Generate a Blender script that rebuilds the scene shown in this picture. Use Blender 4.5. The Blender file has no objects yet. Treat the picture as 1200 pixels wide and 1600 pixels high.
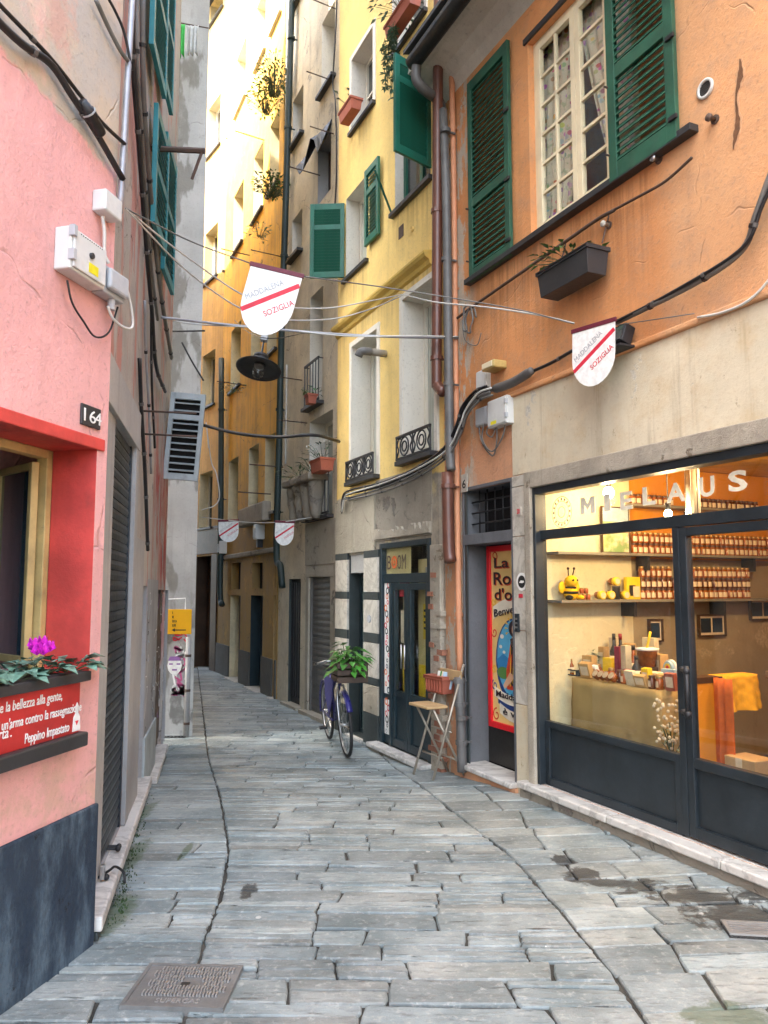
import bpy, math, random
from mathutils import Vector, Matrix
R = math.radians
random.seed(7)
SC = bpy.context.scene
COL = SC.collection

# ------------------------------------------------------------------ camera, light, exposure
CAM_H, PITCH, FOC = 1.65, R(5.6), 1202.0
cam_d = bpy.data.cameras.new('camera')
cam = bpy.data.objects.new('camera', cam_d); COL.objects.link(cam)
cam.location = (0, 0, CAM_H); cam.rotation_euler = (R(90) + PITCH, 0, 0)
cam_d.sensor_fit = 'VERTICAL'; cam_d.sensor_height = 36; cam_d.lens = 36 * FOC / 1600
cam_d.clip_start = .05; cam_d.clip_end = 800
SC.camera = cam
SUN_EL, SUN_DIR = R(52), Vector((-.80, -.60, 0)).normalized()     # towards the sun, seen from the alley
w = bpy.data.worlds.new('World'); SC.world = w; w.use_nodes = True
nt = w.node_tree; nt.nodes.clear()
sky = nt.nodes.new('ShaderNodeTexSky'); sky.sky_type = 'NISHITA'; sky.sun_disc = False
sky.sun_elevation = SUN_EL; sky.sun_rotation = math.atan2(SUN_DIR.x, SUN_DIR.y)
sky.air_density = .85; sky.dust_density = 5.0; sky.ozone_density = .75
bgn = nt.nodes.new('ShaderNodeBackground'); bgn.inputs['Strength'].default_value = .15
wo = nt.nodes.new('ShaderNodeOutputWorld')
tn = nt.nodes.new('ShaderNodeMix'); tn.data_type = 'RGBA'; tn.blend_type = 'MULTIPLY'; tn.inputs[0].default_value = 1; tn.inputs[7].default_value = (.98, 1.0, .94, 1)   # slight tint on the sky light, against its lilac cast
nt.links.new(sky.outputs[0], tn.inputs[6]); nt.links.new(tn.outputs[2], bgn.inputs[0]); nt.links.new(bgn.outputs[0], wo.inputs[0])
sun_d = bpy.data.lights.new('sun', 'SUN'); sun_d.energy = 3.0; sun_d.angle = R(.5); sun_d.color = (1, .93, .80)
sun = bpy.data.objects.new('sun', sun_d); COL.objects.link(sun)
sun.location = (-10, -10, 30)
to_sun = Vector((SUN_DIR.x * math.cos(SUN_EL), SUN_DIR.y * math.cos(SUN_EL), math.sin(SUN_EL)))
sun.rotation_euler = to_sun.to_track_quat('Z', 'Y').to_euler()
SC.view_settings.view_transform = 'Standard'; SC.view_settings.look = 'None'
SC.view_settings.gamma = 1; SC.view_settings.use_curve_mapping = False
SC.view_settings.exposure = 3.45
SC.render.engine = 'CYCLES'
SC.cycles.max_bounces = 10; SC.cycles.diffuse_bounces = 4; SC.cycles.glossy_bounces = 4
SC.cycles.transparent_max_bounces = 12; SC.cycles.transmission_bounces = 4
SC.cycles.caustics_reflective = False; SC.cycles.caustics_refractive = False
SC.cycles.use_denoising = True
SC.cycles.sample_clamp_indirect = 12

# ------------------------------------------------------------------ sight lines of the survey (photo pixel -> direction)
def sight(px, py):
    a, b = (px - 600) / FOC, (800 - py) / FOC
    return Vector((a, math.cos(PITCH) - b * math.sin(PITCH), math.sin(PITCH) + b * math.cos(PITCH)))
EYE = Vector((0, 0, CAM_H))
def sstep(a, b, x):
    t = min(1, max(0, (x - a) / (b - a))); return t * t * (3 - 2 * t)
def gz(y):                                   # the street dips a little after the first houses
    return -.14 * sstep(5.8, 8.6, y)
def on_ground(px, py):
    d = sight(px, py); z = 0
    for _ in range(6):
        p = EYE + d * ((z - CAM_H) / d.z); z = gz(p.y)
    return p
def at_depth(px, py, y):
    d = sight(px, py); return EYE + d * (y / d.y)

class Wall:
    """a facade plane: local x runs along it, y goes into the building, z is up"""
    def __init__(s, o, ang):
        s.o = Vector((o[0], o[1], 0)); s.ang = ang
        s.u = Vector((math.cos(ang), math.sin(ang), 0)); s.n = Vector((-math.sin(ang), math.cos(ang), 0))
    def at(s, px, py, y=0):
        d = sight(px, py); o = s.o + s.n * y
        t = (o - EYE).dot(s.n) / d.dot(s.n); p = EYE + d * t
        return (p - s.o).dot(s.u), p.z
    def P(s, x, y, z): return s.o + s.u * x + s.n * y + Vector((0, 0, z))
    def rect(s, tl, br, y=0):
        a = s.at(*tl, y); b = s.at(*br, y); return a[0], b[0], b[1], a[1]     # x0,x1,z0,z1
    def loc(s, v): v = Vector(v) - s.o; return Vector((v.dot(s.u), v.dot(s.n), v.z))

# ------------------------------------------------------------------ object helpers
def link(o, parent=None):
    COL.objects.link(o)
    if parent is not None: o.parent = parent
    return o
def tag(o, label=None, cat=None, group=None, kind=None):
    if label: o['label'] = label
    if cat: o['category'] = cat
    if group: o['group'] = group
    if kind: o['kind'] = kind
    return o
def thing(name, label, cat, loc=(0, 0, 0), rz=0, group=None):
    o = bpy.data.objects.new(name, None); o.empty_display_size = .1
    COL.objects.link(o); o.location = loc; o.rotation_euler = (0, 0, rz)
    return tag(o, label, cat, group)
def wthing(W, name, label, cat, x, y, z, group=None):
    return thing(name, label, cat, W.P(x, y, z), W.ang, group)
def copy_tree(o, parent=None):
    c = o.copy(); COL.objects.link(c)
    if parent is not None: c.parent = parent
    for ch in o.children: copy_tree(ch, c)
    return c

def catmull(pts, n=6):
    pts = [Vector(p) for p in pts]
    if len(pts) < 3: return pts
    P = [pts[0] * 2 - pts[1]] + pts + [pts[-1] * 2 - pts[-2]]
    out = []
    for i in range(1, len(P) - 2):
        for k in range(n):
            t = k / n; a, b, c, d = P[i - 1], P[i], P[i + 1], P[i + 2]
            out.append(.5 * ((2 * b) + (c - a) * t + (2 * a - 5 * b + 4 * c - d) * t * t + (3 * b - a - 3 * c + d) * t ** 3))
    out.append(pts[-1]); return out

class MB:
    def __init__(s): s.v = []; s.f = []; s.cols = []
    def add(s, vs, fs):
        k = len(s.v); s.v += [tuple(x) for x in vs]; s.f += [tuple(i + k for i in q) for q in fs]; return s
    def box(s, x0, x1, y0, y1, z0, z1):
        if x1 < x0: x0, x1 = x1, x0
        if y1 < y0: y0, y1 = y1, y0
        if z1 < z0: z0, z1 = z1, z0
        return s.add([(x0, y0, z0), (x1, y0, z0), (x1, y1, z0), (x0, y1, z0), (x0, y0, z1), (x1, y0, z1), (x1, y1, z1), (x0, y1, z1)],
                     [(0, 3, 2, 1), (4, 5, 6, 7), (0, 1, 5, 4), (1, 2, 6, 5), (2, 3, 7, 6), (3, 0, 4, 7)])
    def quad(s, *p): return s.add(p, [tuple(range(len(p)))])
    def ring(s, x0, x1, z0, z1, t, y0, y1, b=None, sx=None):
        b = t if b is None else b; sx = t if sx is None else sx
        s.box(x0, x0 + sx, y0, y1, z0, z1); s.box(x1 - sx, x1, y0, y1, z0, z1)
        s.box(x0 + sx, x1 - sx, y0, y1, z1 - t, z1)
        if b > 0: s.box(x0 + sx, x1 - sx, y0, y1, z0, z0 + b)
        return s
    def prism(s, pl, y0, y1):                # polygon in xz (counter-clockwise seen from -y)
        n = len(pl)
        a = [(x, y0, z) for x, z in pl] + [(x, y1, z) for x, z in pl]
        return s.add(a, [tuple(range(n)), tuple(range(2 * n - 1, n - 1, -1))] + [(i, i + n, (i + 1) % n + n, (i + 1) % n) for i in range(n)])
    def slab(s, pl, z0, z1):                 # polygon in xy, extruded up
        n = len(pl)
        a = [(x, y, z0) for x, y in pl] + [(x, y, z1) for x, y in pl]
        return s.add(a, [tuple(range(n - 1, -1, -1)), tuple(range(n, 2 * n))] + [(i, (i + 1) % n, (i + 1) % n + n, i + n) for i in range(n)])
    def tube(s, pts, r, n=6, cap=True):
        pts = [Vector(p) for p in pts]; k0 = len(s.v); m = len(pts); prev = None
        for i, p in enumerate(pts):
            t = (pts[min(i + 1, m - 1)] - pts[max(i - 1, 0)])
            t = t.normalized() if t.length > 1e-9 else Vector((0, 0, 1))
            if prev is None:
                a = Vector((0, 0, 1)) if abs(t.z) < .9 else Vector((1, 0, 0)); prev = t.cross(a).normalized()
            prev = (prev - t * prev.dot(t)); prev = prev.normalized() if prev.length > 1e-6 else t.orthogonal().normalized()
            q = t.cross(prev); rr = r[i] if isinstance(r, (list, tuple)) else r
            for j in range(n):
                a = 2 * math.pi * j / n; s.v.append(tuple(p + prev * (rr * math.cos(a)) + q * (rr * math.sin(a))))
        for i in range(m - 1):
            for j in range(n):
                j2 = (j + 1) % n
                s.f.append((k0 + i * n + j, k0 + i * n + j2, k0 + (i + 1) * n + j2, k0 + (i + 1) * n + j))
        if cap:
            s.f.append(tuple(k0 + j for j in range(n - 1, -1, -1))); s.f.append(tuple(k0 + (m - 1) * n + j for j in range(n)))
        return s
    def lathe(s, prof, n=16, c=(0, 0, 0), axis='z'):
        k0 = len(s.v)
        for r, z in prof:
            for j in range(n):
                a = 2 * math.pi * j / n; x, y = r * math.cos(a), r * math.sin(a)
                s.v.append((c[0] + x, c[1] + y, c[2] + z) if axis == 'z' else (c[0] + x, c[1] - z, c[2] + y) if axis == 'y' else (c[0] + z, c[1] + x, c[2] + y))
        for i in range(len(prof) - 1):
            for j in range(n):
                j2 = (j + 1) % n; s.f.append((k0 + i * n + j, k0 + i * n + j2, k0 + (i + 1) * n + j2, k0 + (i + 1) * n + j))
        if tuple(prof[0]) == tuple(prof[-1]): return s
        if prof[0][0] > 1e-4: s.f.append(tuple(k0 + j for j in range(n - 1, -1, -1)))
        if prof[-1][0] > 1e-4: s.f.append(tuple(k0 + (len(prof) - 1) * n + j for j in range(n)))
        return s
    def ball(s, c, rx, ry=None, rz=None, n=10, m=7):
        ry = ry or rx; rz = rz or rx
        k0 = len(s.v)
        for i in range(m + 1):
            t = math.pi * i / m
            for j in range(n):
                a = 2 * math.pi * j / n
                s.v.append((c[0] + rx * math.sin(t) * math.cos(a), c[1] + ry * math.sin(t) * math.sin(a), c[2] + rz * math.cos(t)))
        for i in range(m):
            for j in range(n):
                j2 = (j + 1) % n; s.f.append((k0 + i * n + j, k0 + (i + 1) * n + j, k0 + (i + 1) * n + j2, k0 + i * n + j2))
        return s
    def leaf(s, p, d, up, L, wd, fold=.15):
        p, d = Vector(p), Vector(d).normalized(); sd = d.cross(Vector(up))
        sd = sd.normalized() if sd.length > 1e-5 else Vector((1, 0, 0)); n = sd.cross(d)
        a = [p, p + d * L * .4 + sd * wd * .5 + n * fold * wd, p + d * L - n * L * .12, p + d * L * .4 - sd * wd * .5 + n * fold * wd, p + d * L * .45]
        return s.add(a, [(0, 1, 4), (1, 2, 4), (2, 3, 4), (3, 0, 4)])
    def mesh(s, name, mat, smooth=False):
        me = bpy.data.meshes.new(name); me.from_pydata(s.v, [], s.f); me.update()
        if mat is not None: me.materials.append(mat)
        if smooth: me.polygons.foreach_set('use_smooth', [True] * len(me.polygons))
        if s.cols:
            ca = me.color_attributes.new('tint', 'FLOAT_COLOR', 'POINT')
            ca.data.foreach_set('color', [c for q in s.cols for c in q])
        return me
    def obj(s, name, mat, parent=None, smooth=False, bevel=0, loc=None):
        o = bpy.data.objects.new(name, s.mesh(name, mat, smooth)); link(o, parent)
        if loc is not None: o.location = loc
        if bevel:
            b = o.modifiers.new('edge', 'BEVEL'); b.width = bevel; b.segments = 2; b.limit_method = 'ANGLE'; b.angle_limit = R(40)
        return o
def inst(me, name, parent=None, loc=(0, 0, 0), rot=None, scale=None):
    o = bpy.data.objects.new(name, me); link(o, parent); o.location = loc
    if rot: o.rotation_euler = rot
    if scale: o.scale = scale
    return o

TEXTS = []
def text(body, name, mat, parent, x0, x1, z, y, size=None, h=None, shear=0, ext=.001, rot=None, align='LEFT', bold=0, spacing=1):
    """lettering on a face that looks to -y; fitted between x0 and x1, baseline z, letter height h"""
    c = bpy.data.curves.new(name, 'FONT'); c.body = body; c.extrude = ext; c.shear = shear; c.offset = bold; c.space_character = spacing
    c.resolution_u = 3
    c.size = 1; c.materials.append(mat)
    o = bpy.data.objects.new(name, c); link(o, parent); o.location = (x0, y, z)
    o.rotation_euler = rot or (R(90), 0, 0)
    TEXTS.append((o, abs(x1 - x0), h)); return o
def fit_texts():
    """turn the lettering into plain meshes of the wanted size"""
    bpy.context.view_layer.update(); dg = bpy.context.evaluated_depsgraph_get()
    for o, wd, h in TEXTS:
        me = bpy.data.meshes.new_from_object(o.evaluated_get(dg))
        q = bpy.data.objects.new(o.name, me); COL.objects.link(q); q.parent = o.parent; q.location = o.location; q.rotation_euler = o.rotation_euler
        xs = [v.co.x for v in me.vertices] or [0, 1]; ys = [v.co.y for v in me.vertices] or [0, 1]
        sx_ = wd / max(max(xs) - min(xs), 1e-4); sy_ = (h / max(max(ys) - min(ys), 1e-4)) if h else sx_
        x_ = min(xs)
        for v in me.vertices: v.co.x = (v.co.x - x_) * sx_; v.co.y *= sy_
        n_ = o.name.split('.')[0]; bpy.data.objects.remove(o); q.name = n_

# ------------------------------------------------------------------ materials
class NT:
    def __init__(s, name):
        s.m = bpy.data.materials.new(name); s.m.use_nodes = True; s.t = s.m.node_tree; s.t.nodes.clear()
        s.out = s.t.nodes.new('ShaderNodeOutputMaterial'); s.co = s.n('ShaderNodeTexCoord').outputs['Object']
    def n(s, ty, **k):
        q = s.t.nodes.new(ty)
        for a, b in k.items(): setattr(q, a, b)
        return q
    def put(s, sock, v):
        if isinstance(v, bpy.types.NodeSocket): s.t.links.new(v, sock)
        elif isinstance(v, (tuple, list)) and sock.type == 'RGBA': sock.default_value = tuple(v) + ((1,) if len(v) == 3 else ())
        else: sock.default_value = v
    def map(s, scale=(1, 1, 1), loc=(0, 0, 0), co=None):
        q = s.n('ShaderNodeMapping'); q.inputs['Scale'].default_value = scale; q.inputs['Location'].default_value = loc
        s.put(q.inputs['Vector'], co or s.co); return q.outputs[0]
    def noise(s, scale, detail=4, rough=.55, co=None, dist=0):
        q = s.n('ShaderNodeTexNoise'); q.inputs['Scale'].default_value = scale; q.inputs['Detail'].default_value = detail
        q.inputs['Roughness'].default_value = rough; q.inputs['Distortion'].default_value = dist
        s.put(q.inputs['Vector'], co or s.co); return q.outputs['Fac']
    def vor(s, scale, co=None, feature='F1', out='Distance', rnd=1):
        q = s.n('ShaderNodeTexVoronoi', feature=feature); q.inputs['Scale'].default_value = scale; q.inputs['Randomness'].default_value = rnd
        s.put(q.inputs['Vector'], co or s.co); return q.outputs[out]
    def ss(s, v, a, b):                      # smoothstep
        q = s.n('ShaderNodeMapRange', interpolation_type='SMOOTHSTEP'); s.put(q.inputs[0], v)
        if a < b: q.inputs[1].default_value, q.inputs[2].default_value, q.inputs[3].default_value, q.inputs[4].default_value = a, b, 0, 1
        else: q.inputs[1].default_value, q.inputs[2].default_value, q.inputs[3].default_value, q.inputs[4].default_value = b, a, 1, 0
        return q.outputs[0]
    def math(s, op, a, b=0, c=0):
        q = s.n('ShaderNodeMath', operation=op); s.put(q.inputs[0], a); s.put(q.inputs[1], b); s.put(q.inputs[2], c); return q.outputs[0]
    def mix(s, f, a, b, mode='MIX'):
        q = s.n('ShaderNodeMix', data_type='RGBA', blend_type=mode)
        s.put(q.inputs[0], f); s.put(q.inputs[6], a); s.put(q.inputs[7], b); return q.outputs[2]
    def sep(s, co=None):
        q = s.n('ShaderNodeSeparateXYZ'); s.put(q.inputs[0], co or s.co); return q.outputs
    def bump(s, h, strength=.3, dist=.01, nrm=None):
        q = s.n('ShaderNodeBump'); q.inputs['Strength'].default_value = strength; q.inputs['Distance'].default_value = dist
        s.put(q.inputs['Height'], h)
        if nrm is not None: s.put(q.inputs['Normal'], nrm)
        return q.outputs[0]
    def bsdf(s, col, rough=.8, nrm=None, metal=0, spec=.5, **k):
        q = s.n('ShaderNodeBsdfPrincipled'); s.put(q.inputs['Base Color'], col); s.put(q.inputs['Roughness'], rough)
        q.inputs['Metallic'].default_value = metal; q.inputs['Specular IOR Level'].default_value = spec
        if nrm is not None: s.put(q.inputs['Normal'], nrm)
        for a, b in k.items(): s.put(q.inputs[a.replace('_', ' ')], b)
        s.t.links.new(q.outputs[0], s.out.inputs[0]); return s.m

def mul(c, k): return tuple(min(1, x * k) for x in c)
def plaster(name, c, dirt=(.13, .11, .09), under=None, under_amt=.0, streak=.35, var=.22, scale=1.0, bump=.35, zones=None, seed=0.0, crack=0, blotch=.25):
    """painted render: cloudy tone, rain streaks, dirt and paint that has come off down to 'under'"""
    t = NT(name); co = t.map((scale,) * 3, (seed, seed * 1.7, seed * .6))
    big = t.noise(.9, 6, .6, co); mid = t.noise(4.5, 6, .65, co); fine = t.noise(38, 5, .7, co)
    base = t.mix(t.ss(big, .3, .7), mul(c, 1 - var), mul(c, 1 + var * .5))
    if zones:
        for fn in zones: base = fn(t, base, mid)
    base = t.mix(t.math('MULTIPLY', t.ss(mid, .45, .75), blotch), base, mul(dirt, 2.2), 'MIX')
    st = t.noise(1.0, 6, .7, t.map((5.5 * scale, 5.5 * scale, .28 * scale), (seed * 2, 0, seed)))
    base = t.mix(t.math('MULTIPLY', t.ss(st, .52, .78), streak), base, dirt)
    base = t.mix(t.math('MULTIPLY', t.ss(fine, .52, .75), .38), base, mul(dirt, 1.5))
    sp = t.noise(13, 8, .78, t.map((scale, scale, scale * .6), (seed, 4, 2))); base = t.mix(t.math('MULTIPLY', t.ss(sp, .60, .70), min(.8, streak * 1.6)), base, mul(dirt, 1.1))
    pale = t.noise(2.6, 8, .7, t.map((scale, scale, scale * .8), (7, seed, 1))); base = t.mix(t.math('MULTIPLY', t.ss(pale, .54, .68), .30), base, mul(c, 1.28))
    h = t.math('ADD', t.math('ADD', t.math('MULTIPLY', mid, .6), t.math('MULTIPLY', fine, .35)), t.math('MULTIPLY', sp, -.35))
    if under_amt > 0:
        pn = t.noise(1.7, 9, .68, t.map((scale,) * 3, (seed + 9, 3, seed)), .4)
        a = .74 - .28 * under_amt
        pm = t.ss(pn, a, a + .03)
        uc = t.mix(t.ss(fine, .35, .7), mul(under, .75), mul(under, 1.2))
        base = t.mix(pm, base, uc); h = t.math('SUBTRACT', h, t.math('MULTIPLY', pm, .5))
    if crack:
        ds = t.n('ShaderNodeVectorMath', operation='ADD')
        t.put(ds.inputs[0], co)
        nz = t.n('ShaderNodeTexNoise'); nz.inputs['Scale'].default_value = 3; t.put(nz.inputs['Vector'], co)
        sc2 = t.n('ShaderNodeVectorMath', operation='SCALE'); t.put(sc2.inputs[0], nz.outputs['Color']); sc2.inputs['Scale'].default_value = .35
        t.put(ds.inputs[1], sc2.outputs[0])
        cr = t.vor(.9, ds.outputs[0], 'DISTANCE_TO_EDGE')
        cm = t.math('MULTIPLY', t.ss(cr, .008, .0), t.ss(mid, .45, .6))
        base = t.mix(t.math('MULTIPLY', cm, crack), base, (.05, .04, .035)); h = t.math('SUBTRACT', h, t.math('MULTIPLY', cm, .4))
    return t.bsdf(base, t.math('ADD', .72, t.math('MULTIPLY', mid, .2)), t.bump(h, bump, .03), spec=.3)
def paint(name, c, rough=.5, var=.15, dirt=.25, dcol=(.05, .045, .04), scale=1, bump=.12, metal=0, chip=0, chipcol=(.3, .27, .22), spec=.5):
    t = NT(name); a = t.noise(3 * scale, 5, .6); b = t.noise(30 * scale, 4, .7)
    col = t.mix(t.ss(a, .3, .7), mul(c, 1 - var), mul(c, 1 + var))
    col = t.mix(t.math('MULTIPLY', t.ss(t.noise(7 * scale, 6, .7), .5, .8), dirt), col, dcol)
    if chip: col = t.mix(t.ss(t.noise(14 * scale, 6, .75), .78 - .25 * chip, .80 - .25 * chip), col, chipcol)
    return t.bsdf(col, t.math('ADD', rough, t.math('MULTIPLY', t.math('SUBTRACT', b, .5), .3)), t.bump(b, bump, .01), metal, spec)
def flat(name, c, rough=.6, metal=0, spec=.5): 
    t = NT(name); b = t.noise(25, 3)
    return t.bsdf(t.mix(t.ss(b, .3, .7), mul(c, .9), mul(c, 1.08)), rough, None, metal, spec)
def marble(name, c=(.56, .55, .52), vein=(.30, .29, .27), rough=.45, dirt=.3):
    t = NT(name); a = t.noise(2.2, 8, .65, None, 1.2); b = t.noise(9, 6, .7)
    col = t.mix(t.ss(t.math('ABSOLUTE', t.math('SUBTRACT', a, .5)), .05, .0), c, vein)
    col = t.mix(t.math('MULTIPLY', t.ss(b, .45, .75), dirt), col, (.16, .13, .10))
    return t.bsdf(col, rough, t.bump(b, .1, .01), spec=.4)
def glassmat(name, tint=(1, 1, 1), refl=1.0, rough=.01):
    t = NT(name); tr = t.n('ShaderNodeBsdfTransparent'); t.put(tr.inputs[0], tint)
    gl = t.n('ShaderNodeBsdfGlossy'); t.put(gl.inputs['Roughness'], rough); t.put(gl.inputs['Color'], (.95, .97, 1))
    fr = t.n('ShaderNodeFresnel'); 
    bk = t.n('ShaderNodeNewGeometry').outputs['Backfacing']; t.put(fr.inputs['IOR'], t.math('SUBTRACT', 1.5, t.math('MULTIPLY', bk, 1.5 - 1 / 1.5)))
    mx = t.n('ShaderNodeMixShader'); t.put(mx.inputs[0], t.math('MULTIPLY', fr.outputs[0], refl))
    t.t.links.new(tr.outputs[0], mx.inputs[1]); t.t.links.new(gl.outputs[0], mx.inputs[2]); t.t.links.new(mx.outputs[0], t.out.inputs[0])
    return t.m
def emit(name, c, k):
    t = NT(name); e = t.n('ShaderNodeEmission'); t.put(e.inputs[0], c); e.inputs[1].default_value = k
    t.t.links.new(e.outputs[0], t.out.inputs[0]); return t.m
# ------------------------------------------------------------------ the facade planes
WR = Wall((1.156, 6.397), R(-65.13))                       # honey shop and orange house
WY = Wall(WR.P(0, -.07, 0), WR.ang)                        # yellow house
WB = Wall(WR.P(0, .0, 0), WR.ang)                          # grey-beige house
WF = Wall((-1.40, 11.86), R(-65.7))                        # amber house farther up the alley
WP = Wall((-1.364, 3.743), math.atan2(.566, .134))         # pink house
WL = Wall((-1.351 - .069, 3.79 - .014), R(101.7))                        # peeling house with the roller shutter
WG = Wall((-2.32, 9.53), 0)                                # grey house that juts into the alley
XE = WF.at(343, 800)[0]
WE = Wall(WF.P(XE, 0, 0), R(-56))                          # last house, where the alley bends away

# ------------------------------------------------------------------ shared materials
def lin(t, a, b, c, mid, k=.12):             # a*x + b*z + c, with a wavering edge
    s = t.sep(); v = t.math('ADD', t.math('ADD', t.math('MULTIPLY', s[0], a), t.math('MULTIPLY', s[2], b)), c)
    return t.math('ADD', v, t.math('MULTIPLY', t.math('SUBTRACT', mid, .5), k))
p0 = WP.at(0, 70); p1 = WP.at(192, 292); pk = (p1[1] - p0[1]) / (p1[0] - p0[0])
zb0 = WP.at(0, 1322)[1]; zb1 = WP.at(145, 1255)[1]; zpl = (zb0 + zb1) / 2
def z_pink(t, base, mid):
    bare = t.mix(t.ss(t.noise(1.3, 7, .65), .42, .6), (.56, .45, .33), (.46, .42, .37))
    bare = t.mix(t.ss(t.noise(2.2, 7, .6, t.map((1, 1, 1), (5, 1, 2))), .52, .62), bare, (.56, .36, .29))
    m = t.ss(lin(t, -pk, 1, -(p0[1] - pk * p0[0]), mid, .35), -.01, .03)
    base = t.mix(m, base, bare)
    low = t.math('MULTIPLY', t.ss(lin(t, 0, -1, 1.02, mid, .5), 0, .25), t.ss(t.noise(5, 7, .7), .42, .62))
    return t.mix(t.math('MULTIPLY', low, .75), base, (.55, .36, .27))
def z_plinth(t, base, mid):
    s = t.noise(2.6, 8, .72, t.map((1.6, 1, .55), (2, 0, 1)))
    base = t.mix(t.ss(s, .46, .68), base, (.10, .145, .185))
    return t.mix(t.ss(t.noise(5, 9, .75, t.map((1, 1, 1), (4, 1, 2))), .60, .64), base, (.014, .017, .02))
def z_peel(t, base, mid):
    a = t.noise(1.1, 8, .65, t.map((2.2, 2, .5), (3, 0, 1)))
    base = t.mix(t.ss(a, .50, .58), base, (.50, .25, .21))
    s = t.sep()
    red = t.math('MULTIPLY', t.ss(t.noise(1.6, 8, .7, t.map((2.5, 2, .7), (7, 0, 4))), .47, .56), t.math('MULTIPLY', t.ss(s[0], 2.9, 3.3), t.math('MULTIPLY', t.ss(s[2], 1.5, 1.8), t.ss(s[2], 3.3, 2.7))))
    base = t.mix(red, base, (.42, .06, .045))
    return t.mix(t.math('MULTIPLY', t.ss(t.noise(2.4, 7, .7, t.map((3, 2, .35), (1, 0, 8))), .55, .7), .6), base, (.30, .27, .25))
def z_grey(t, base, mid):
    a = t.noise(1.5, 5, .5, t.map((1.5, 1, .55), (2.3, 0, 3.1)))
    base = t.mix(t.math('MULTIPLY', t.ss(a, .53, .57), .75), base, (.17, .165, .14))
    low = t.math('MULTIPLY', t.ss(t.noise(2.1, 5, .5, t.map((1, 1, .7), (4.4, 0, 1.2))), .50, .54), t.ss(t.sep()[2], 1.9, 1.0))
    return t.mix(t.math('MULTIPLY', low, .8), base, (.12, .12, .11))
def runs(t, base, rows, col, k):
    '''water run-off below sills: rows of x0, x1, sill height, length'''
    s = t.sep(); st = t.noise(1.0, 5, .7, t.map((11, 1, .35), (3, 0, 2)))
    for x0, x1, z, L in rows:
        m = t.math('MULTIPLY', t.ss(s[2], z - L, z - .05), t.ss(s[2], z + .02, z - .03))
        m = t.math('MULTIPLY', m, t.math('MULTIPLY', t.ss(s[0], x0 - .05, x0 + .08), t.ss(s[0], x1 + .05, x1 - .08)))
        base = t.mix(t.math('MULTIPLY', t.math('MULTIPLY', m, t.ss(st, .42, .62)), k), base, col)
    return base
ORUN = (WR.at(735, 445)[0], WR.at(955, 300)[0] + .4, WR.at(735, 450)[1], 1.1)
YRUN = []
for (a0, a1) in (((541, 220), (580, 153)), ((541, 440), (574, 390)), ((614, 337), (674, 275)), ((545, 757), (588, 740)), ((622, 727), (688, 702)), ((529, 519), (676, 402))):
    q0, q1 = WY.at(*a0), WY.at(*a1); YRUN.append((q0[0], q1[0], q0[1], .7))
def z_orange(t, base, mid):
    a = t.noise(1.0, 6, .6, t.map((1, 1, .8), (2, 0, 6)))
    base = t.mix(t.math('MULTIPLY', t.ss(a, .50, .66), .5), base, (.74, .38, .17))
    s = t.sep()
    low = t.ss(lin(t, 0, -1, 3.35, mid, .8), 0, .5)
    base = t.mix(t.math('MULTIPLY', low, .75), base, (.62, .33, .20))
    base = runs(t, base, [ORUN], (.34, .14, .05), .7)
    far = t.ss(lin(t, 1, 0, -1.55, mid, .2), 0, .25)
    base = t.mix(t.math('MULTIPLY', far, .55), base, (.66, .40, .22))  # paler towards the near end: shading of the wall's bend painted in
    edge = t.math('MULTIPLY', t.ss(s[0], -.62, -.9), t.ss(t.noise(2.6, 8, .7, t.map((2.4, 1, .8), (1, 0, 2))), .50, .53))
    return t.mix(edge, base, (.52, .47, .38))
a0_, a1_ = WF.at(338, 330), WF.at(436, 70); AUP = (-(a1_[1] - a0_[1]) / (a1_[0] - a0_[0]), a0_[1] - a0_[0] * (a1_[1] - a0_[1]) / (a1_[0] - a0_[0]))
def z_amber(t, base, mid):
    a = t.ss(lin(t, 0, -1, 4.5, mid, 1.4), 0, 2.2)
    base = t.mix(t.math('MULTIPLY', a, .7), base, (.27, .185, .085))  # darker towards the street: deep alley shade painted into the colour
    up = t.ss(lin(t, AUP[0], 1, -AUP[1], mid, .8), -.5, 1.6); base = t.mix(t.math('MULTIPLY', up, .45), base, (.86, .70, .30))  # paler above the sun edge: sunlit glow painted into the colour
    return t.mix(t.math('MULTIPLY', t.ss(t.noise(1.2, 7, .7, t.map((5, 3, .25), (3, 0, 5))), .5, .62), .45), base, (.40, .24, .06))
zst = WY.at(560, 772)[1]
def z_yellow(t, base, mid):
    base = runs(t, base, YRUN, (.46, .30, .10), .6)
    m = t.ss(lin(t, 0, -1, zst, mid, .12), -.01, .02)
    return t.mix(m, base, t.mix(t.ss(t.noise(3, 6, .7), .4, .6), (.40, .35, .27), (.26, .235, .2)))
M = {}
M['pink'] = plaster('pink_render', (.77, .40, .38), under=(.55, .42, .33), under_amt=.06, streak=.14, var=.14, bump=.6, zones=[z_pink], crack=.2, blotch=.14)
M['navy'] = plaster('navy_plinth_render', (.028, .045, .07), dirt=(.02, .02, .02), streak=.2, bump=.7, zones=[z_plinth], seed=3, blotch=.05)
M['red'] = paint('red_reveal_paint', (.58, .06, .05), .6, .25, .35, bump=.2, chip=.12, chipcol=(.45, .2, .15))
M['peel'] = plaster('peeling_render', (.46, .42, .37), under=(.30, .28, .26), under_amt=.4, streak=.5, bump=.5, zones=[z_peel], seed=1.3, crack=.8)
M['grey'] = plaster('grey_render', (.43, .435, .42), streak=.3, bump=.35, zones=[z_grey], seed=5, crack=.3, blotch=.12)
M['amber'] = plaster('amber_render', (.76, .42, .055), under=(.50, .32, .10), under_amt=.25, streak=.5, bump=.3, zones=[z_amber], seed=2, crack=.7)
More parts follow.
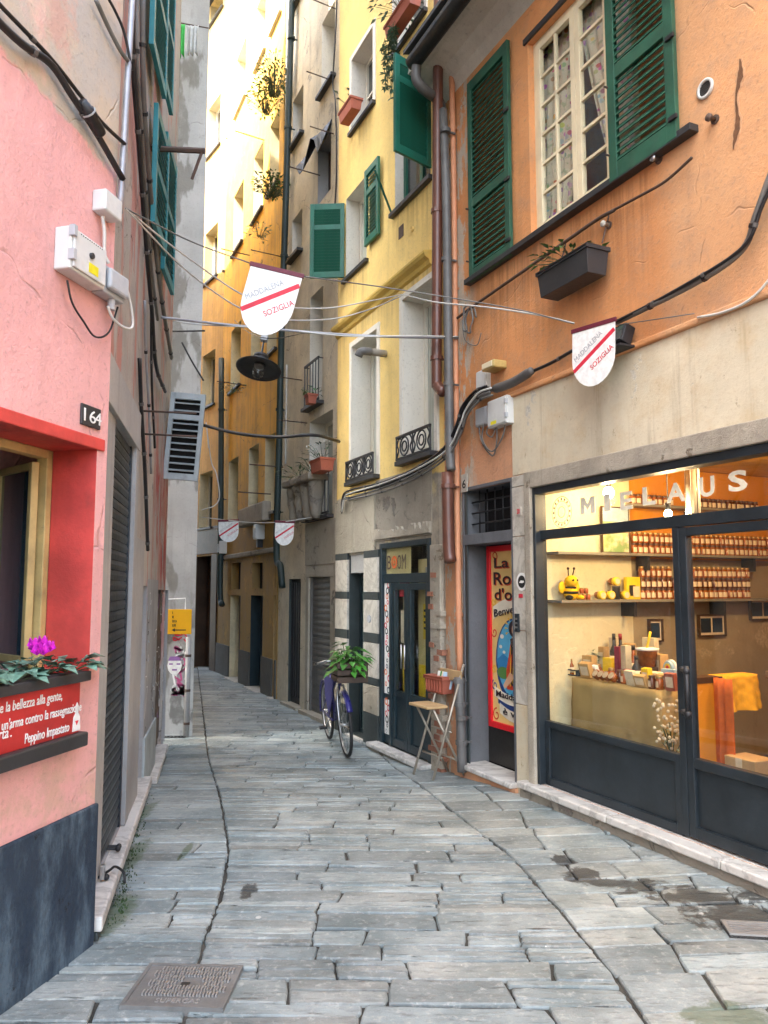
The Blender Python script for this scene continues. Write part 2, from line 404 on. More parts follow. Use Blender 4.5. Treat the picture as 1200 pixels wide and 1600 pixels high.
M['amber2'] = plaster('ochre_render', (.66, .40, .13), under=(.40, .30, .2), under_amt=.4, streak=.55, bump=.3, zones=[z_amber], seed=6, crack=.5)
M['beige'] = plaster('beige_render', (.70, .62, .47), dirt=(.14, .115, .08), under=(.38, .34, .28), under_amt=.35, streak=.6, bump=.4, seed=4, crack=.7)
M['yellow'] = plaster('yellow_render', (.83, .60, .215), under=(.66, .46, .15), under_amt=.14, streak=.25, var=.12, bump=.25, zones=[z_yellow], seed=7, blotch=.16)
M['orange'] = plaster('orange_render', (.68, .31, .125), under=(.60, .52, .42), under_amt=.17, streak=.22, var=.16, bump=.5, zones=[z_orange], seed=8, crack=.15, blotch=.3)
M['stonewall'] = plaster('weathered_stone_render', (.42, .38, .30), under=(.25, .22, .18), under_amt=.45, streak=.5, bump=.8, seed=11, crack=.6)
M['rough'] = plaster('bare_rubble_render', (.36, .32, .26), under=(.25, .22, .19), under_amt=.6, streak=.35, bump=1.0, seed=12, crack=.5, scale=1.6)
M['fascia'] = plaster('worn_marble_fascia', (.66, .59, .44), dirt=(.26, .19, .10), under=(.58, .55, .47), under_amt=.42, streak=.75, var=.2, bump=.2, seed=13, blotch=.5)
M['stone'] = plaster('grey_stone', (.40, .395, .385), dirt=(.16, .14, .12), streak=.35, bump=.3, seed=14)
M['travertine'] = plaster('pitted_travertine', (.45, .40, .32), dirt=(.14, .11, .08), under=(.26, .21, .15), under_amt=.5, streak=.35, bump=.8, seed=15, scale=3)
M['darkplinth'] = plaster('dark_grey_plinth', (.115, .108, .095), dirt=(.04, .04, .035), streak=.4, bump=.6, seed=61)
M['marble'] = marble('white_marble', (.62, .60, .56), (.44, .42, .39))
M['marble2'] = marble('pale_marble_slab', (.56, .53, .46), (.44, .41, .35), .5, .4)
M['darkstone'] = paint('dark_stone_band', (.035, .045, .045), .5, .2, .3)
M['cream'] = plaster('cream_reveal', (.74, .64, .42), streak=.25, bump=.15, seed=16)
M['whitestone'] = plaster('white_window_surround', (.72, .68, .60), streak=.15, var=.06, bump=.1, seed=17, blotch=.06)
M['white'] = paint('white_window_paint', (.74, .70, .60), .4, .06, .12)
M['creampaint'] = paint('cream_window_paint', (.78, .68, .46), .45, .08, .15)
M['green'] = paint('dark_green_shutter_paint', (.016, .085, .050), .5, .3, .45, dcol=(.055, .085, .06), chip=.22, chipcol=(.14, .17, .12))
M['green2'] = paint('fresh_green_shutter_paint', (.010, .11, .072), .4, .2, .3, dcol=(.03, .08, .055))
M['teal'] = paint('teal_shutter_paint', (.025, .20, .22), .45, .15, .2)
M['greyshutter'] = paint('weathered_grey_shutter_paint', (.36, .40, .40), .6, .2, .35, chip=.3)
M['steel'] = paint('anthracite_steel', (.018, .025, .031), .38, .25, .3, dcol=(.05, .055, .06), spec=.5)
M['petrol'] = paint('petrol_door_paint', (.012, .026, .034), .35, .15, .2)
M['iron'] = paint('black_wrought_iron', (.015, .015, .017), .5, .2, .2)
M['rust'] = paint('rusty_iron', (.09, .055, .04), .75, .3, .4)
M['slate'] = paint('dark_slate_sill', (.03, .03, .032), .5, .2, .2)
M['black'] = paint('black_rubber', (.010, .010, .012), .45, .2, .2)
M['cable'] = paint('grey_cable_sheath', (.14, .135, .125), .55, .25, .35)
M['whitecable'] = paint('white_cable_sheath', (.58, .57, .53), .5, .1, .25)
M['galv'] = paint('galvanised_pipe', (.33, .33, .35), .45, .15, .4, metal=.4)
M['brownpipe'] = paint('brown_copper_pipe', (.13, .048, .03), .4, .2, .3, spec=.6)
M['greypipe'] = paint('grey_drainpipe', (.12, .115, .11), .5, .25, .4)
M['orangepipe'] = paint('orange_painted_pipe', (.62, .27, .14), .6, .12, .2)
M['greenpipe'] = paint('dark_green_drainpipe', (.018, .035, .033), .5, .2, .3)
M['plasticbox'] = paint('white_plastic_box', (.62, .63, .61), .45, .06, .22)
M['greybox'] = paint('grey_plastic_box', (.42, .44, .46), .5, .06, .2)
M['roller'] = paint('dark_roller_shutter', (.030, .036, .042), .4, .2, .3, metal=.3)
M['rollergrey'] = paint('grey_roller_shutter', (.17, .165, .155), .5, .15, .35, metal=.3)
M['terracotta'] = paint('terracotta', (.36, .10, .06), .7, .15, .25)
M['wood'] = paint('pale_wood', (.50, .33, .16), .55, .2, .25)
M['darkwood'] = paint('dark_wood', (.06, .032, .018), .5, .25, .2)
M['brownwood'] = paint('worn_brown_door', (.13, .085, .055), .65, .3, .5)
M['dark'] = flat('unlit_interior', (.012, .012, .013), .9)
M['leaf'] = paint('leaf_green', (.045, .13, .025), .45, .45, .1, spec=.5)
M['leaf2'] = paint('bright_leaf', (.06, .23, .03), .4, .4, .1)
M['leaf3'] = paint('grey_green_leaf', (.13, .22, .15), .5, .6, .2)
M['stem'] = flat('plant_stem', (.05, .07, .025), .7)
M['soil'] = flat('potting_soil', (.03, .02, .014), .95)
M['magenta'] = flat('magenta_petal', (.62, .02, .50), .5)
M['whiteflower'] = flat('white_petal', (.75, .75, .70), .6)
M['redflower'] = flat('red_petal', (.55, .03, .03), .6)
M['letterwhite'] = flat('white_lettering', (.80, .80, .77), .6)
M['letterblack'] = flat('black_lettering', (.015, .015, .015), .6)
M['letterred'] = flat('red_lettering', (.60, .02, .045), .6)
M['lettergrey'] = flat('faded_grey_lettering', (.40, .41, .43), .7)
M['yellowpaint'] = paint('yellow_sign_paint', (.85, .42, .01), .4, .05, .1)
M['chrome'] = flat('worn_chrome', (.5, .5, .5), .3, .9)
M['glass'] = glassmat('clear_glass', (.97, .98, .97))
M['blueglass'] = glassmat('sash_glass', (.30, .33, .36), 3.0)
def curtained(name, c, c2):
    t = NT(name); s = t.sep(); wv = t.n('ShaderNodeTexWave', bands_direction='X'); wv.inputs['Scale'].default_value = 7; wv.inputs['Distortion'].default_value = 3
    wv.inputs['Detail'].default_value = 2; t.put(wv.inputs['Vector'], t.map((1, 0, .08)))
    return t.bsdf(t.mix(wv.outputs['Fac'], c, c2), .6, t.bump(wv.outputs['Fac'], .3, .02), Coat_Weight=1.0, Coat_Roughness=.03)
M['pane'] = curtained('net_curtained_glass', (.30, .32, .28), (.52, .54, .47))
def darkpane():
    t = NT('dark_window_glass'); n = t.noise(1.5, 3)
    return t.bsdf(t.mix(n, (.02, .024, .028), (.06, .065, .065)), .06, t.bump(t.noise(2.5, 2), .04, .05), spec=.8)
M['darkpane'] = darkpane()

# ------------------------------------------------------------------ houses
class House:
    def __init__(s, W, name, label, x0, x1, H, depth=5, z0=-.4):
        s.W, s.x0, s.x1, s.H, s.depth, s.z0, s.holes = W, x0, x1, H, depth, z0, []
        s.root = thing(name, label, 'house', W.P(0, 0, 0), W.ang)
    def hole(s, r): s.holes.append(r); return r
    def finish(s, mat, ends=(0, 0)):
        b = MB()
        hs = [h for h in s.holes]
        xs = sorted({s.x0, s.x1} | {v for h in hs for v in h[:2]}); zs = sorted({s.z0, s.H} | {v for h in hs for v in h[2:]})
        xs = [v for v in xs if s.x0 <= v <= s.x1]; zs = [v for v in zs if s.z0 <= v <= s.H]
        for i in range(len(xs) - 1):
            for k in range(len(zs) - 1):
                cx, cz = (xs[i] + xs[i + 1]) / 2, (zs[k] + zs[k + 1]) / 2
                if any(h[0] < cx < h[1] and h[2] < cz < h[3] for h in hs): continue
                b.quad((xs[i], 0, zs[k]), (xs[i + 1], 0, zs[k]), (xs[i + 1], 0, zs[k + 1]), (xs[i], 0, zs[k + 1]))
        d = s.depth; a0, a1 = ends
        b.quad((s.x0, 0, s.z0), (s.x0, 0, s.H), (s.x0 + a0, d, s.H), (s.x0 + a0, d, s.z0))
        b.quad((s.x1, 0, s.z0), (s.x1 + a1, d, s.z0), (s.x1 + a1, d, s.H), (s.x1, 0, s.H))
        b.quad((s.x0 + a0, d, s.z0), (s.x0 + a0, d, s.H), (s.x1 + a1, d, s.H), (s.x1 + a1, d, s.z0))
        b.quad((s.x0, 0, s.H), (s.x1, 0, s.H), (s.x1 + a1, d, s.H), (s.x0 + a0, d, s.H))
        s.wall = b.obj('wall', mat, s.root); return s.wall

def reveal(par, r, d, mat, bottom=True):
    x0, x1, z0, z1 = r; b = MB()
    b.quad((x0, 0, z0), (x0, 0, z1), (x0, d, z1), (x0, d, z0)); b.quad((x1, 0, z0), (x1, d, z0), (x1, d, z1), (x1, 0, z1))
    b.quad((x0, 0, z1), (x1, 0, z1), (x1, d, z1), (x0, d, z1))
    if bottom: b.quad((x0, 0, z0), (x0, d, z0), (x1, d, z0), (x1, 0, z0))
    return b.obj('reveal', mat, par)
def window(H, r, depth=.22, frame='white', pane='pane', cols=2, rows=1, t=.05, rev='cream', sill='slate', so=.07, name='window', surround=None, sw=.1, label=None, sillx=.06):
    x0, x1, z0, z1 = H.hole(r); b = MB()
    b.ring(x0, x1, z0, z1, t, depth - .05, depth)
    iw = (x1 - x0 - 2 * t)
    for i in range(1, cols):
        x = x0 + t + iw * i / cols; b.box(x - t * .55, x + t * .55, depth - .046, depth - .002, z0 + t, z1 - t)
    for k in range(1, rows):
        z = z0 + t + (z1 - z0 - 2 * t) * k / rows; b.box(x0 + t, x1 - t, depth - .043, depth - .008, z - t * .3, z + t * .3)
    o = b.obj(name, M[frame], H.root)
    if label: o['label'] = label
    MB().box(x0 + t * .5, x1 - t * .5, depth - .022, depth - .014, z0 + t * .5, z1 - t * .5).obj('pane', M[pane], o)
    reveal(o, r, depth, M[rev])
    if sill: MB().box(x0 - sillx, x1 + sillx, -so, depth - .052, z0 - .045, z0 + .004).obj('sill', M[sill], o, bevel=.004)
    if surround:
        MB().ring(x0 - sw, x1 + sw, z0 - (0 if sill else sw), z1 + sw, sw - .002, -.018, .01, 0 if sill else None).obj('surround', M[surround], o, bevel=.003)
    return o
SLATS = {}
def shutter(par, x, y, z0, w, h, ang, mat, panels=((.0, .62), (.62, 1)), pitch=.045, label=None, tilt=60, name='shutter', rot=None, thick=.036, stile=.055, top=False):
    """louvred leaf, hinge at its local x=0; slats are pieces of their own"""
    b = MB(); zo = -h if top else 0
    b.box(0, stile, -thick / 2, thick / 2, zo, zo + h); b.box(w - stile, w, -thick / 2, thick / 2, zo, zo + h)
    edges = sorted({p for q in panels for p in q})
    for i, e in enumerate(edges):
        t = stile * (1.25 if 0 < i < len(edges) - 1 else 1.5)
        zc = zo + h * e; lo, hi = (zo, zo + t) if i == 0 else (zo + h - t, zo + h) if i == len(edges) - 1 else (zc - t / 2, zc + t / 2)
        b.box(stile, w - stile, -thick / 2 + .002, thick / 2 - .002, lo, hi)
    o = b.obj(name, M[mat], par, bevel=.003); o.location = (x, y, z0); o.rotation_euler = rot or (0, 0, ang)
    if label: o['label'] = label
    key = (round(w, 3), mat, pitch, tilt)
    if key not in SLATS:
        q = MB(); L = w - 2 * stile
        a = R(tilt); dx, dz = .025 * math.cos(a), .025 * math.sin(a); tx, tz = -.004 * math.sin(a), .004 * math.cos(a)
        q.add([(0, -dx - tx, -dz - tz), (L, -dx - tx, -dz - tz), (L, dx - tx, dz - tz), (0, dx - tx, dz - tz), (0, -dx + tx, -dz + tz), (L, -dx + tx, -dz + tz), (L, dx + tx, dz + tz), (0, dx + tx, dz + tz)],
              [(0, 3, 2, 1), (4, 5, 6, 7), (0, 1, 5, 4), (1, 2, 6, 5), (2, 3, 7, 6), (3, 0, 4, 7)])
        SLATS[key] = q.mesh('slat', M[mat])
    for a, c in panels:
        za = zo + h * a + stile * (1.5 if a == 0 else .7); zc = zo + h * c - stile * (1.5 if c == 1 else .7)
        n = max(1, int((zc - za) / pitch))
        for i in range(n): inst(SLATS[key], 'slat', o, (stile, 0, za + (i + .5) * (zc - za) / n))
    return o
def panel(H, r, y0, y1, mat, name, label=None, bevel=.004):
    x0, x1, z0, z1 = r; o = MB().box(x0, x1, y0, y1, z0, z1).obj(name, M[mat], H.root if isinstance(H, House) else H, bevel=bevel)
    if label: o['label'] = label
    return o
def base_z(W, x): return gz(W.P(x, 0, 0).y)

# ------------------------------------------------------------------ ground sheet
def ground_mat():
    t = NT('joint_grit'); a = t.noise(3, 6); b = t.noise(60, 4)
    c = t.mix(t.ss(a, .35, .65), (.022, .021, .018), (.07, .066, .055)); c = t.mix(t.ss(b, .5, .7), c, (.03, .028, .025))
    return t.bsdf(c, .85, t.bump(b, .5, .01))
b = MB(); ys = [-300, -60, -10, 0, 4] + [5.6 + .2 * i for i in range(18)] + [12, 20, 60, 400]
for i, y in enumerate(ys): b.v += [(-300, y, gz(y) - .016), (300, y, gz(y) - .016)]
for i in range(len(ys) - 1): b.f.append((2 * i, 2 * i + 1, 2 * i + 3, 2 * i + 2))
GROUND = tag(b.obj('ground', ground_mat()), kind='structure')

# paving: courses of slate slabs between two long seams
seam1 = [on_ground(*q) for q in ((318, 1120), (325, 1180), (345, 1250), (358, 1330), (345, 1400), (322, 1460), (285, 1600))]
seam2 = [on_ground(*q) for q in ((470, 1110), (590, 1174), (700, 1262), (800, 1338), (872, 1420), (950, 1510), (1012, 1600))]
def sx(seam, y):
    s = sorted(seam, key=lambda p: p.y)
    if y <= s[0].y: a, b = s[0], s[1]
    elif y >= s[-1].y: a, b = s[-2], s[-1]
    else:
        for a, b in zip(s, s[1:]):
            if a.y <= y <= b.y: break
    return a.x + (b.x - a.x) * (y - a.y) / (b.y - a.y)
def left_x(y):
    if y < 3.74: q = WP; 
    elif y < 8.4: q = WL
    elif y < 9.5: return -3.4
    else: return -2.32 - .463 * (y - 9.53)
    t = (y - q.o.y) / q.u.y; return q.o.x + q.u.x * t
def right_x(y):
    q = WR if y < 11.8 else WF
    t = (y - q.o.y) / q.u.y; return q.o.x + q.u.x * t - (.08 if 7 < y < 10 else .0)
def paving_mat():
    t = NT('slate_paving'); a = t.n('ShaderNodeAttribute'); a.attribute_name = 'tint'
    geo = t.n('ShaderNodeNewGeometry').outputs['Position']; s = t.sep(geo)
    n1 = t.noise(2.2, 6, .6, geo); n2 = t.noise(24, 6, .72, geo); n3 = t.noise(9, 6, .7, t.map((1, 3.5, 1), (3, 1, 0), geo)); n4 = t.noise(110, 4, .7, geo)
    c = t.mix(t.ss(n1, .3, .7), (.18, .218, .218), (.355, .39, .38))
    c = t.mix(1.0, c, a.outputs['Color'], 'MULTIPLY')
    c = t.mix(t.math('MULTIPLY', t.ss(n3, .48, .72), .65), c, (.10, .108, .105))
    n5 = t.noise(14, 7, .72, t.map((.22, 2.6, 1), (0, 2, 0), geo)); c = t.mix(t.math('MULTIPLY', t.ss(n5, .60, .66), .7), c, (.055, .057, .055))
    c = t.mix(t.math('MULTIPLY', t.ss(n2, .50, .72), .55), c, (.52, .53, .50))
    c = t.mix(t.math('MULTIPLY', t.ss(n4, .55, .8), .35), c, (.08, .08, .075))
    gum = t.math('MULTIPLY', t.ss(t.vor(3.1, geo), .055, .04), t.ss(t.noise(1.3, 2, .5, geo), .47, .52))
    c = t.mix(t.math('MULTIPLY', gum, .7), c, (.60, .60, .57))
    gum2 = t.math('MULTIPLY', t.ss(t.vor(7.3, geo), .035, .025), t.ss(t.noise(2.3, 2, .5, geo), .5, .55))
    c = t.mix(t.math('MULTIPLY', gum2, .75), c, (.62, .61, .58))
    # trickle of water running from the shop wall into the drain
    def blob(p, rx, ry):
        dx = t.math('DIVIDE', t.math('SUBTRACT', s[0], p[0]), rx); dy = t.math('DIVIDE', t.math('SUBTRACT', s[1], p[1]), ry)
        return t.math('SUBTRACT', 1, t.math('ADD', t.math('MULTIPLY', dx, dx), t.math('MULTIPLY', dy, dy)))
    W_ = None
    for px, py, rx, ry in ((1150, 1432, .34, .2), (1090, 1402, .36, .10), (1020, 1388, .3, .10), (960, 1378, .26, .08), (905, 1368, .15, .14), (880, 1345, .08, .12), (1185, 1400, .2, .12), (388, 1392, .05, .12)):
        q = on_ground(px, py); v = blob(q, rx, ry); W_ = v if W_ is None else t.math('MAXIMUM', W_, v)
    wet = t.ss(t.math('ADD', W_, t.math('MULTIPLY', t.math('SUBTRACT', t.noise(6.5, 9, .74, geo, 1.2), .5), 5.0)), .25, .6)
    c = t.mix(t.math('MULTIPLY', wet, .82), c, (.025, .024, .022))
    # moss in the damp corner below the threshold and at the near edge
    Ms = None
    for px, py, rx, ry in ((178, 1430, .10, .35), (198, 1345, .09, .5), (212, 1280, .08, .6), (1140, 1590, .22, .14), (1085, 1585, .12, .06), (290, 1330, .03, .2)):
        q = on_ground(px, py); v = blob(q, rx, ry); Ms = v if Ms is None else t.math('MAXIMUM', Ms, v)
    ms = t.ss(t.math('ADD', Ms, t.math('MULTIPLY', t.math('SUBTRACT', t.noise(9, 8, .75, geo, .6), .5), 2.8)), .1, .7)
    c = t.mix(t.math('MULTIPLY', ms, .6), c, (.05, .085, .025))
    h = t.math('ADD', t.math('MULTIPLY', n2, .5), t.math('ADD', t.math('MULTIPLY', n3, .6), t.math('MULTIPLY', n4, .15)))
    rg = t.math('SUBTRACT', t.math('ADD', .42, t.math('MULTIPLY', n2, .35)), t.math('MULTIPLY', wet, .25))
    return t.bsdf(c, rg, t.bump(t.math('SUBTRACT', h, t.math('MULTIPLY', t.ss(n5, .60, .66), .6)), .7, .02), spec=.5)
M['paving'] = paving_mat()
def stone(poly, z, tint, mb, rnd):
    """one slab: worn edge all round, uneven outline"""
    pts = []; n = len(poly)
    for i in range(n):
        a, c = Vector(poly[i]), Vector(poly[(i + 1) % n]); L = (c - a).length; k = max(2, min(6, int(L / .12)))
        nr = Vector((-(c - a).y, (c - a).x)).normalized()
        for j in range(k):
            q = a + (c - a) * (j / k) + nr * rnd.uniform(-.0045, .0045)
            if j == 0: q += ((Vector(poly[i - 1]) - a).normalized() + (c - a).normalized()) * .0035
            pts.append(q)
    cx = sum((p for p in pts), Vector((0, 0))) / len(pts); m = len(pts); k0 = len(mb.v)
    tx, ty = rnd.uniform(-.012, .012), rnd.uniform(-.015, .015)
    def hz(p): return z + gz(p.y) + (p.x - cx.x) * tx + (p.y - cx.y) * ty
    for p in pts: mb.v.append((p.x, p.y, hz(p) - .045))
    for p in pts: mb.v.append((p.x, p.y, hz(p) - .007))
    for p in pts:
        q = p + (cx - p).normalized() * .007; mb.v.append((q.x, q.y, hz(q) + rnd.uniform(-.0015, .0015)))
    mb.v.append((cx.x, cx.y, hz(cx) + rnd.uniform(-.002, .003)))
    for i in range(m):
        j = (i + 1) % m
        mb.f += [(k0 + i, k0 + j, k0 + m + j, k0 + m + i), (k0 + m + i, k0 + m + j, k0 + 2 * m + j, k0 + 2 * m + i), (k0 + 2 * m + i, k0 + 2 * m + j, k0 + 3 * m)]
    mb.cols += [tint] * (3 * m + 1)
def tint_of(rnd):
    v = rnd.choice((.72, .85, .95, 1.0, 1.05, 1.15)) * rnd.uniform(.93, 1.07); wrm = rnd.uniform(-.05, .04)
    return (v * (1 + wrm), v, v * (1 - wrm * .8), 1)
rnd = random.Random(21)
cells = []
COVER = [on_ground(*q) for q in ((192, 1576), (345, 1580), (367, 1509), (232, 1513))]
DRAIN = on_ground(1175, 1456)
def quad_cell(x0, x1, y0, y1, g=.010, sk=0, fan=0):
    """sk = rise of the course along x"""
    j = lambda: rnd.uniform(-.007, .007)
    (a0, a1), (c0, c1) = x0, x1
    return [(a0 + g / 2 + j() * .6, y0 + g / 2 + j() + sk * a0), (c0 - g / 2 + j() * .6, y0 + g / 2 + j() + sk * c0), (c1 - g / 2 + j() * .6, y1 - g / 2 + j() + sk * c1), (a1 + g / 2 + j() * .6, y1 - g / 2 + j() + sk * a1)]
def lay(fa, fb, y0, y1, lmin, lmax, split, sk=0):
    ym_ = (y0 + y1) / 2; xa, xb = fa(ym_ + sk * fa(ym_)), fb(ym_ + sk * fb(ym_)); x = xa
    lean0 = 0
    while x < xb - .02:
        L = rnd.uniform(lmin, lmax)
        if xb - (x + L) < lmin * .6: L = xb - x
        k = 1
        if rnd.random() < split: k = rnd.choice((2, 2, 3, 3))
        yy = [y0 + (y1 - y0) * (i / k + (rnd.uniform(-.06, .06) if 0 < i < k else 0)) for i in range(k + 1)]
        first, last = x <= xa + 1e-6, x + L >= xb - 1e-4; lean1 = rnd.uniform(-.16, .16)
        def ed(xx, yy_, ln, f, l_): return fa(yy_ + sk * xa) if f else fb(yy_ + sk * xb) if l_ else xx + ln * (yy_ - ym_)
        for i in range(k): cells.append((quad_cell((ed(x, yy[i], lean0, first, False), ed(x, yy[i + 1], lean0, first, False)), (ed(x + L, yy[i], lean1, False, last), ed(x + L, yy[i + 1], lean1, False, last)), yy[i], yy[i + 1], .006 if k > 1 else .0085, sk), tint_of(rnd)))
        x += L; lean0 = lean1
y = -5
while y < 17.5:
    h = rnd.uniform(.13, .20); ym = y + h / 2
    lay(lambda v: sx(seam1, v) + .003, lambda v: sx(seam2, v) - .003, y, y + h, .24, .78, .55, -.02); y += h
y = 1.2
while y < 17.5:
    h = rnd.uniform(.12, .22); ym = y + h / 2; xa = left_x(ym) - .05
    if sx(seam1, ym) - xa > .12: lay(lambda v: left_x(v) - .05, lambda v: sx(seam1, v) - .002, y, y + h, .3, .75, .3, .03)
    y += h
y = 1.2
while y < 17.5:
    h = rnd.uniform(.17, .32); ym = y + h / 2; xb = right_x(ym) + .08
    if xb - sx(seam2, ym) > .12: lay(lambda v: sx(seam2, v) + .002, lambda v: right_x(v) + .08, y, y + h, .26, .6, .12, .10)
    y += h
def vis(c):
    cx = sum(p[0] for p in c[0]) / 4; cy = sum(p[1] for p in c[0]) / 4
    if cy < 2.55 or abs(cx) > .53 * cy + .25: return 1e9 - 0 * cy
    a = abs((c[0][1][0] - c[0][0][0]) * (c[0][2][1] - c[0][1][1])); return -a / cy ** 3
def in_cover(c):
    return False
    cx = sum(p[0] for p in c[0]) / 4; cy = sum(p[1] for p in c[0]) / 4
    a = min(p.x for p in COVER); b2 = max(p.x for p in COVER); c0 = min(p.y for p in COVER); c1 = max(p.y for p in COVER)
    if a + .03 < cx < b2 - .03 and c0 - .0 < cy < c1 + .0: return True
    return abs(cx - DRAIN.x) < .16 and abs(cy - DRAIN.y) < .08
cells = sorted([c for c in cells if not in_cover(c)], key=vis)
rest = MB()
for i, (pl, tn) in enumerate(cells):
    if i < 300:
        q = MB(); c = sum((Vector(p) for p in pl), Vector((0, 0))) / 4
        stone(pl, rnd.uniform(-.004, .004), tn, q, rnd); q.obj('paving_stone', M['paving'], GROUND)
    else: stone(pl, rnd.uniform(-.004, .004), tn, rest, rnd)
tag(rest.obj('distant_paving', M['paving'], GROUND), kind='stuff')
def cable(name, label, pts, r, mat, cat='cable', group=None, n=6, seg=5):
    w_ = random.Random(len(label) * 7 + len(pts)); pts = [Vector(p) for p in pts]
    pts = [p if i in (0, len(pts) - 1) else p + Vector((w_.uniform(-1, 1), w_.uniform(-1, 1), w_.uniform(-1, 1))) * (.010 if cat == 'cable' else .0) for i, p in enumerate(pts)]
    c = catmull(pts, seg); q = MB().tube(c, r, n).obj(name, M[mat], None, True)
    if cat == 'cable' and not isinstance(r, list) and r >= .0095:
        d = 0
        for a, e in zip(c, c[1:]):
            d += (e - a).length
            if d > .38:
                d = 0; m_ = (a + e) / 2; k = (e - a).normalized() * .012
                MB().tube([m_ - k, m_ + k], r * 1.28, 7).obj('cable_tie', M['greypipe' if mat == 'black' else 'black'], q)
    return tag(q, label, cat, group)
def onw(W, pts, y=-.03): 
    out = []
    for p in pts:
        yy = p[2] if len(p) > 2 else y
        x, z = W.at(p[0], p[1], yy); out.append(W.P(x, yy, z))
    return out
def wbox(W, par, tl, br, d, name, mat, y1=0, bevel=.004, label=None):
    x0, x1, z0, z1 = W.rect(tl, br, -d); return panel(par, (x0, x1, z0, z1), -d, y1, mat, name, label, bevel)
def roller(par, x0, x1, z0, z1, y, mat, pitch=.062, name='shutter_slat'):
    b = MB(); L = x1 - x0; prof = [(0, 0), (-.010, .008), (-.016, .5), (-.010, .9), (0, .94), (.0, 1)]
    p2 = [(a, c * pitch) for a, c in prof]
    k = len(p2)
    b.v = [(0, a, c) for a, c in p2] + [(L, a, c) for a, c in p2]
    b.f = [(i, i + k, i + k + 1, i + 1) for i in range(k - 1)]
    me = b.mesh(name, M[mat]); n = int((z1 - z0) / pitch) + 1
    for i in range(n): inst(me, name, par, (x0, y, z1 - pitch * (i + 1)))
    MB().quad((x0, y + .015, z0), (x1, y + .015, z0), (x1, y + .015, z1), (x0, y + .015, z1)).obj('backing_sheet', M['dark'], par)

# ------------------------------------------------------------------ PINK HOUSE
pink = House(WP, 'pink_house', 'salmon pink house with navy plinth and red window recess', -14, 0.0, 16, 6)
rx1 = WP.at(148, 800)[0]; rz1 = WP.at(148, 701)[1]; rz0 = WP.at(135, 1060)[1]
rec = pink.hole((rx1 - 1.5, rx1, rz0, rz1))
pink.finish(M['pink'], (0, 0))
RD = .24
win = MB().ring(rec[0], rec[1], rec[2], rec[3] + .0, .042, RD, RD + .06).obj('window', M['creampaint'], pink.root, bevel=.005)
win['label'] = 'cream framed window with one sash swung inward'
M['yellowframe'] = paint('yellow_window_paint', (.50, .37, .15), .55, .25, .45, chip=.3, chipcol=(.22, .12, .05))
win.data.materials[0] = M['yellowframe']
reveal(win, rec, RD, M['red'], True)
panel(pink, (rec[0] - .02, rec[1] + .05, rec[3] - .004, rec[3] + .055), -.012, .0, 'red', 'lintel_edge', bevel=.006)
room = MB(); x0, x1, z0, z1 = rec[0] - .3, rec[1] + .5, rec[2] - .4, rec[3] + .3; ya, yb = RD + .061, 1.9
room.quad((x0, yb, z0), (x1, yb, z0), (x1, yb, z1), (x0, yb, z1)); room.quad((x0, ya, z0), (x0, yb, z0), (x0, yb, z1), (x0, ya, z1))
room.quad((x1, yb, z0), (x1, ya, z0), (x1, ya, z1), (x1, yb, z1)); room.quad((x0, ya, z0), (x1, ya, z0), (x1, yb, z0), (x0, yb, z0)); room.quad((x0, ya, z1), (x0, yb, z1), (x1, yb, z1), (x1, ya, z1))
M['navyroom'] = paint('navy_blue_room', (.008, .026, .055), .6, .3, .2); room.obj('interior_wall', M['navyroom'], win)
sh = MB().ring(0, .40, 0, rec[3] - rec[2] - .13, .036, -.018, .018).obj('sash', M['yellowframe'], win, bevel=.004)
sh.location = (rec[1] - .085, RD + .03, rec[2] + .065); sh.rotation_euler = (0, 0, R(62))
M['sashglass'] = NT('dark_sash_glass').bsdf((.022, .05, .075), .02, None, 0, 1.0, Coat_Weight=1.0, Coat_Roughness=.01)
gl = MB().box(.036, .364, -.006, .004, .036, rec[3] - rec[2] - .166).obj('sash_glass', M['sashglass'], win); gl.location = sh.location; gl.rotation_euler = sh.rotation_euler
# navy plinth stands a little proud
x0, x1 = -14, 0.004
pl = MB(); pl.box(x0, x1, -.022, .0, -.4, zpl).obj('plinth', M['navy'], pink.root, bevel=.008)
# slogan box with the plants
fb0 = WP.at(134, 1100, -.06)[0]
tz1 = WP.at(136, 1049, -.08)[1]; tz0 = WP.at(136, 1064, -.08)[1]; bz1 = WP.at(133, 1144, -.08)[1]; bz0 = WP.at(133, 1166, -.08)[1]
box = wthing(WP, 'flower_box', 'red painted flower box with white handwritten slogan and black rails under the window', 'flower box', fb0 - 1.5, 0, tz0)
L = 1.5
MB().box(0, L - .03, -.05, -.0, bz1 - tz0, .0).obj('front_panel', paint('deep_red_panel_paint', (.46, .028, .026), .5, .2, .3), box, bevel=.003)
MB().box(0, L, -.085, -.002, 0, tz1 - tz0).obj('rail', M['slate'], box, bevel=.005)
MB().box(0, L - .005, -.085, -.002, bz0 - tz0, bz1 - tz0).obj('rail', M['slate'], box, bevel=.008)
MB().box(.02, L - .02, -.002, .22, -.02, tz1 - tz0 - .01).obj('soil', M['soil'], box)
def btxt(s, tl, br, sh=.12, h=None, mat='letterwhite', par=box, W=WP, y=-.052, bold=.0):
    a = W.at(*tl, y); c = W.at(*br, y); o = par.location; l = W.loc(o)
    return text(s, 'lettering', M[mat], par, a[0] - l.x, c[0] - l.x, c[1] - l.z, y - l.y, h=h or (a[1] - c[1]), shear=sh, bold=bold)
hz_ = .052
btxt('e la bellezza alla gente,', (1, 1090), (97, 1093), h=hz_, bold=.006)
btxt("i un'arma contro la rassegnazione", (-2, 1116), (127, 1110), h=hz_, bold=.006)
btxt("rta'.", (-2, 1148), (18, 1151), h=.045, bold=.006)
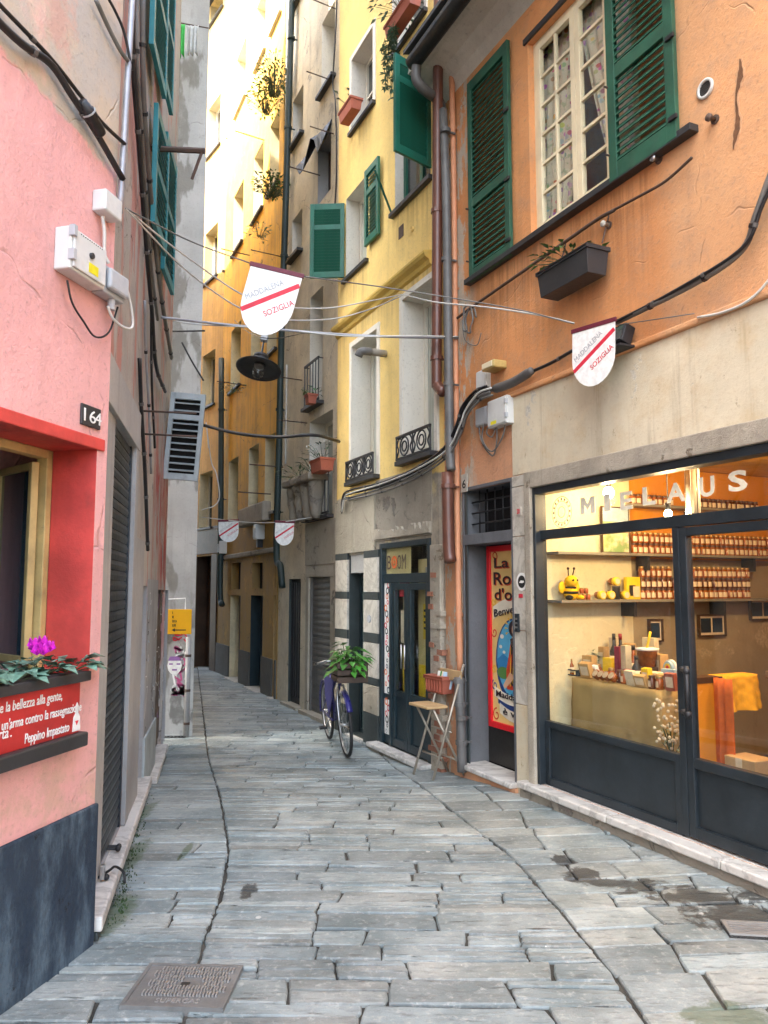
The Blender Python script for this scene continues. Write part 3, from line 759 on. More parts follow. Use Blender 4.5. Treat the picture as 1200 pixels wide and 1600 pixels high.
btxt('Peppino Impastato', (39, 1148), (108, 1142), h=hz_, bold=.006)
cx, cz = WP.at(119, 1142, -.052); l = WP.loc(box.location); cx -= l.x; cz -= l.z
doll = MB(); doll.prism([(cx - .028, cz), (cx + .028, cz), (cx + .022, cz + .06), (cx + .01, cz + .078), (cx + .013, cz + .105), (cx, cz + .125), (cx - .013, cz + .105), (cx - .01, cz + .078), (cx - .022, cz + .06)], -.053, -.0505)
doll.obj('painted_figure', M['letterwhite'], box)
MB().prism([(cx - .012, cz + .045), (cx, cz + .025), (cx + .012, cz + .045)], -.0545, -.053).obj('painted_heart', M['letterred'], box)
rnd = random.Random(5)
def plant(name, label, cat, loc, n, spread, h, leafmat, L=(.05, .09), wd=.6, group=None, flowers=None, droop=.3, stems=True, fl_mat=None, up=.6, rx=1, ry=1):
    t = thing(name, label, cat, loc, 0, group); lf = MB(); st = MB(); fl = MB()
    for i in range(n):
        a = rnd.uniform(0, 6.283); r = spread * math.sqrt(rnd.random()); z = h * rnd.uniform(.25, 1) * (1 - .4 * r / max(spread, .01)); d = Vector((math.cos(a), math.sin(a), rnd.uniform(-droop, up)))
        p = Vector((r * math.cos(a) * rx, r * math.sin(a) * ry, z)); l = rnd.uniform(*L)
        lf.leaf(p, d, (0, 0, 1), l, l * wd * rnd.uniform(.8, 1.2))
        if stems and i % 2 == 0: st.tube([(p.x * .2, p.y * .2, 0), (p.x * .6, p.y * .6, z * .6), tuple(p)], .0025, 4)
    lf.obj('foliage', M[leafmat], t)
    if stems and st.v: st.obj('stem', M['stem'], t)
    if flowers:
        for i in range(flowers):
            a = rnd.uniform(0, 6.283); r = spread * .5 * rnd.random(); c = Vector((r * math.cos(a) * rx, r * math.sin(a) * ry, h * rnd.uniform(.95, 1.3)))
            for k in range(5):
                b = k * 1.257 + a; fl.leaf(c, (math.cos(b) * .5, math.sin(b) * .5, 1), (math.cos(b), math.sin(b), 0), .055 if not fl_mat or fl_mat == 'magenta' else .022, .045 if not fl_mat or fl_mat == 'magenta' else .02)
        tag(fl.obj('flowers', M[fl_mat or 'magenta'], t), kind='stuff')
    return t
def at_wall(W, px, py, y): x, z = W.at(px, py, y); return W.P(x, y, z)
M['cyclamen'] = paint('silver_green_leaf', (.10, .19, .14), .5, .8, .3, dcol=(.02, .06, .03), scale=6)
pz = tz1 - .01
for px, n, s, lbl, f in ((100, 22, .09, 'low grey green plant at the end of the flower box', 0), (52, 26, .10, 'magenta flowering cyclamen in the flower box', 7), (12, 24, .10, 'silver leaved cyclamen without flowers in the flower box', 0), (-50, 24, .1, 'green potted plant in the flower box', 0)):
    x, z = WP.at(px, 1050, .06)
    plant('cyclamen', lbl, 'plant', WP.P(x, .03, pz), n, s, .10, 'cyclamen', (.06, .10), .95, 'plants in the slogan flower box', f, up=.3)
# number plate, meter boxes
x0, x1, z0, z1 = WP.rect((125, 636), (154, 664)); zc = (WP.at(125, 648)[1] + WP.at(154, 651)[1]) / 2
nb = wthing(WP, 'house_number_plate', 'black plate with white house number 164 on the pink wall', 'number plate', x0, 0, zc - .055)
MB().box(0, x1 - x0, -.012, 0, 0, .10).obj('plate', M['slate'], nb, bevel=.003)
for i, ch in enumerate('164'): text(ch, 'digit', M['letterwhite'], nb, (x1 - x0) * (.1 + .29 * i), (x1 - x0) * (.1 + .29 * i) + (.012 if ch == '1' else .05), .02, -.013, h=.06, bold=.0)
for tl, br, d, lbl, mt, lid in (((166, 292), (191, 342), .075, 'small plain white junction box above the big meter cabinet', 'plasticbox', 0), ((112, 345), (164, 446), .085, 'large white meter cabinet with yellow sticker and hinges', 'plasticbox', 1), ((164, 408), (195, 472), .07, 'grey domed cable box beside the white meter cabinet', 'greybox', 2)):
    x0, x1, _, _ = WP.rect(tl, br, -d); zt = (WP.at(tl[0], tl[1], -d)[1] * .5 + WP.at(br[0], tl[1] + (br[0] - tl[0]) * .95, -d)[1] * .5); zb = WP.at(tl[0], tl[1] + (br[1] - tl[1]) * .82, -d)[1] * .5 + WP.at(br[0], br[1], -d)[1] * .5
    t = wthing(WP, 'junction_box', lbl, 'junction box', x0, 0, zb, 'service boxes on the pink wall'); w_, h_ = x1 - x0, zt - zb
    MB().box(0, w_, -d, 0, 0, h_).obj('body', M[mt], t, bevel=.008)
    if lid == 1:
        MB().box(.012, w_ - .012, -d - .012, -d, .012, h_ - .012).obj('lid', M[mt], t, bevel=.005)
        for k in (.2, .75): MB().box(-.004, .02, -d - .02, -d + .01, h_ * k, h_ * k + .05).obj('hinge', M['greybox'], t, bevel=.002)
        MB().box(w_ * .45, w_ * .72, -d - .0135, -d - .012, .03, .075).obj('sticker', flat('yellow_sticker', (.8, .7, .02)), t)
        for k in range(11): MB().box(w_ * (.2 + .06 * k), w_ * (.2 + .06 * k) + .006, -d - .0135, -d - .012, h_ * .88, h_ * .90).obj('vent_slot', M['slate'], t)
        MB().lathe([(.014, 0), (.014, .012), (.008, .014)], 10, (w_ * .5, -d - .012, h_ * .55), 'y').obj('lock', M['slate'], t)
    if lid == 2:
        MB().box(.008, w_ - .008, -d - .03, -d, h_ * .15, h_ * .9).obj('lid', M[mt], t, bevel=.012)
        MB().lathe([(.018, 0), (.018, -.05)], 10, (w_ * .6, -d * .6, 0)).obj('gland', M['greybox'], t)
cable('cable', 'thin black cable looping under the white meter cabinet', onw(WP, [(105, 438), (112, 475), (128, 505), (150, 524), (170, 518), (184, 480)], -.04), .005, 'black', group='service cables on the pink wall')
cable('cable', 'pale flexible conduit curling below the grey domed box', onw(WP, [(168, 478), (176, 500), (192, 514), (208, 508), (205, 480), (196, 440)], -.05), .007, 'whitecable', group='service cables on the pink wall')
cable('cable', 'short beige conduit between the two white boxes', onw(WP, [(160, 338), (163, 365), (166, 395), (170, 412)], -.03), .009, 'whitecable', group='service cables on the pink wall')
cable('cable', 'thick black cable running diagonally down the pink wall', onw(WP, [(-60, -30), (0, 38), (35, 68), (82, 98), (110, 150), (150, 210), (192, 280)], -.04), .017, 'black', group='service cables on the pink wall')
cable('cable', 'thinner black cable above the thick diagonal one', onw(WP, [(-60, -60), (0, 8), (40, 50), (85, 95), (130, 150), (165, 195), (195, 225)], -.04), .010, 'black', group='service cables on the pink wall')
sp = thing('cable_splice', 'black cable splice sleeve hanging on the diagonal cables', 'cable joint', at_wall(WP, 128, 158, -.06))
a = Vector(); c = at_wall(WP, 158, 210, -.06) - sp.location
MB().tube([a, a + c * .2, a + c * .25, a + c * .5, a + c * .55, a + c * .9, a + c], [.022, .026, .034, .034, .028, .030, .026], 10).obj('sleeve', M['black'], sp, True)
MB().tube([a + c * .3, a + c * .34], .038, 10).obj('clamp', M['greybox'], sp)
cable('conduit_pipe', 'lilac grey steel conduit running up the corner of the pink house', onw(WP, [(187, 332), (195, 200), (203, 60), (210, -60)], -.03), .017, 'galv', 'pipe', n=8)

# ------------------------------------------------------------------ PEELING HOUSE with the roller shutter
peel = House(WL, 'peeling_house', 'narrow house front with peeling pink and grey render and a roller shuttered shop', 0.0, 4.75, 15, 6)
ox0 = WL.at(172, 850)[0]; ox1 = WL.at(202, 850)[0]; oz1 = (WL.at(176, 655)[1] + WL.at(203, 690)[1]) / 2
opn = peel.hole((ox0, ox1, .12, oz1))
dA = peel.hole((WL.at(215, 1050)[0], WL.at(226, 1050)[0], .02, WL.at(216, 915)[1])); dB = peel.hole((WL.at(243, 1050)[0], WL.at(260, 1050)[0], -.06, WL.at(243, 922)[1]))
peel.finish(M['peel'], (3.0, 0))
sfr = MB().box(.006, ox0, -.008, .0, .12, oz1).box(ox1, ox1 + .16, -.03, 0, .12, oz1).box(.006, ox1 + .16, -.035, 0, oz1, oz1 + .26).obj('shop_surround', M['stone'], peel.root, bevel=.006)
shp = MB().box(ox0, ox0 + .02, .0, .05, .12, oz1).box(ox1 - .03, ox1, .0, .05, .12, oz1).obj('roller_shutter', M['roller'], peel.root); shp['label'] = 'closed dark roller shutter'
roller(shp, ox0 + .02, ox1 - .03, .14, oz1, .022, 'roller', .060)
reveal(shp, opn, .06, M['stone'])
for nm, dr, lb in (('door', dA, 'worn brown door with posters'), ('door', dB, 'brown door scrawled with tags')):
    x0, x1, z0, z1 = dr; o = MB().box(x0, x1, .04, .08, z0, z1).obj(nm, M['brownwood'], peel.root); o['label'] = lb
    reveal(o, dr, .045, M['stone'])
    for k in range(4): MB().box(x0 + .07, x1 - .07, .028, .04, z0 + .12 + k * (z1 - z0) / 4.2, z0 + .12 + (k + .8) * (z1 - z0) / 4.2).obj('door_panel', M['brownwood'], o, bevel=.012)
def scrawl(par, r, y, mats, n, seed, wd=.006, size=.25):
    q = random.Random(seed)
    for m in mats:
        b = MB()
        for k in range(n):
            x, z = q.uniform(r[0], r[1]), q.uniform(r[2], r[3]); pts = []
            for j in range(q.randint(4, 8)):
                pts.append((x, y, z)); x = min(r[1], max(r[0], x + q.uniform(-1, 1) * size)); z = min(r[3], max(r[2], z + q.uniform(-1, 1) * size))
            c = catmull(pts, 5)
            for a1, a2 in zip(c, c[1:]):
                d = (a2 - a1); s = Vector((-d.z, 0, d.x)); s = s.normalized() * wd if s.length > 1e-6 else s
                b.quad(a1 - s, a2 - s, a2 + s, a1 + s)
        tag(b.obj('graffiti', M[m], par), kind='stuff')
M['purple'] = flat('purple_spray', (.28, .13, .36), .6); M['pinkspray'] = flat('pink_spray', (.55, .10, .25), .6); M['bluespray'] = flat('pale_blue_spray', (.35, .50, .62), .6)
scrawl(peel.root, (dB[0] + .05, dB[1] - .05, .3, 1.6), .026, ['letterwhite', 'purple'], 7, 3, .006, .16)
scrawl(peel.root, (dA[1] + .04, dB[0] - .04, .2, 1.6), -.0045, ['bluespray', 'letterwhite', 'letterblack'], 6, 8, .005, .18)
scrawl(peel.root, (dA[0] + .03, dA[1] - .03, .4, 1.5), .026, ['letterwhite'], 7, 13, .004, .1)
panel(peel, (dA[1] + .01, dB[0] - .01, 0, 1.72), -.004, 0, 'bluespray' if 0 else 'stone', 'pilaster')
panel(peel, (dA[1], dB[0], -.3, .42), -.02, 0, 'greyshutter', 'plinth')
panel(peel, (ox1 + .16, dA[0] - .002, -.3, 2.0), -.024, 0, 'stone', 'pilaster')
# thresholds
st = wthing(WL, 'marble_threshold', 'long white marble threshold below the dark roller shutter', 'doorstep', 0, 0, 0)
x1_ = WL.at(221, 1246)[0]
MB().slab([(-.03, -.10), (x1_, -.08), (x1_, .13), (-.0, .13)], .045, .115).obj('slab', M['marble'], st, bevel=.012)
MB().slab([(-.02, -.08), (x1_, -.06), (x1_, .1), (0, .1)], -.25, .044).obj('riser', M['darkstone'], st, bevel=.01)
st2 = wthing(WL, 'marble_threshold', 'short white marble threshold below the scrawled brown door', 'doorstep', x1_ + .05, 0, 0)
MB().slab([(.35, -.09), (1.9, -.08), (1.9, .115), (.35, .115)], -.06, -.005).obj('slab', M['marble'], st2, bevel=.012)
MB().slab([(.36, -.07), (1.89, -.06), (1.89, .1), (.36, .1)], -.3, -.061).obj('riser', M['rough'], st2)
lk = wthing(WL, 'padlock', 'small padlock with loop fastening the roller shutter at its threshold', 'padlock', WL.at(161, 1340, -.03)[0], -.03, .115)
MB().box(-.02, .02, -.012, .012, .012, .085).obj('body', M['chrome'], lk, bevel=.004)
MB().tube(catmull([(.0, 0, .03), (.06, -.03, .035), (.12, -.05, .03), (.14, -.09, -.01), (.12, -.10, -.06)], 5), .007, 6).obj('cable_loop', M['black'], lk, True)
for i, q in enumerate(((178, 1308), (176, 1318), (157, 1366))):
    x, z = WL.at(q[0], q[1], -.02); e = tag(MB().tube([WL.P(x, .04, .14), WL.P(x, -.05, .135)], .008, 8).ball(tuple(WL.P(x, -.05, .135)), .016).obj('shutter_bolt', M['iron'], None), ('iron bolt at the far end of the marble threshold', 'iron bolt next to the padlock loop', 'iron bolt nearest the navy plinth')[i], 'bolt', 'bolts along the marble threshold')
# windows and shutters high up
for px, ya_, yb_, lb in ((243, -150, 120, 'topmost teal louvred leaf folded on the wall'), (257, -110, 160, 'teal louvred leaf beside the topmost one'), (244, 160, 375, 'lower teal louvred leaf behind the cables'), (260, 205, 452, 'lower teal louvred leaf nearest the grey house')):
    x0, z1 = WL.at(px, ya_, -.05); z0 = WL.at(px, yb_, -.05)[1]
    shutter(peel.root, x0, -.05, z0, .62, z1 - z0, R(-4), 'teal', ((0, .5), (.5, 1)), .05, lb)
gs = wthing(WL, 'louvred_shutter', 'sagging pale grey louvred shutter leaf hanging across the alley edge', 'shutter', WL.at(254, 690)[0] + .25, -.03, 0)
g0 = WL.P(WL.at(254, 690)[0] + .25, -.03, 0); yy = g0.y
tl = at_depth(258, 612, yy); br = at_depth(308, 765, yy)
gs.location = (tl.x, yy, at_depth(252, 748, yy).z); gs.rotation_euler = (0, 0, R(4))
hh = tl.z - gs.location.z; ww = br.x - tl.x
lf = shutter(gs, 0, 0, 0, ww, hh, 0, 'greyshutter', ((0, .72), (.72, 1)), .066, name='leaf', thick=.04, stile=.045, tilt=22); lf.rotation_euler = (0, R(4), 0)
bb_ = MB().box(.03, ww - .03, .035, .045, .03, hh - .03).obj('gap_shade_sheet', M['dark'], gs); bb_.rotation_euler = lf.rotation_euler  # dark sheet added behind the slats to stand for shade in the gaps
for px, py, lb in ((220, 642, 'upper thin rusty bar pointing at the grey louvred shutter'), (222, 678, 'lower thin rusty bar pointing at the grey louvred shutter')):
    a = at_wall(WL, px, py, 0); cable('iron_bracket', lb, [a, a + Vector((.42, -.05, -.03))], .008, 'rust', 'bracket', 'iron bars on the peeling wall')
a = at_wall(WL, 236, 232, 0); bk = tag(MB().tube([a, a + Vector((.42, .0, -.02))], .022, 6).tube([a + Vector((.40, 0, -.02)), a + Vector((.32, .02, -.24))], .012, 6).obj('iron_bracket', M['rust'], None), 'rusty clothes line arm with hooked end below the teal shutters', 'bracket')
for i, (pts, r, m, y) in enumerate((([(205, -20), (209, 100), (216, 220), (228, 380), (236, 480), (244, 570), (258, 612)], .016, 'black', -.04), ([(214, -20), (214, 90), (222, 220), (234, 380), (246, 500)], .012, 'cable', -.05), ([(222, -20), (226, 160), (238, 330), (252, 460), (268, 560)], .018, 'cable', -.04), ([(218, 560), (222, 640), (226, 740), (231, 860)], .014, 'black', -.03),
        ([(226, 470), (230, 560), (233, 640), (236, 740)], .010, 'galv', -.03), ([(236, 480), (238, 600), (242, 700)], .010, 'black', -.03), ([(150, 0), (172, 45), (188, 75), (200, 95)], .012, 'cable', -.04), ([(165, -10), (180, 20), (196, 55), (206, 110)], .008, 'black', -.04))):
    Wq = WP if i in (6, 7) else WL
    cable('cable', ('black', 'grey', 'dark grey', 'short black', 'grey metal', 'thin black', 'stiff grey', 'slim black')[i] + ' cable ' + ('dropping down the whole height of the peeling wall', 'beside the tallest drop on the peeling wall', 'by the teal shutters, the thickest of the bundle', 'beside the roller shutter jamb', 'hugging the red stained patch', 'behind the iron bars', 'curving to the corner conduit', 'curving just behind the corner conduit')[i], onw(Wq, pts, y), r, m, group='cables on the corner of the peeling house')

# ------------------------------------------------------------------ GREY HOUSE
grey = House(WG, 'grey_house', 'tall bare grey house with damp stains jutting into the alley', -5, 0, 14, 1.75)
grey.finish(M['grey'], (0, -.81))
body = MB().slab([(-.81, 1.76), (-5, 1.76), (-5, 9), (-4.2, 9)], -.4, 11.2).obj('rear_wing', M['grey'], grey.root)
dp = wthing(WG, 'drainpipe_stub', 'patched white drainpipe stub at the foot of the grey corner', 'drainpipe', -.06, -.05, -.14)
z_ = WG.at(296, 995)[1] + .14
MB().tube([(0, 0, 0), (0, 0, z_)], .032, 10).obj('pipe', M['stone'], dp, True)
for k in (.12, .45, .8): MB().tube([(0, 0, z_ * k), (0, 0, z_ * k + .03)], .036, 10).obj('collar', M['rust'], dp)
gv = wthing(WG, 'floor_grate', 'small dark iron grate at the foot of the grey corner', 'drain grate', -.42, -.14, gz(9.4) + .012)
MB().ring(0, .36, 0, .10, .012, 0, .012).obj('frame', M['iron'], gv); gv.rotation_euler = (R(-90), 0, 0)
for k in range(8): MB().box(.02 + k * .042, .035 + k * .042, 0, .012, .012, .088).obj('bar', M['iron'], gv)
sg = at_depth(260, 952, 9.2); sg2 = at_depth(299, 991, 9.2)
sign = thing('street_sign', 'yellow notice board with black lettering hanging on the grey house', 'sign', (sg.x - .12, 9.2, sg2.z))
sw_, sh_ = sg2.x - sg.x + .12, sg.z - sg2.z
MB().box(0, sw_, -.008, .008, 0, sh_).obj('board', M['yellowpaint'], sign, bevel=.006)
for i, s in enumerate(('IA CHIUSO DA', 'LI IN SOZIGLIA', 'ESSO DA', 'DEL PEPE')): text(s, 'lettering', M['letterblack'], sign, .195, (.20, .21, .14, .15)[i], sh_ * (.82 - .17 * i), -.0095, h=.028, bold=.02)
MB().prism([(.19, .05), (.23, .03), (.23, .044), (.36, .044), (.36, .056), (.23, .056), (.23, .07)], -.0095, -.008).obj('arrow', M['letterblack'], sign)
MB().tube([(-.2, 0, sh_ + .10), (sw_ - .08, 0, sh_ + .13), (sw_ - .08, 0, sh_)], .008, 6).obj('bracket', M['letterwhite'], sign)
q = (WG.at(268, 1100)[0], WG.at(290, 1100)[0], WG.at(280, 1085)[1], WG.at(280, 1010)[1])
scrawl(grey.root, q, -.003, ['pinkspray', 'letterwhite'], 9, 5, .012, .12)
scrawl(grey.root, (q[0], q[1], q[3] + .0, q[3] + .2), -.003, ['letterred'], 2, 9, .008, .1)
fc = MB(); cx, cz = WG.at(273, 1040); fc.prism([(cx + .12 * math.cos(a) * .75, cz + .11 * math.sin(a)) for a in [i * .5236 for i in range(12)]], -.004, -.002); fc.obj('graffiti', M['letterwhite'], grey.root)
e_ = MB()
for dx in (-.045, .045): e_.box(cx + dx - .022, cx + dx + .022, -.0055, -.004, cz + .01, cz + .028)
e_.box(cx - .03, cx + .03, -.0055, -.004, cz - .06, cz - .04); e_ = tag(e_.obj('graffiti', M['purple'], grey.root), kind='stuff'); e_ = MB().prism([(cx - .08, cz + .06), (cx + .08, cz + .06), (cx + .05, cz + .11), (cx - .06, cz + .11)], -.0055, -.004); e_.obj('graffiti', M['purple'], grey.root)
# a green cloth and lace drying high on the grey house
cl = at_depth(283, 40, 9.1); rod = cable('clothes_line', 'thin washing line rod high on the grey house', [at_depth(272, 34, 9.1), at_depth(326, 44, 9.1)], .008, 'rust', 'clothes line')
def cloth(name, label, p, wd, h, mat, cat='cloth'):
    b = MB(); n, m_ = 8, 8
    for i in range(n + 1):
        for k in range(m_ + 1):
            u, v = i / n - .5, k / m_; b.v.append((p.x + u * wd * (1 - .25 * v + .3 * v * v), p.y + .025 * math.sin(i * 2.1) * (.4 + v), p.z - h * v - .02 * math.cos(i * 1.7) * v))
    for i in range(n):
        for k in range(m_): a = i * (m_ + 1) + k; b.f.append((a, a + 1, a + m_ + 2, a + m_ + 1))
    o = b.obj(name, M[mat], None, True); sol = o.modifiers.new('thick', 'SOLIDIFY'); sol.thickness = .006
    return tag(o, label, cat)
M['brightgreen'] = flat('bright_green_cloth', (.10, .62, .12), .8); M['whitecloth'] = flat('white_cloth', (.65, .64, .58), .85)
cloth('hanging_cloth', 'bright green cloth drying on a rod high on the grey house', at_depth(283, 38, 9.08), .10, .42, 'brightgreen')
cloth('hanging_cloth', 'white lace cloth drying next to the green one', at_depth(302, 40, 9.08), .13, .38, 'whitecloth')
# ------------------------------------------------------------------ ORANGE HOUSE with the honey shop
OX0 = WR.at(694, 640)[0]
orange = House(WR, 'orange_house', 'orange house with green shutters above a glazed honey shop', OX0, 7.2, 6.72, 6.0)
# shop opening
sx0 = WR.at(840, 980)[0]; sz1 = WR.at(838, 763)[1]; SILL = .115; sx1 = 3.2
shop = orange.hole((sx0, sx1, SILL, sz1))
zt0 = WR.at(843, 843)[1]; zt1 = zt0 + .075                  # transom rail
mx0, mx1 = WR.at(1049, 900)[0], WR.at(1068, 900)[0]
zl = WR.at(848, 1126)[1]                                     # top of the lower panels
# door number 6
dx0, dx1 = WR.at(729, 1000)[0], WR.at(804, 1000)[0]
dz1 = WR.at(729, 768)[1]; door6 = orange.hole((dx0, dx1, -.02, dz1))
# upper window
ux0, uz1 = WR.at(824, 68); ux1 = WR.at(1000, 200)[0]; uz0 = WR.at(832, 372)[1]
uwin = orange.hole((ux0, ux1, uz0, uz1))
orange.finish(M['orange'], (2.5, 0))

# upper window: two casements with glazing bars, flowered curtains
D = .10; uw = MB().ring(ux0, ux1, uz0, uz1, .05, D - .04, D + .02).obj('window', M['creampaint'], orange.root, bevel=.004)
uw['label'] = 'cream casement window with small panes and flowered curtains'
xm = ux0 + .55 * (ux1 - ux0) * .0 + WR.at(888, 200)[0] - ux0
xm = WR.at(893, 200)[0]
def casement(x0, x1, cols, rows):
    b = MB().ring(x0, x1, uz0 + .05, uz1 - .05, .055, D - .055, D - .01)
    for i in range(1, cols): xx = x0 + .055 + (x1 - x0 - .11) * i / cols; b.box(xx - .012, xx + .012, D - .05, D - .02, uz0 + .1, uz1 - .1)
    o = b.obj('casement', M['creampaint'], uw, bevel=.003)
    zb = [uz0 + .105 + (uz1 - uz0 - .21) * k / rows for k in range(rows + 1)]
    for k in range(1, rows): MB().box(x0 + .055, x1 - .055, D - .048, D - .022, zb[k] - .012, zb[k] + .012).obj('glazing_bar', M['creampaint'], uw)
    for i in range(cols):
        for k in range(rows):
            a = x0 + .055 + (x1 - x0 - .11) * i / cols; c = x0 + .055 + (x1 - x0 - .11) * (i + 1) / cols
            MB().box(a + .006, c - .006, D - .037, D - .033, zb[k] + .006, zb[k + 1] - .006).obj('pane', M['glass'], uw)
casement(ux0 + .05, xm + .0, 2, 6); casement(xm + .004, ux1 - .05, 2, 6)
reveal(uw, uwin, D, M['orange']); 
MB().box(ux0, ux1, D + .9, D + .92, uz0 - .5, uz1 + .3).obj('dim_room', flat('dim_room_wall', (.17, .155, .13), .9), uw)
def flowered():
    t = NT('flowered_curtain'); v = t.vor(16, None, 'F1'); cc = t.vor(16, None, 'F1', 'Color'); s = t.sep()
    c = t.mix(t.ss(v, .42, .30), (.70, .64, .50), t.mix(.55, (.45, .12, .10), cc))
    c = t.mix(t.ss(t.noise(20, 4), .55, .65), c, (.42, .47, .30))
    return t.bsdf(c, .9, t.bump(t.noise(60, 3), .2, .01))
M['flowered'] = flowered()
def curtain(x0, x1, xt0, xt1, par, mat, y, z0, z1, amp=.025, waves=7, name='curtain'):
    b = MB(); n, m = 48, 14
    for i in range(n + 1):
        u = i / n
        for k in range(m + 1):
            v = k / m; e = v ** .7
            b.v.append(((x0 + (x1 - x0) * u) * (1 - e) + (xt0 + (xt1 - xt0) * u) * e, y + amp * math.sin(u * waves * 6.283 + .6 * math.sin(v * 3)) * (.5 + .5 * (1 - v)), z0 + (z1 - z0) * v))
    for i in range(n):
        for k in range(m): a = i * (m + 1) + k; b.f.append((a, a + m + 1, a + m + 2, a + 1))
    return b.obj(name, mat, par, True)
curtain(ux0 - .30, xm - .30, ux0 - .30, xm - .08, uw, M['flowered'], D + .09, uz0 + .05, uz1, waves=8)
curtain(ux1 - .40, ux1 - .10, xm - .12, ux1 - .10, uw, M['flowered'], D + .09, uz0 + .05, uz1, waves=6)
for (px, py, w_, h_, mt) in ((838, 300, .09, .12, 'navyroom'), (851, 292, .08, .11, 'slate'), (838, 325, .10, .13, 'bluespray'), (852, 322, .07, .1, 'whitecloth'), (841, 262, .09, .10, 'brightgreen')):
    x, z = WR.at(px, py, D); MB().box(x - w_ / 2, x + w_ / 2, D - .026, D - .022, z - h_ / 2, z + h_ / 2).obj('window_sticker', M[mt], uw)
    if mt in ('navyroom', 'slate'): MB().lathe([(.022, 0), (.034, 0), (.034, .003), (.022, .003), (.022, 0)], 14, (x, D - .027, z), 'y').obj('sticker_ring', M['letterwhite'], uw)
sx_l = WR.at(735, 445)[0]
MB().box(sx_l, ux1 + .5, -.075, D - .056, uz0 - .055, uz0 - .005).obj('sill', M['slate'], uw, bevel=.004)
MB().box(ux0 - .04, ux1, -.02, D - .042, uz1 + .001, uz1 + .05).obj('lintel', M['slate'], uw)
# shutters folded back on the wall
lx0, lx1 = WR.at(733, 250, -.05)[0], WR.at(797, 250, -.05)[0]
shz0, shz1 = WR.at(735, 442, -.05)[1], WR.at(733, 131, -.05)[1]
s1 = shutter(orange.root, lx0, -.05, shz0, lx1 - lx0, shz1 - shz0, 0, 'green', ((0, .38), (.38, 1)), .052, 'dark green louvred shutter with flaking paint, folded against the orange wall', stile=.07)
rx0, rx1 = WR.at(951, 150, -.06)[0], WR.at(1057, 150, -.06)[0]
rz0_ = WR.at(953, 288, -.06)[1]
s2 = shutter(orange.root, rx0, -.06, rz0_, rx1 - rx0, shz1 - shz0 + .1, 0, 'green', ((0, .38), (.38, 1)), .052, 'dark green louvred shutter hinged beside the small paned window', stile=.08)
for s_, w_ in ((s1, lx1 - lx0), (s2, rx1 - rx0)):
    for k in (.06, .34, .66): MB().box(w_ - .05, w_ + .02, -.035, -.016, (shz1 - shz0) * k, (shz1 - shz0) * k + .03).obj('hinge', M['iron'], s_, bevel=.002)
    for k in (.10, .36): MB().tube([(.01, -.018, (shz1 - shz0) * k), (.01, -.05, (shz1 - shz0) * k)], .008, 6).obj('catch', M['rust'], s_)
# fascia and stone frame round the shop
fx0 = WR.at(802, 640)[0]; fz1 = WR.at(803, 622)[1]
panel(orange, (fx0, 3.4, sz1 + .14, fz1), -.02, .0, 'fascia', 'marble_fascia')
panel(orange, (fx0 - .02, 3.42, fz1, fz1 + .045), -.05, .0, 'orange', 'ledge', bevel=.012)
px1 = WR.at(812, 1000)[0]
panel(orange, (sx0 - .085, sx0 - .002, -.1, sz1 + .138), -.055, .0, 'travertine', 'stone_jamb', bevel=.008)
panel(orange, (sx0 - .001, 3.3, sz1 + .002, sz1 + .137), -.055, .0, 'travertine', 'stone_lintel', bevel=.008)
zz = [-.15] + [WR.at(815, v)[1] for v in (1100, 985, 838, 760)] + [sz1 + .135]
for a, c in zip(zz, zz[1:]): panel(orange, (dx1 + .035, sx0 - .088, a + .003, c - .003), -.022 - .004 * (a > 1), .0, 'marble2' if a > .2 else 'fascia', 'marble_slab', bevel=.003)
# shop front of anthracite steel
sf = MB().box(sx0, sx0 + .035, -.03, .08, SILL, sz1).box(sx0 + .035, sx1, -.03, .08, sz1 - .055, sz1).box(sx0 + .035, sx1, .018, .085, zt0, zt1 - .0).obj('shop_front', M['steel'], orange.root, bevel=.004)
sf['label'] = 'anthracite steel shop front with large glass panes'
xm_ = (mx0 + mx1) / 2 - .004
MB().box(xm_ - .05, xm_, .02, .08, SILL + .01, zt0 - .001).obj('mullion', M['steel'], sf, bevel=.003)
fxp = (sx0 + .036, xm_ - .051)
MB().ring(fxp[0], fxp[1], SILL, zl, .05, .025, .075, .06).obj('lower_frame', M['steel'], sf, bevel=.004)
MB().box(fxp[0] + .05, fxp[1] - .05, .045, .055, SILL + .06, zl - .05).obj('kick_panel', M['steel'], sf)
MB().box(fxp[0], fxp[1], .046, .052, zl, zt0).obj('pane', M['glass'], sf)
MB().box(sx0 + .036, sx1, .046, .052, zt1, sz1 - .055).obj('pane', M['glass'], sf)
dr = MB().ring(xm_ + .004, xm_ + 1.15, SILL + .012, zt0 - .006, .055, .022, .078, .07).box(xm_ + .06, xm_ + 1.09, .022, .078, zl - .06, zl).obj('shop_door', M['steel'], sf, bevel=.004)
MB().box(xm_ + .06, xm_ + 1.09, .045, .055, SILL + .08, zl - .061).obj('kick_panel', M['steel'], sf)
MB().box(xm_ + .06, xm_ + 1.09, .046, .052, zl, zt0 - .062).obj('pane', M['glass'], sf)
MB().box(xm_ + 1.16, sx1, .03, .07, SILL, zt0).obj('side_panel', M['steel'], sf)
hx = xm_ + .115; hz0, hz1 = WR.at(1070, 1112)[1], WR.at(1070, 1046)[1]
hb = MB().tube([(hx - .01, -.06, hz0 - .03), (hx - .01, -.06, hz1 + .03)], .015, 10)
for z in (hz0, hz1): hb.tube([(hx - .08, .02, z), (hx - .08, -.035, z)], .02, 10).tube([(hx - .08, -.03, z), (hx - .01, -.06, z)], .011, 8).ball((hx - .01, -.06, z), .024)
hb.obj('handle', M['iron'], sf, True)
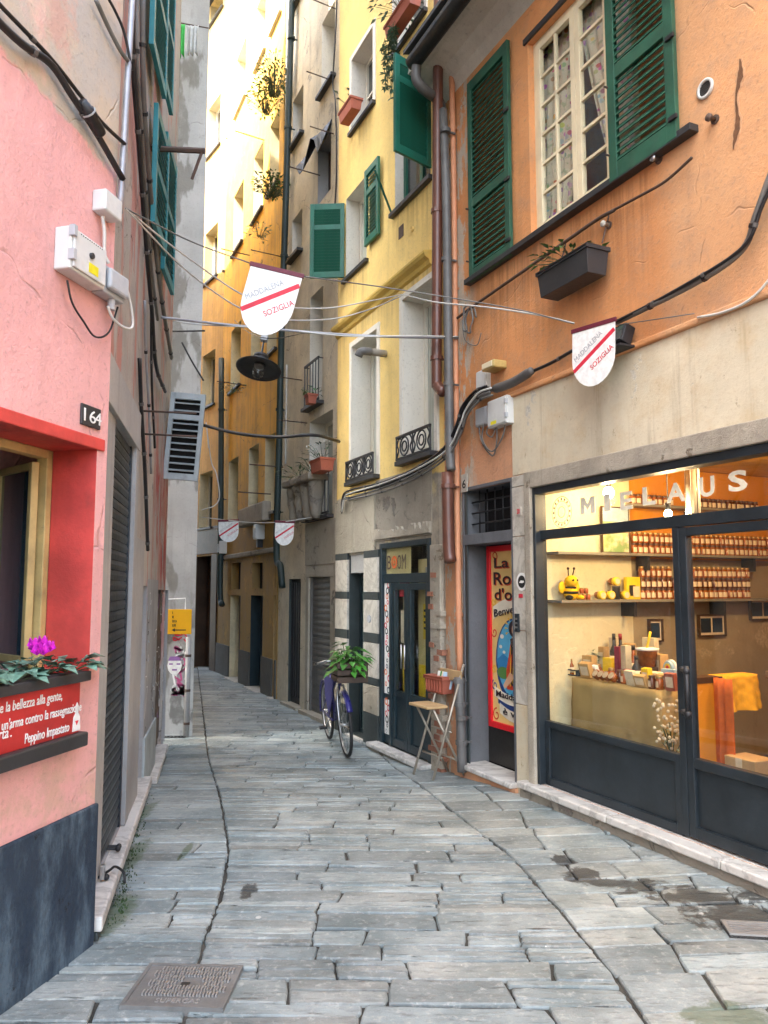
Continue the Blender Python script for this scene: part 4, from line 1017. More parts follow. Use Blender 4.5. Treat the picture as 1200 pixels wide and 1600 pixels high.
gw = M['letterwhite']; M['lettercream'] = flat('cream_lettering', (.86, .80, .62), .5)
for ch, x0p, x1p, yb, yt in (('M', 907, 929, 805, 774), ('I', 944, 953, 800, 770), ('E', 969, 987, 797, 763), ('L', 1004, 1024, 790, 757), ('A', 1041, 1070, 786, 749), ('U', 1093, 1115, 777, 739), ('S', 1138, 1166, 769, 730)):
    a = WR.at(x0p, yb, .042); c = WR.at(x1p, yt, .042)
    if ch == 'M':
        w_, h_ = c[0] - a[0], .125; MB().prism([(a[0] + u * w_, a[1] + .004 + v * h_) for u, v in ((0, 0), (.28, 0), (.28, .55), (.5, .2), (.72, .55), (.72, 0), (1, 0), (1, 1), (.72, 1), (.5, .6), (.28, 1), (0, 1))], .0435, .0455).obj('letter', M['lettercream'], sf)
    elif ch == 'I': MB().box(a[0], c[0], .0435, .0455, a[1] + .004, a[1] + .129).obj('letter', M['lettercream'], sf)
    else: text(ch, 'letter', M['lettercream'], sf, a[0], c[0], a[1] + .004, .0445, h=.125, bold=.03, ext=.001)
rc = WR.at(877, 800, .042); M['etch'] = flat('grey_logo_print', (.30, .29, .24), .7)
for r0, r1 in ((.119, .124), (.083, .087), (.040, .045)): MB().lathe([(r0, 0), (r1, 0), (r1, .001), (r0, .001), (r0, 0)], 32, (rc[0], .0455, rc[1]), 'y').obj('round_logo', M['etch'], sf)
for i in range(16):
    a = i * .3927; b = MB(); c0, s0 = math.cos(a), math.sin(a); pr = [(.092, -.008), (.110, -.008), (.110, .008), (.092, .008)]
    b.prism([(rc[0] + r * c0 - q * s0, rc[1] + r * s0 + q * c0) for r, q in pr], .0445, .0455).obj('round_logo_mark', M['etch'], sf)
# marble sill in three lengths, over a crumbling base
mt = wthing(WR, 'marble_threshold', 'white marble threshold running below the dark shop front', 'doorstep', WR.at(825, 1230)[0], 0, 0)
sl0 = 0; ws = (1.05, .95, 1.4, .8)
for w_ in ws: MB().slab([(sl0 + .003, -.115), (sl0 + w_ - .003, -.115), (sl0 + w_ - .003, .09), (sl0 + .003, .09)], .06, .112).obj('slab', M['marble'], mt, bevel=.010); sl0 += w_
MB().slab([(.01, -.085), (sl0, -.085), (sl0, .05), (.01, .05)], -.25, .059).obj('riser', M['rough'], mt)

# door number 6: dark reveal, barred fanlight, painted panel
ds = panel(orange, (dx0 + .0, dx0 + .05, .02, dz1 - .0), -.012, .0, 'darkstone', 'door_surround')
lz0, lz1 = WR.at(740, 851)[1], WR.at(740, 838)[1]
M['greystonedoor'] = plaster('dark_grey_door_stone', (.13, .135, .145), dirt=(.05, .05, .05), streak=.4, bump=.3, seed=21)
d6 = MB().box(dx0 - .02, dx1 + .02, -.02, .26, lz0, lz1 + .02).obj('door', M['greystonedoor'], orange.root, bevel=.004); d6['label'] = 'doorway with red framed painted panel and barred fanlight'
reveal(d6, door6, .28, M['greystonedoor'])
MB().ring(dx0 - .03, dx1 + .03, .05, dz1 + .035, .033, -.018, .0, 0).obj('door_frame', M['greystonedoor'], d6, bevel=.003)
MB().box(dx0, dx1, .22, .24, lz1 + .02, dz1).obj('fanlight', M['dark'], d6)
gr = MB()
for i in range(1, 6): gr.tube([(dx0 + (dx1 - dx0) * i / 6, .08, lz1 + .02), (dx0 + (dx1 - dx0) * i / 6, .08, dz1)], .007, 6)
for k in range(1, 4): gr.tube([(dx0, .076, lz1 + .02 + (dz1 - lz1 - .02) * k / 4 + .005 * i * 0), (dx1, .076, lz1 + .02 + (dz1 - lz1 - .02) * k / 4)], .008, 6)
tag(gr.obj('window_grille', M['iron'], d6, True))
DB = .20
fz0_ = WR.at(760, 1132, DB)[1]
MB().box(dx0, dx1, DB + .03, DB + .05, -.02, lz0).obj('door_leaf', M['dark'], d6)
MB().box(dx0 + .03, dx1 - .01, DB + .01, DB + .03, .06, fz0_).obj('kick_panel', paint('dark_kick_panel', (.02, .018, .016), .4), d6)
pa0, pa1, pb0, pb1 = dx0 + .07, dx1 - .005, fz0_, lz0 - .01
MB().ring(pa0, pa1, pb0, pb1, .055, DB - .02, DB + .012).obj('red_frame', paint('bright_red_frame', (.68, .012, .02), .35, .08, .08), d6, bevel=.006)
W0, H0 = pa1 - pa0 - .11, pb1 - pb0 - .11; bx, bz = pa0 + .055, pb0 + .055
def art(pl, c, lay, name='painting'): MB().prism([(bx + u * W0, bz + v * H0) for u, v in pl], DB - .0005 * lay, DB + .003).obj(name, c if not isinstance(c, str) else M[c], d6)
def ell(cx, cy, rx, ry, n=28, a0=0, a1=6.2832): return [(cx + rx * math.cos(a0 + (a1 - a0) * i / n), cy + ry * math.sin(a0 + (a1 - a0) * i / n)) for i in range(n)]
P_ = {k: paint('sign_' + k, c, .5, .12, .12) for k, c in dict(straw=(.80, .55, .20), blue=(.03, .22, .48), sky=(.10, .42, .66), deep=(.02, .05, .20), robe=(.58, .06, .02), skin=(.72, .42, .26), cream=(.80, .74, .60), green=(.10, .25, .06), dark=(.03, .015, .02), yellow=(.8, .5, .05)).items()}
art([(0, 0), (1, 0), (1, 1), (0, 1)], P_['straw'], 0)
art(ell(.60, .36, .50, .25), P_['deep'], 1); art(ell(.60, .375, .46, .225), P_['sky'], 2)
art([(.12, .36), (.30, .40), (.5, .37), (.75, .42), (1, .39), (1, .30), (.2, .28)], P_['blue'], 3)
art(ell(.30, .29, .16, .035), P_['green'], 4); art(ell(.62, .55, .16, .05), P_['dark'], 4); art(ell(.62, .545, .075, .034), P_['skin'], 5)
art([(.40, .20), (.38, .30), (.46, .40), (.52, .485), (.66, .50), (.80, .47), (.86, .34), (.90, .20)], P_['robe'], 5)
art(ell(.62, .475, .10, .035), P_['skin'], 6); art([(.50, .49), (.52, .44), (.50, .38), (.56, .42), (.60, .50)], P_['dark'], 6)
art([(.30, .22), (.48, .30), (.60, .28), (.50, .24), (.34, .20)], P_['skin'], 7); art(ell(.72, .34, .12, .05), P_['cream'], 7); art(ell(.70, .385, .06, .022), P_['skin'], 8)
art([(.55, .14), (.56, .27), (.74, .27), (.82, .14)], P_['deep'], 6)
def band(x0, x1, y0, dip, th, c, lay):
    n = 16; up = [(x0 + (x1 - x0) * i / n, y0 - dip * math.sin(math.pi * i / n) + th / 2) for i in range(n + 1)]
    lo = [(u, v - th) for u, v in up]
    for i in range(n): art([lo[i], lo[i + 1], up[i + 1], up[i]], c, lay)
band(.06, 1.0, .175, .035, .055, P_['cream'], 9); band(.20, 1.0, .085, .035, .06, P_['cream'], 9); band(.16, 1.0, .125, .03, .03, P_['deep'], 8)
band(.05, 1.0, .635, -.05, .075, P_['cream'], 9)
def atxt(s, u0, u1, v, h, c='dark', rot=0, lay=10, sh=0):
    o = text(s, 'lettering', P_[c] if c in P_ else M[c], d6, bx + u0 * W0, bx + u1 * W0, bz + v * H0, DB - .0005 * lay - .001, h=h * H0, bold=.012, shear=sh)
    if rot: o.rotation_euler = (R(90), R(-rot), 0)
for dx_, dz_ in ((.018, -.006),):
    atxt('La', .10 + dx_, .50 + dx_, .905 + dz_, .06, 'robe', lay=7); atxt('Rosa', .08 + dx_, .92 + dx_, .805 + dz_, .075, 'robe', lay=7); atxt("d'oro", .10 + dx_, .95 + dx_, .715 + dz_, .07, 'robe', lay=7)
atxt('La', .10, .50, .905, .06, 'dark'); atxt('Rosa', .08, .92, .805, .075, 'dark'); atxt("d'oro", .10, .95, .715, .07, 'dark'); atxt('Benvenuti', .10, .98, .612, .045, 'dark', 8, 22)
atxt('Maddalena', .12, .98, .150, .036, 'dark', -2, 22); atxt('è viva', .30, .92, .055, .036, 'dark', -3, 22)
art(ell(.72, .93, .12, .025), P_['robe'], 3); art([(.60, .95), (.70, .985), (.82, .96), (.90, .94), (.78, .93)], P_['robe'], 4)
def curl(u, v, r, t0, turns, c, wd=.010, lay=6):
    n = 22; pr = []
    for i in range(n + 1):
        a = t0 + turns * 6.283 * i / n; q = r * (1 - .75 * i / n); pr.append((u + q * math.cos(a), v + q * math.sin(a) * W0 / H0))
    for (a0, b0), (a1, b1) in zip(pr, pr[1:]):
        d = Vector((a1 - a0, b1 - b0)); m = Vector((-d.y, d.x)).normalized() * wd; art([(a0 - m.x, b0 - m.y * W0 / H0), (a1 - m.x, b1 - m.y * W0 / H0), (a1 + m.x, b1 + m.y * W0 / H0), (a0 + m.x, b0 + m.y * W0 / H0)], c, lay)
for u, v, r, t0, tn, c in ((.10, .04, .10, 1.5, 1.1, 'robe'), (.9, .04, .1, 1.6, -1.1, 'robe'), (.06, .30, .07, 0, 1.2, 'yellow'), (.07, .52, .08, 3, 1.1, 'robe'), (.1, .975, .09, 4.5, 1.1, 'robe'), (.06, .70, .07, 1, -1.2, 'yellow'), (.06, .21, .08, 2, 1.2, 'deep')): curl(u, v, r, t0, tn, P_[c])
for u, v, k in ((.28, .50, .05), (.24, .44, .04), (.33, .41, .035), (.86, .46, .05), (.9, .52, .04)): art(ell(u, v, k, k * .25), P_['cream'], 5)
for k in range(5): art([(.47 + .03 * k, .22 + .012 * k), (.50 + .055 * k, .22), (.52 + .045 * k, .45 - .01 * k), (.51 + .045 * k, .45 - .01 * k)], P_['dark' if k % 2 else 'yellow'], 6)
for k in range(9): a = k * .42 + .2; art([(.62 + .17 * math.cos(a), .55 + .052 * math.sin(a)), (.62 + .26 * math.cos(a - .08), .55 + .08 * math.sin(a - .08)), (.62 + .26 * math.cos(a + .08), .55 + .08 * math.sin(a + .08))], P_['yellow'], 3)
st = wthing(WR, 'marble_step', 'white marble step in front of the red framed doorway', 'doorstep', dx0 - .03, 0, 0)
MB().slab([(0, -.09), (dx1 - dx0 + .06, -.09), (dx1 - dx0 + .06, .20), (0, .20)], .01, .055).obj('slab', M['marble'], st, bevel=.012)
MB().slab([(-.12, -.055), (dx1 - dx0 + .08, -.055), (dx1 - dx0 + .08, .1), (-.12, .1)], -.3, .009).obj('riser', M['orange'], st)
# plates, intercom, badge
def plate(px, py, w_, h_, mat, name, label, cat, s=None, smat=None, th=.01, sh=.6):
    x, z = WR.at(px, py, -.02); t = wthing(WR, name, label, cat, x - w_ / 2, -.024, z - h_ / 2)
    MB().box(0, w_, -th, 0, 0, h_).obj('plate', M[mat], t, bevel=.002)
    if s: text(s, 'digit', M[smat], t, w_ * .2, w_ * .8, h_ * .22, -th - .0008, h=h_ * sh, bold=.02)
    return t
plate(727, 755, .105, .17, 'marble2', 'house_number_plate', 'pale plate with black number 6 above the barred fanlight', 'number plate', '6', 'letterblack', sh=.5)
plate(812, 799, .07, .07, 'marble2', 'house_number_plate', 'pale plate with red number 20 on the shop pilaster', 'number plate', '20', 'letterred')
t = plate(815, 931, .05, .032, 'letterred', 'small_sign', 'tiny red plate below the round white sticker', 'sign')
t = plate(810, 973, .055, .15, 'steel', 'intercom', 'dark narrow intercom panel on the marble pilaster', 'intercom', th=.016)
for k in range(3): MB().box(.015, .04, -.019, -.016, .03 + k * .035, .045 + k * .035).obj('button', M['chrome'], t)
x, z = WR.at(815, 909, -.03); t = wthing(WR, 'round_sign', 'round white sticker with black disc on the marble pilaster', 'sign', x, -.027, z)
MB().lathe([(0, 0), (.075, 0), (.075, .003), (0, .003)], 24, (0, 0, 0), 'y').obj('plate', M['letterwhite'], t)
MB().lathe([(0, .003), (.052, .003), (.052, .004), (0, .004)], 24, (0, 0, 0), 'y').obj('disc', M['letterblack'], t)
MB().prism([(-.035, -.008), (-.01, .012), (.03, .008), (.036, -.004), (.01, -.012)], -.0052, -.004).obj('symbol', M['letterwhite'], t)
# gutter and white eave
ez = WR.at(721, 88)[1]; g0 = WR.at(648, 100, -.46); ez2 = g0[1]; g1x = 3.5
ev = MB(); prof = [(0, ez - .30), (-.05, ez - .19), (-.15, ez - .11), (-.30, ez - .07), (-.40, ez - .06), (-.40, ez + .14), (0, ez + .14)]
n = len(prof); ev.v = [(OX0 - .0, a, c) for a, c in prof] + [(7.2, a, c) for a, c in prof]
ev.f = [(i, i + n, (i + 1) % n + n, (i + 1) % n) for i in range(n)] + [tuple(range(n - 1, -1, -1)), tuple(range(n, 2 * n))]
ev.obj('eave', plaster('white_eave', (.62, .58, .50), under=(.4, .36, .3), under_amt=.3, bump=.2, seed=31), orange.root)
rf = MB().add([(OX0, -.45, ez + .15), (7.2, -.45, ez + .15), (7.2, 3, ez + 1.2), (OX0, 3, ez + 1.2), (OX0, -.45, ez + .19), (7.2, -.45, ez + .19), (7.2, 3, ez + 1.26), (OX0, 3, ez + 1.26)], [(0, 1, 2, 3), (7, 6, 5, 4), (0, 4, 5, 1), (1, 5, 6, 2), (3, 7, 4, 0)]).obj('roof', M['slate'], orange.root)
gx = WR.at(648, 104, -.45)[0]
gt = wthing(WR, 'roof_gutter', 'black half round gutter with bent outlet along the orange house eave', 'gutter', gx, 0, ez2 - .06)
b = MB(); n = 9; pr = [(-.47 + .075 * math.cos(math.pi + math.pi * i / (n - 1)), .09 + .085 * math.sin(math.pi + math.pi * i / (n - 1))) for i in range(n)]
pr2 = pr + [(a * 1 + (.006 if a > -.47 else -.006) * -1, c) for a, c in reversed(pr)]
b.v = [(0, a, c) for a, c in pr] + [(g1x, a, c) for a, c in pr]; b.f = [(i, i + n, i + 1 + n, i + 1) for i in range(n - 1)] + [tuple(range(n))]
o = b.obj('channel', M['iron'], gt, True); q = o.modifiers.new('t', 'SOLIDIFY'); q.thickness = .008
pts = [WR.loc(at_wall(WR, *q_)) for q_ in ((651, 100, -.46), (650, 122, -.46), (658, 135, -.40), (672, 147, -.28), (686, 158, -.12), (691, 175, -.09))]
o0 = Vector((gx, 0, ez2 - .06))
MB().tube(catmull([p - o0 for p in pts], 5), .05, 10).obj('outlet', M['greypipe'], gt, True)
# ------------------------------------------------------------------ honey shop interior
WS = Wall(WR.P(sx0 - .04, 0, 0), WR.ang + R(90))            # the long side wall with the shelves, seen through the glass
M['shopcream'] = plaster('shop_cream_wall', (.72, .66, .44), dirt=(.30, .22, .12), streak=.25, var=.1, bump=.1, seed=41, blotch=.15)
M['shopstone'] = plaster('shop_bare_wall', (.36, .29, .18), dirt=(.12, .08, .04), under=(.42, .34, .22), under_amt=.5, streak=.3, bump=.2, seed=42)
M['shoporange'] = plaster('shop_orange_wall', (.66, .26, .02), dirt=(.35, .12, .01), streak=.12, var=.06, bump=.08, seed=43, blotch=.05)
M['plank'] = paint('ceiling_plank_wood', (.55, .28, .05), .5, .25, .2)
zf, zc = .10, 2.72; dm = WS.at(987, 900)[0]; dd = 4.2
zor = WS.at(987, 828)[1] - .25
room = thing('shop_interior', 'warm lit honey shop room with bare side wall and plank ceiling', 'shop room', WS.P(0, 0, 0), WS.ang)
MB().box(0.09, dm, 0, .1, zf, zc).obj('cream_wall', M['shopcream'], room)
MB().box(dm, dd, .02, .1, zf, zor).obj('bare_wall', M['shopstone'], room); MB().box(dm, dd, .02, .1, zor, zc).obj('orange_wall', M['shoporange'], room)
MB().box(dd, dd + .1, -3.6, .1, zf, zc).obj('back_wall', M['shopstone'], room)
MB().box(.09, dd, -3.6, -3.5, zf, zc).obj('far_side_wall', M['shoporange'], room)
MB().box(.09, dd, -3.5, 0, zf - .05, zf).obj('floor', M['darkwood'], room)
for k in range(24): MB().box(.09, dd, -.152 * (k + 1) + .004, -.152 * k, zc, zc + .03 + .003 * (k % 3)).obj('ceiling_plank', M['plank'], room)
MB().box(.09, dd, -3.6, .1, zc + .04, zc + .12).obj('ceiling', M['shopcream'], room)
# shelves on the side wall (spots read along that wall)
def shelf(px0, px1, py, label, dep=.17, mat='greyshutter', th=.022):
    x0, z = WS.at(px0, py, -dep); x1 = WS.at(px1, py, -dep)[0]; x0 = max(x0, .12)
    t = wthing(WS, 'wall_shelf', label, 'shelf', x0, 0, z - th); MB().box(0, x1 - x0, -dep, -.0, 0, th).obj('board', M[mat], t, bevel=.002)
    for k in (.3, .7): MB().box((x1 - x0) * k, (x1 - x0) * k + .03, -dep * .8, -.001, -.12, -.001).obj('bracket', M['iron'], t)
    return x0, x1, z
M['shelfgrey'] = paint('grey_shelf_board', (.20, .19, .16), .6, .15, .2)
s_top = shelf(988, 1290, 786, 'high dark shelf carrying one row of jars on the orange wall', .15, 'shelfgrey')
s_mid = shelf(862, 1290, 861, 'long grey shelf with a double row of honey jars', .17, 'shelfgrey')
s_low = shelf(862, 1230, 938, 'lower grey shelf with toy bee and stacked jars', .20, 'shelfgrey')
M['honey'] = paint('amber_honey_glass', (.28, .075, .008), .12, .35, .15, spec=.8, scale=8)
M['darkhoney'] = paint('dark_honey_glass', (.10, .022, .004), .12, .3, .1, spec=.8)
M['jarlabel'] = flat('cream_jar_label', (.68, .58, .42), .7); M['goldlid'] = flat('gold_jar_lid', (.42, .27, .10), .35, .5); M['browncap'] = flat('brown_jar_lid', (.10, .05, .03), .4)
def jar(mat, lid, h=.092, r=.027):
    t = thing('honey_jar', '', 'jar', (0, 0, 0), WS.ang)
    MB().lathe([(r * .92, 0), (r, .006), (r, h * .72), (r * .75, h * .82), (r * .75, h * .84)], 12).obj('body', M[mat], t, True)
    MB().lathe([(r * .82, h * .83), (r * .84, h * .84), (r * .84, h), (r * .8, h + .002)], 12).obj('lid', M[lid], t, True)
    b = MB(); n = 7
    for i in range(n + 1):
        a = -math.pi / 2 - .85 + 1.7 * i / n
        for z in (h * .16, h * .62): b.v.append((r * 1.02 * math.cos(a), r * 1.02 * math.sin(a), z))
    for i in range(n): b.f.append((2 * i, 2 * i + 2, 2 * i + 3, 2 * i + 1))
    b.obj('label', M['jarlabel'], t, True); return t
JH, JR = .092, .027
protos = [jar('honey', 'browncap'), jar('darkhoney', 'browncap'), jar('honey', 'goldlid')]
used = [False] * 3
def put_jar(k, x, y, z, label, group):
    if not used[k]: o = protos[k]; used[k] = True
    else: o = copy_tree(protos[k])
    o.location = WS.P(x, y, z); o.rotation_euler.z = WS.ang + rnd.uniform(-.35, .35); o['label'] = label; o['group'] = group
    return o
ORD = [a + b for a in ('', 'twenty-', 'thirty-') for b in ('first second third fourth fifth sixth seventh eighth ninth tenth eleventh twelfth thirteenth fourteenth fifteenth sixteenth seventeenth eighteenth nineteenth twentieth'.split() if not a else 'first second third fourth fifth sixth seventh eighth ninth thirtieth'.split())]
def row(sh, px0, px1, k, z, label, group, y=-.055, step=.060):
    x0 = WS.at(px0, 880, y)[0]; x1 = WS.at(px1, 880, y)[0]; x = max(x0, .2)
    i = 0
    while x < x1:
        put_jar(k, x, y - .012 * (rnd.random() - .5), z, ORD[i] + ' ' + label, group); x += step * rnd.uniform(.98, 1.05); i += 1
g = 'honey jars on the shop shelves'
row(s_top, 992, 1052, 0, s_top[2], 'amber jar from the cream wall on the high shelf', g)
row(s_top, 1088, 1190, 1, s_top[2], 'dark jar behind the glass lantern on the high shelf', g)
row(s_mid, 992, 1215, 0, s_mid[2], 'amber jar from the cream wall, middle shelf, bottom tier', g)
row(s_mid, 992, 1215, 2, s_mid[2] + JH + .002, 'gold lidded jar from the cream wall, middle shelf, upper tier', g)
row(s_low, 1002, 1168, 0, s_low[2], 'amber jar from the yellow box, lower shelf, lowest tier', g, -.07)
row(s_low, 1002, 1168, 1, s_low[2] + JH + .002, 'dark jar from the yellow box, lower shelf, second tier', g, -.07)
row(s_low, 1002, 1050, 2, s_low[2] + 2 * JH + .004, 'gold lidded jar from the yellow box, top of the lower stack', g, -.07)
row(s_low, 1068, 1168, 2, s_low[2] + 2 * JH + .004, 'gold lidded jar past the mullion, top of the lower stack', g, -.07)
# toy bee, little jars, gift boxes on the lower shelf
def onS(px, y, z): x = WS.at(px, 930, y)[0]; return WS.P(x, y, z)
M['beeyellow'] = paint('plush_yellow', (.85, .50, .01), .85, .08, .05); M['plushblack'] = paint('plush_black', (.02, .018, .015), .9, .2, .05)
bee = thing('toy_bee', 'plush yellow and black striped toy bee sitting on the lower shelf', 'toy', onS(892, -.1, s_low[2]), WS.ang)
MB().ball((0, 0, .055), .062, .055, .06, 14, 10).obj('body', M['beeyellow'], bee, True); MB().lathe([(.0625, 0), (.064, .01), (.062, .02)], 14, (0, 0, .05)).obj('stripe', M['plushblack'], bee, True); MB().lathe([(.045, 0), (.048, .008), (.045, .016)], 14, (0, 0, .09)).obj('stripe', M['plushblack'], bee, True)
MB().ball((0, -.01, .15), .058, .055, .05, 14, 10).obj('head', M['beeyellow'], bee, True)
for s_ in (-1, 1):
    MB().tube(catmull([(.02 * s_, 0, .19), (.025 * s_, -.005, .22), (.03 * s_, -.01, .25)], 3), .005, 6).ball((.03 * s_, -.01, .255), .011).obj('antenna', M['plushblack'], bee, True)
    MB().ball((.02 * s_, -.06, .16), .009).obj('eye', M['plushblack'], bee, True)
    MB().ball((.055 * s_, -.05, .02), .028, .04, .02).obj('foot', M['plushblack'] if s_ < 0 else M['beeyellow'], bee, True)
    MB().ball((.07 * s_, .02, .10), .04, .012, .05).obj('wing', M['beeyellow'], bee, True)
M['pinkhoney'] = paint('rosy_honey_glass', (.40, .11, .05), .15, .2, .1)
for px, z, lb in ((905, 0, 'tiny rosy jar touching the toy bee'), (912, 0, 'tiny rosy jar in the middle of the little pyramid'), (919, 0, 'tiny rosy jar farthest from the toy bee'), (909, .05, 'upper tiny rosy jar on the bee side'), (916, .05, 'upper tiny rosy jar on the tub side')):
    t = thing('mini_jar', lb, 'jar', onS(px, -.1, s_low[2] + z), WS.ang, 'mini jars beside the toy bee')
    MB().lathe([(.018, 0), (.018, .036), (.014, .04)], 10).obj('body', M['pinkhoney'], t, True); MB().lathe([(.016, .038), (.016, .048)], 10).obj('lid', M['goldlid'], t, True)
M['boxyellow'] = flat('yellow_card', (.78, .56, .02), .5)
for px, z, y in ((940, 0, -.11), (954, 0, -.11), (963, .115, -.10), (977, 0, -.12)):
    t = thing('honey_tub', {940: 'round yellow labelled tub nearest the toy bee', 954: 'second round yellow labelled tub from the toy bee', 963: 'yellow labelled tub raised on the black pot', 977: 'yellow labelled tub in front of the yellow gift box'}[px], 'tub', onS(px, y, s_low[2] + z), WS.ang)
    MB().lathe([(.034, -.02), (.036, .0), (.036, .02), (.034, .022)], 16, (0, 0, .037), 'y').obj('lid', M['boxyellow'], t, True); MB().lathe([(.025, .022), (.025, .0235)], 16, (0, 0, .037), 'y').obj('label', M['jarlabel'], t); MB().lathe([(.030, -.06), (.033, -.02)], 16, (0, 0, .036), 'y').obj('body', M['honey'], t, True)
t = thing('black_pot', 'small black pot holding up a yellow tub', 'pot', onS(963, -.10, s_low[2]), WS.ang); MB().lathe([(.03, 0), (.034, .1), (.036, .113)], 14).obj('body', M['slate'], t, True)
t = thing('gift_box', 'yellow gift box standing on the lower shelf before the jars', 'box', onS(988, -.07, s_low[2]), WS.ang); MB().box(-.075, .075, -.02, .02, 0, .19).obj('body', M['boxyellow'], t, bevel=.003); MB().box(-.05, .02, -.022, -.02, .03, .12).obj('label', M['plushblack'], t); MB().box(-.01, .06, -.026, -.022, .02, .11).obj('label', M['jarlabel'], t)
x, z = WS.at(962, 830, -.06); t = wthing(WS, 'picture', 'colourful unframed print leaning on the long grey shelf', 'picture', x - .15, -.05, s_mid[2])
MB().box(0, .30, -.012, .0, 0, .40).obj('canvas', M['darkwood'], t)
pp = NT('meadow_print'); v = pp.vor(22, None, 'F1', 'Color'); s = pp.sep(); M['print'] = pp.bsdf(pp.mix(pp.ss(pp.noise(9, 5), .4, .6), pp.mix(.3, (.75, .66, .38), v), (.22, .36, .14)), .5)
MB().box(.012, .288, -.0135, -.012, .012, .27).obj('print', M['print'], t); MB().box(.012, .288, -.0135, -.012, .27, .388).obj('print_sky', M['bluespray'], t)
# framed pictures on the bare wall
for px, py, w_, h_, lb in ((1112, 977, .34, .20, 'double photograph in a dark frame on the bare shop wall'), (1192, 952, .36, .2, 'double photograph in a pale frame deeper in the shop'), (1024, 985, .16, .20, 'small dark framed picture behind the bottles')):
    x, z = WS.at(px, py, .0); t = wthing(WS, 'framed_picture', lb, 'picture', x - w_ / 2, .012, z - h_ / 2, 'framed pictures on the shop wall')
    MB().ring(0, w_, 0, h_, .014, -.03, 0).obj('frame', M['darkwood'], t); MB().box(.014, w_ - .014, -.012, -.004, .014, h_ - .014).obj('mount', M['jarlabel'], t)
    for a, c in (((.035, w_ / 2 - .01), (w_ / 2 + .01, w_ - .035)) if w_ > .2 else ((.03, w_ - .03),)): MB().box(a, c, -.014, -.012, .035, h_ - .035).obj('photo', M['navyroom'], t)
# table with a burlap cloth
def burlap():
    t = NT('burlap'); w1 = t.n('ShaderNodeTexWave', bands_direction='X'); w1.inputs['Scale'].default_value = 90; w2 = t.n('ShaderNodeTexWave', bands_direction='Z'); w2.inputs['Scale'].default_value = 90
    for q in (w1, w2): t.put(q.inputs['Vector'], t.co)
    f = t.math('MULTIPLY', w1.outputs['Fac'], w2.outputs['Fac']); n = t.noise(4, 5)
    return t.bsdf(t.mix(t.ss(n, .3, .7), t.mix(f, (.30, .20, .07), (.46, .33, .13)), (.44, .31, .12)), .95, t.bump(t.math('ADD', f, t.math('MULTIPLY', n, 3)), .3, .01))
M['burlap'] = burlap(); M['mustard'] = flat('mustard_cloth', (.72, .36, .01), .85)
tx0, tx1, ty0, ty1, tz = sx0 + .10, sx0 + 1.02, .26, .86, .93
tb = wthing(WR, 'display_table', 'display table behind the shop glass', 'table', tx0, ty0, zf); TW, TD, TH = tx1 - tx0, ty1 - ty0, tz - zf
MB().box(0, TW, 0, TD, TH - .03, TH - .004).obj('tabletop', M['wood'], tb)
for a in (.03, TW - .08):
    for c in (.03, TD - .08): MB().box(a, a + .05, c, c + .05, 0, TH - .03).obj('leg', M['wood'], tb)
def drape(x0, x1, y0, y1, z, drop, mat, name, label, seed, amp=.02, fr=9):
    q = random.Random(seed); b = MB(); per = []
    m = 26
    for i in range(m): per.append((x0 + (x1 - x0) * i / m, y0, 0, -1))
    for i in range(m): per.append((x1, y0 + (y1 - y0) * i / m, 1, 0))
    for i in range(m): per.append((x1 - (x1 - x0) * i / m, y1, 0, 1))
    for i in range(m): per.append((x0, y1 - (y1 - y0) * i / m, -1, 0))
    N = len(per); rows = 12
    for k in range(rows + 1):
        v = k / rows
        for i, (x, y, nx, ny) in enumerate(per):
            s_ = i / N * 6.283; wv = math.sin(s_ * fr + 1.3 * math.sin(s_ * 3)) * amp * v + math.sin(s_ * fr * 2.3 + seed) * amp * .35 * v
            cr = .004 * math.sin(v * 19) * (1 if (i // 6) % 2 else -1)
            b.v.append((x + nx * (.01 + .03 * v + wv + cr), y + ny * (.01 + .03 * v + wv + cr), z - drop * v))
    for k in range(rows):
        for i in range(N): j = (i + 1) % N; b.f.append((k * N + i, (k + 1) * N + i, (k + 1) * N + j, k * N + j))
    b.f.append(tuple(range(N)))
    return tag(b.obj(name, M[mat], None, True), label, 'tablecloth')
o = drape(0, TW, 0, TD, TH + .003, TH - .06, 'burlap', 'tablecloth', 'brown burlap cloth hanging to the floor over the display table', 3); o.location = tb.location; o.rotation_euler = tb.rotation_euler
o = drape(TW + .02, TW + .14, .46, .80, TH + .10, .24, 'mustard', 'tablecloth', 'mustard yellow cloth over the side table by the shop door', 8, .03, 5); o.location = tb.location; o.rotation_euler = tb.rotation_euler
stb = wthing(WR, 'side_cabinet', 'narrow orange brown cabinet under the mustard cloth', 'cabinet', tx1 + .02, ty0 + .20, zf); MB().box(0, .12, 0, .34, 0, TH + .098).obj('body', M['shoporange'], stb, bevel=.004); MB().box(-.005, .125, -.005, .345, TH + .06, TH + .0995).obj('top', M['darkwood'], stb)
def onT(px, py, y, h=0):   # place by its foot on the table, y = depth behind the glass
    x = WR.at(px, py, y)[0]; return WR.P(x, y, tz + .006 + h)
def bottle(px, y, label, h=.30, r=.036, mat='darkhoney', lab='jarlabel', cap='slate'):
    t = thing('bottle', label, 'bottle', onT(px, 1030, y), WR.ang, 'bottles on the display table')
    MB().lathe([(r * .9, 0), (r, .008), (r, h * .58), (r * .4, h * .74), (r * .36, h * .95)], 14).obj('glass', M[mat], t, True); MB().lathe([(r * .42, h * .86), (r * .42, h), (0, h)], 12).obj('cap', M[cap], t, True)
    MB().lathe([(r * 1.02, h * .15), (r * 1.02, h * .48)], 14).obj('label', M[lab], t, True); return t
M['redcap'] = flat('dark_red_capsule', (.25, .01, .02), .4)
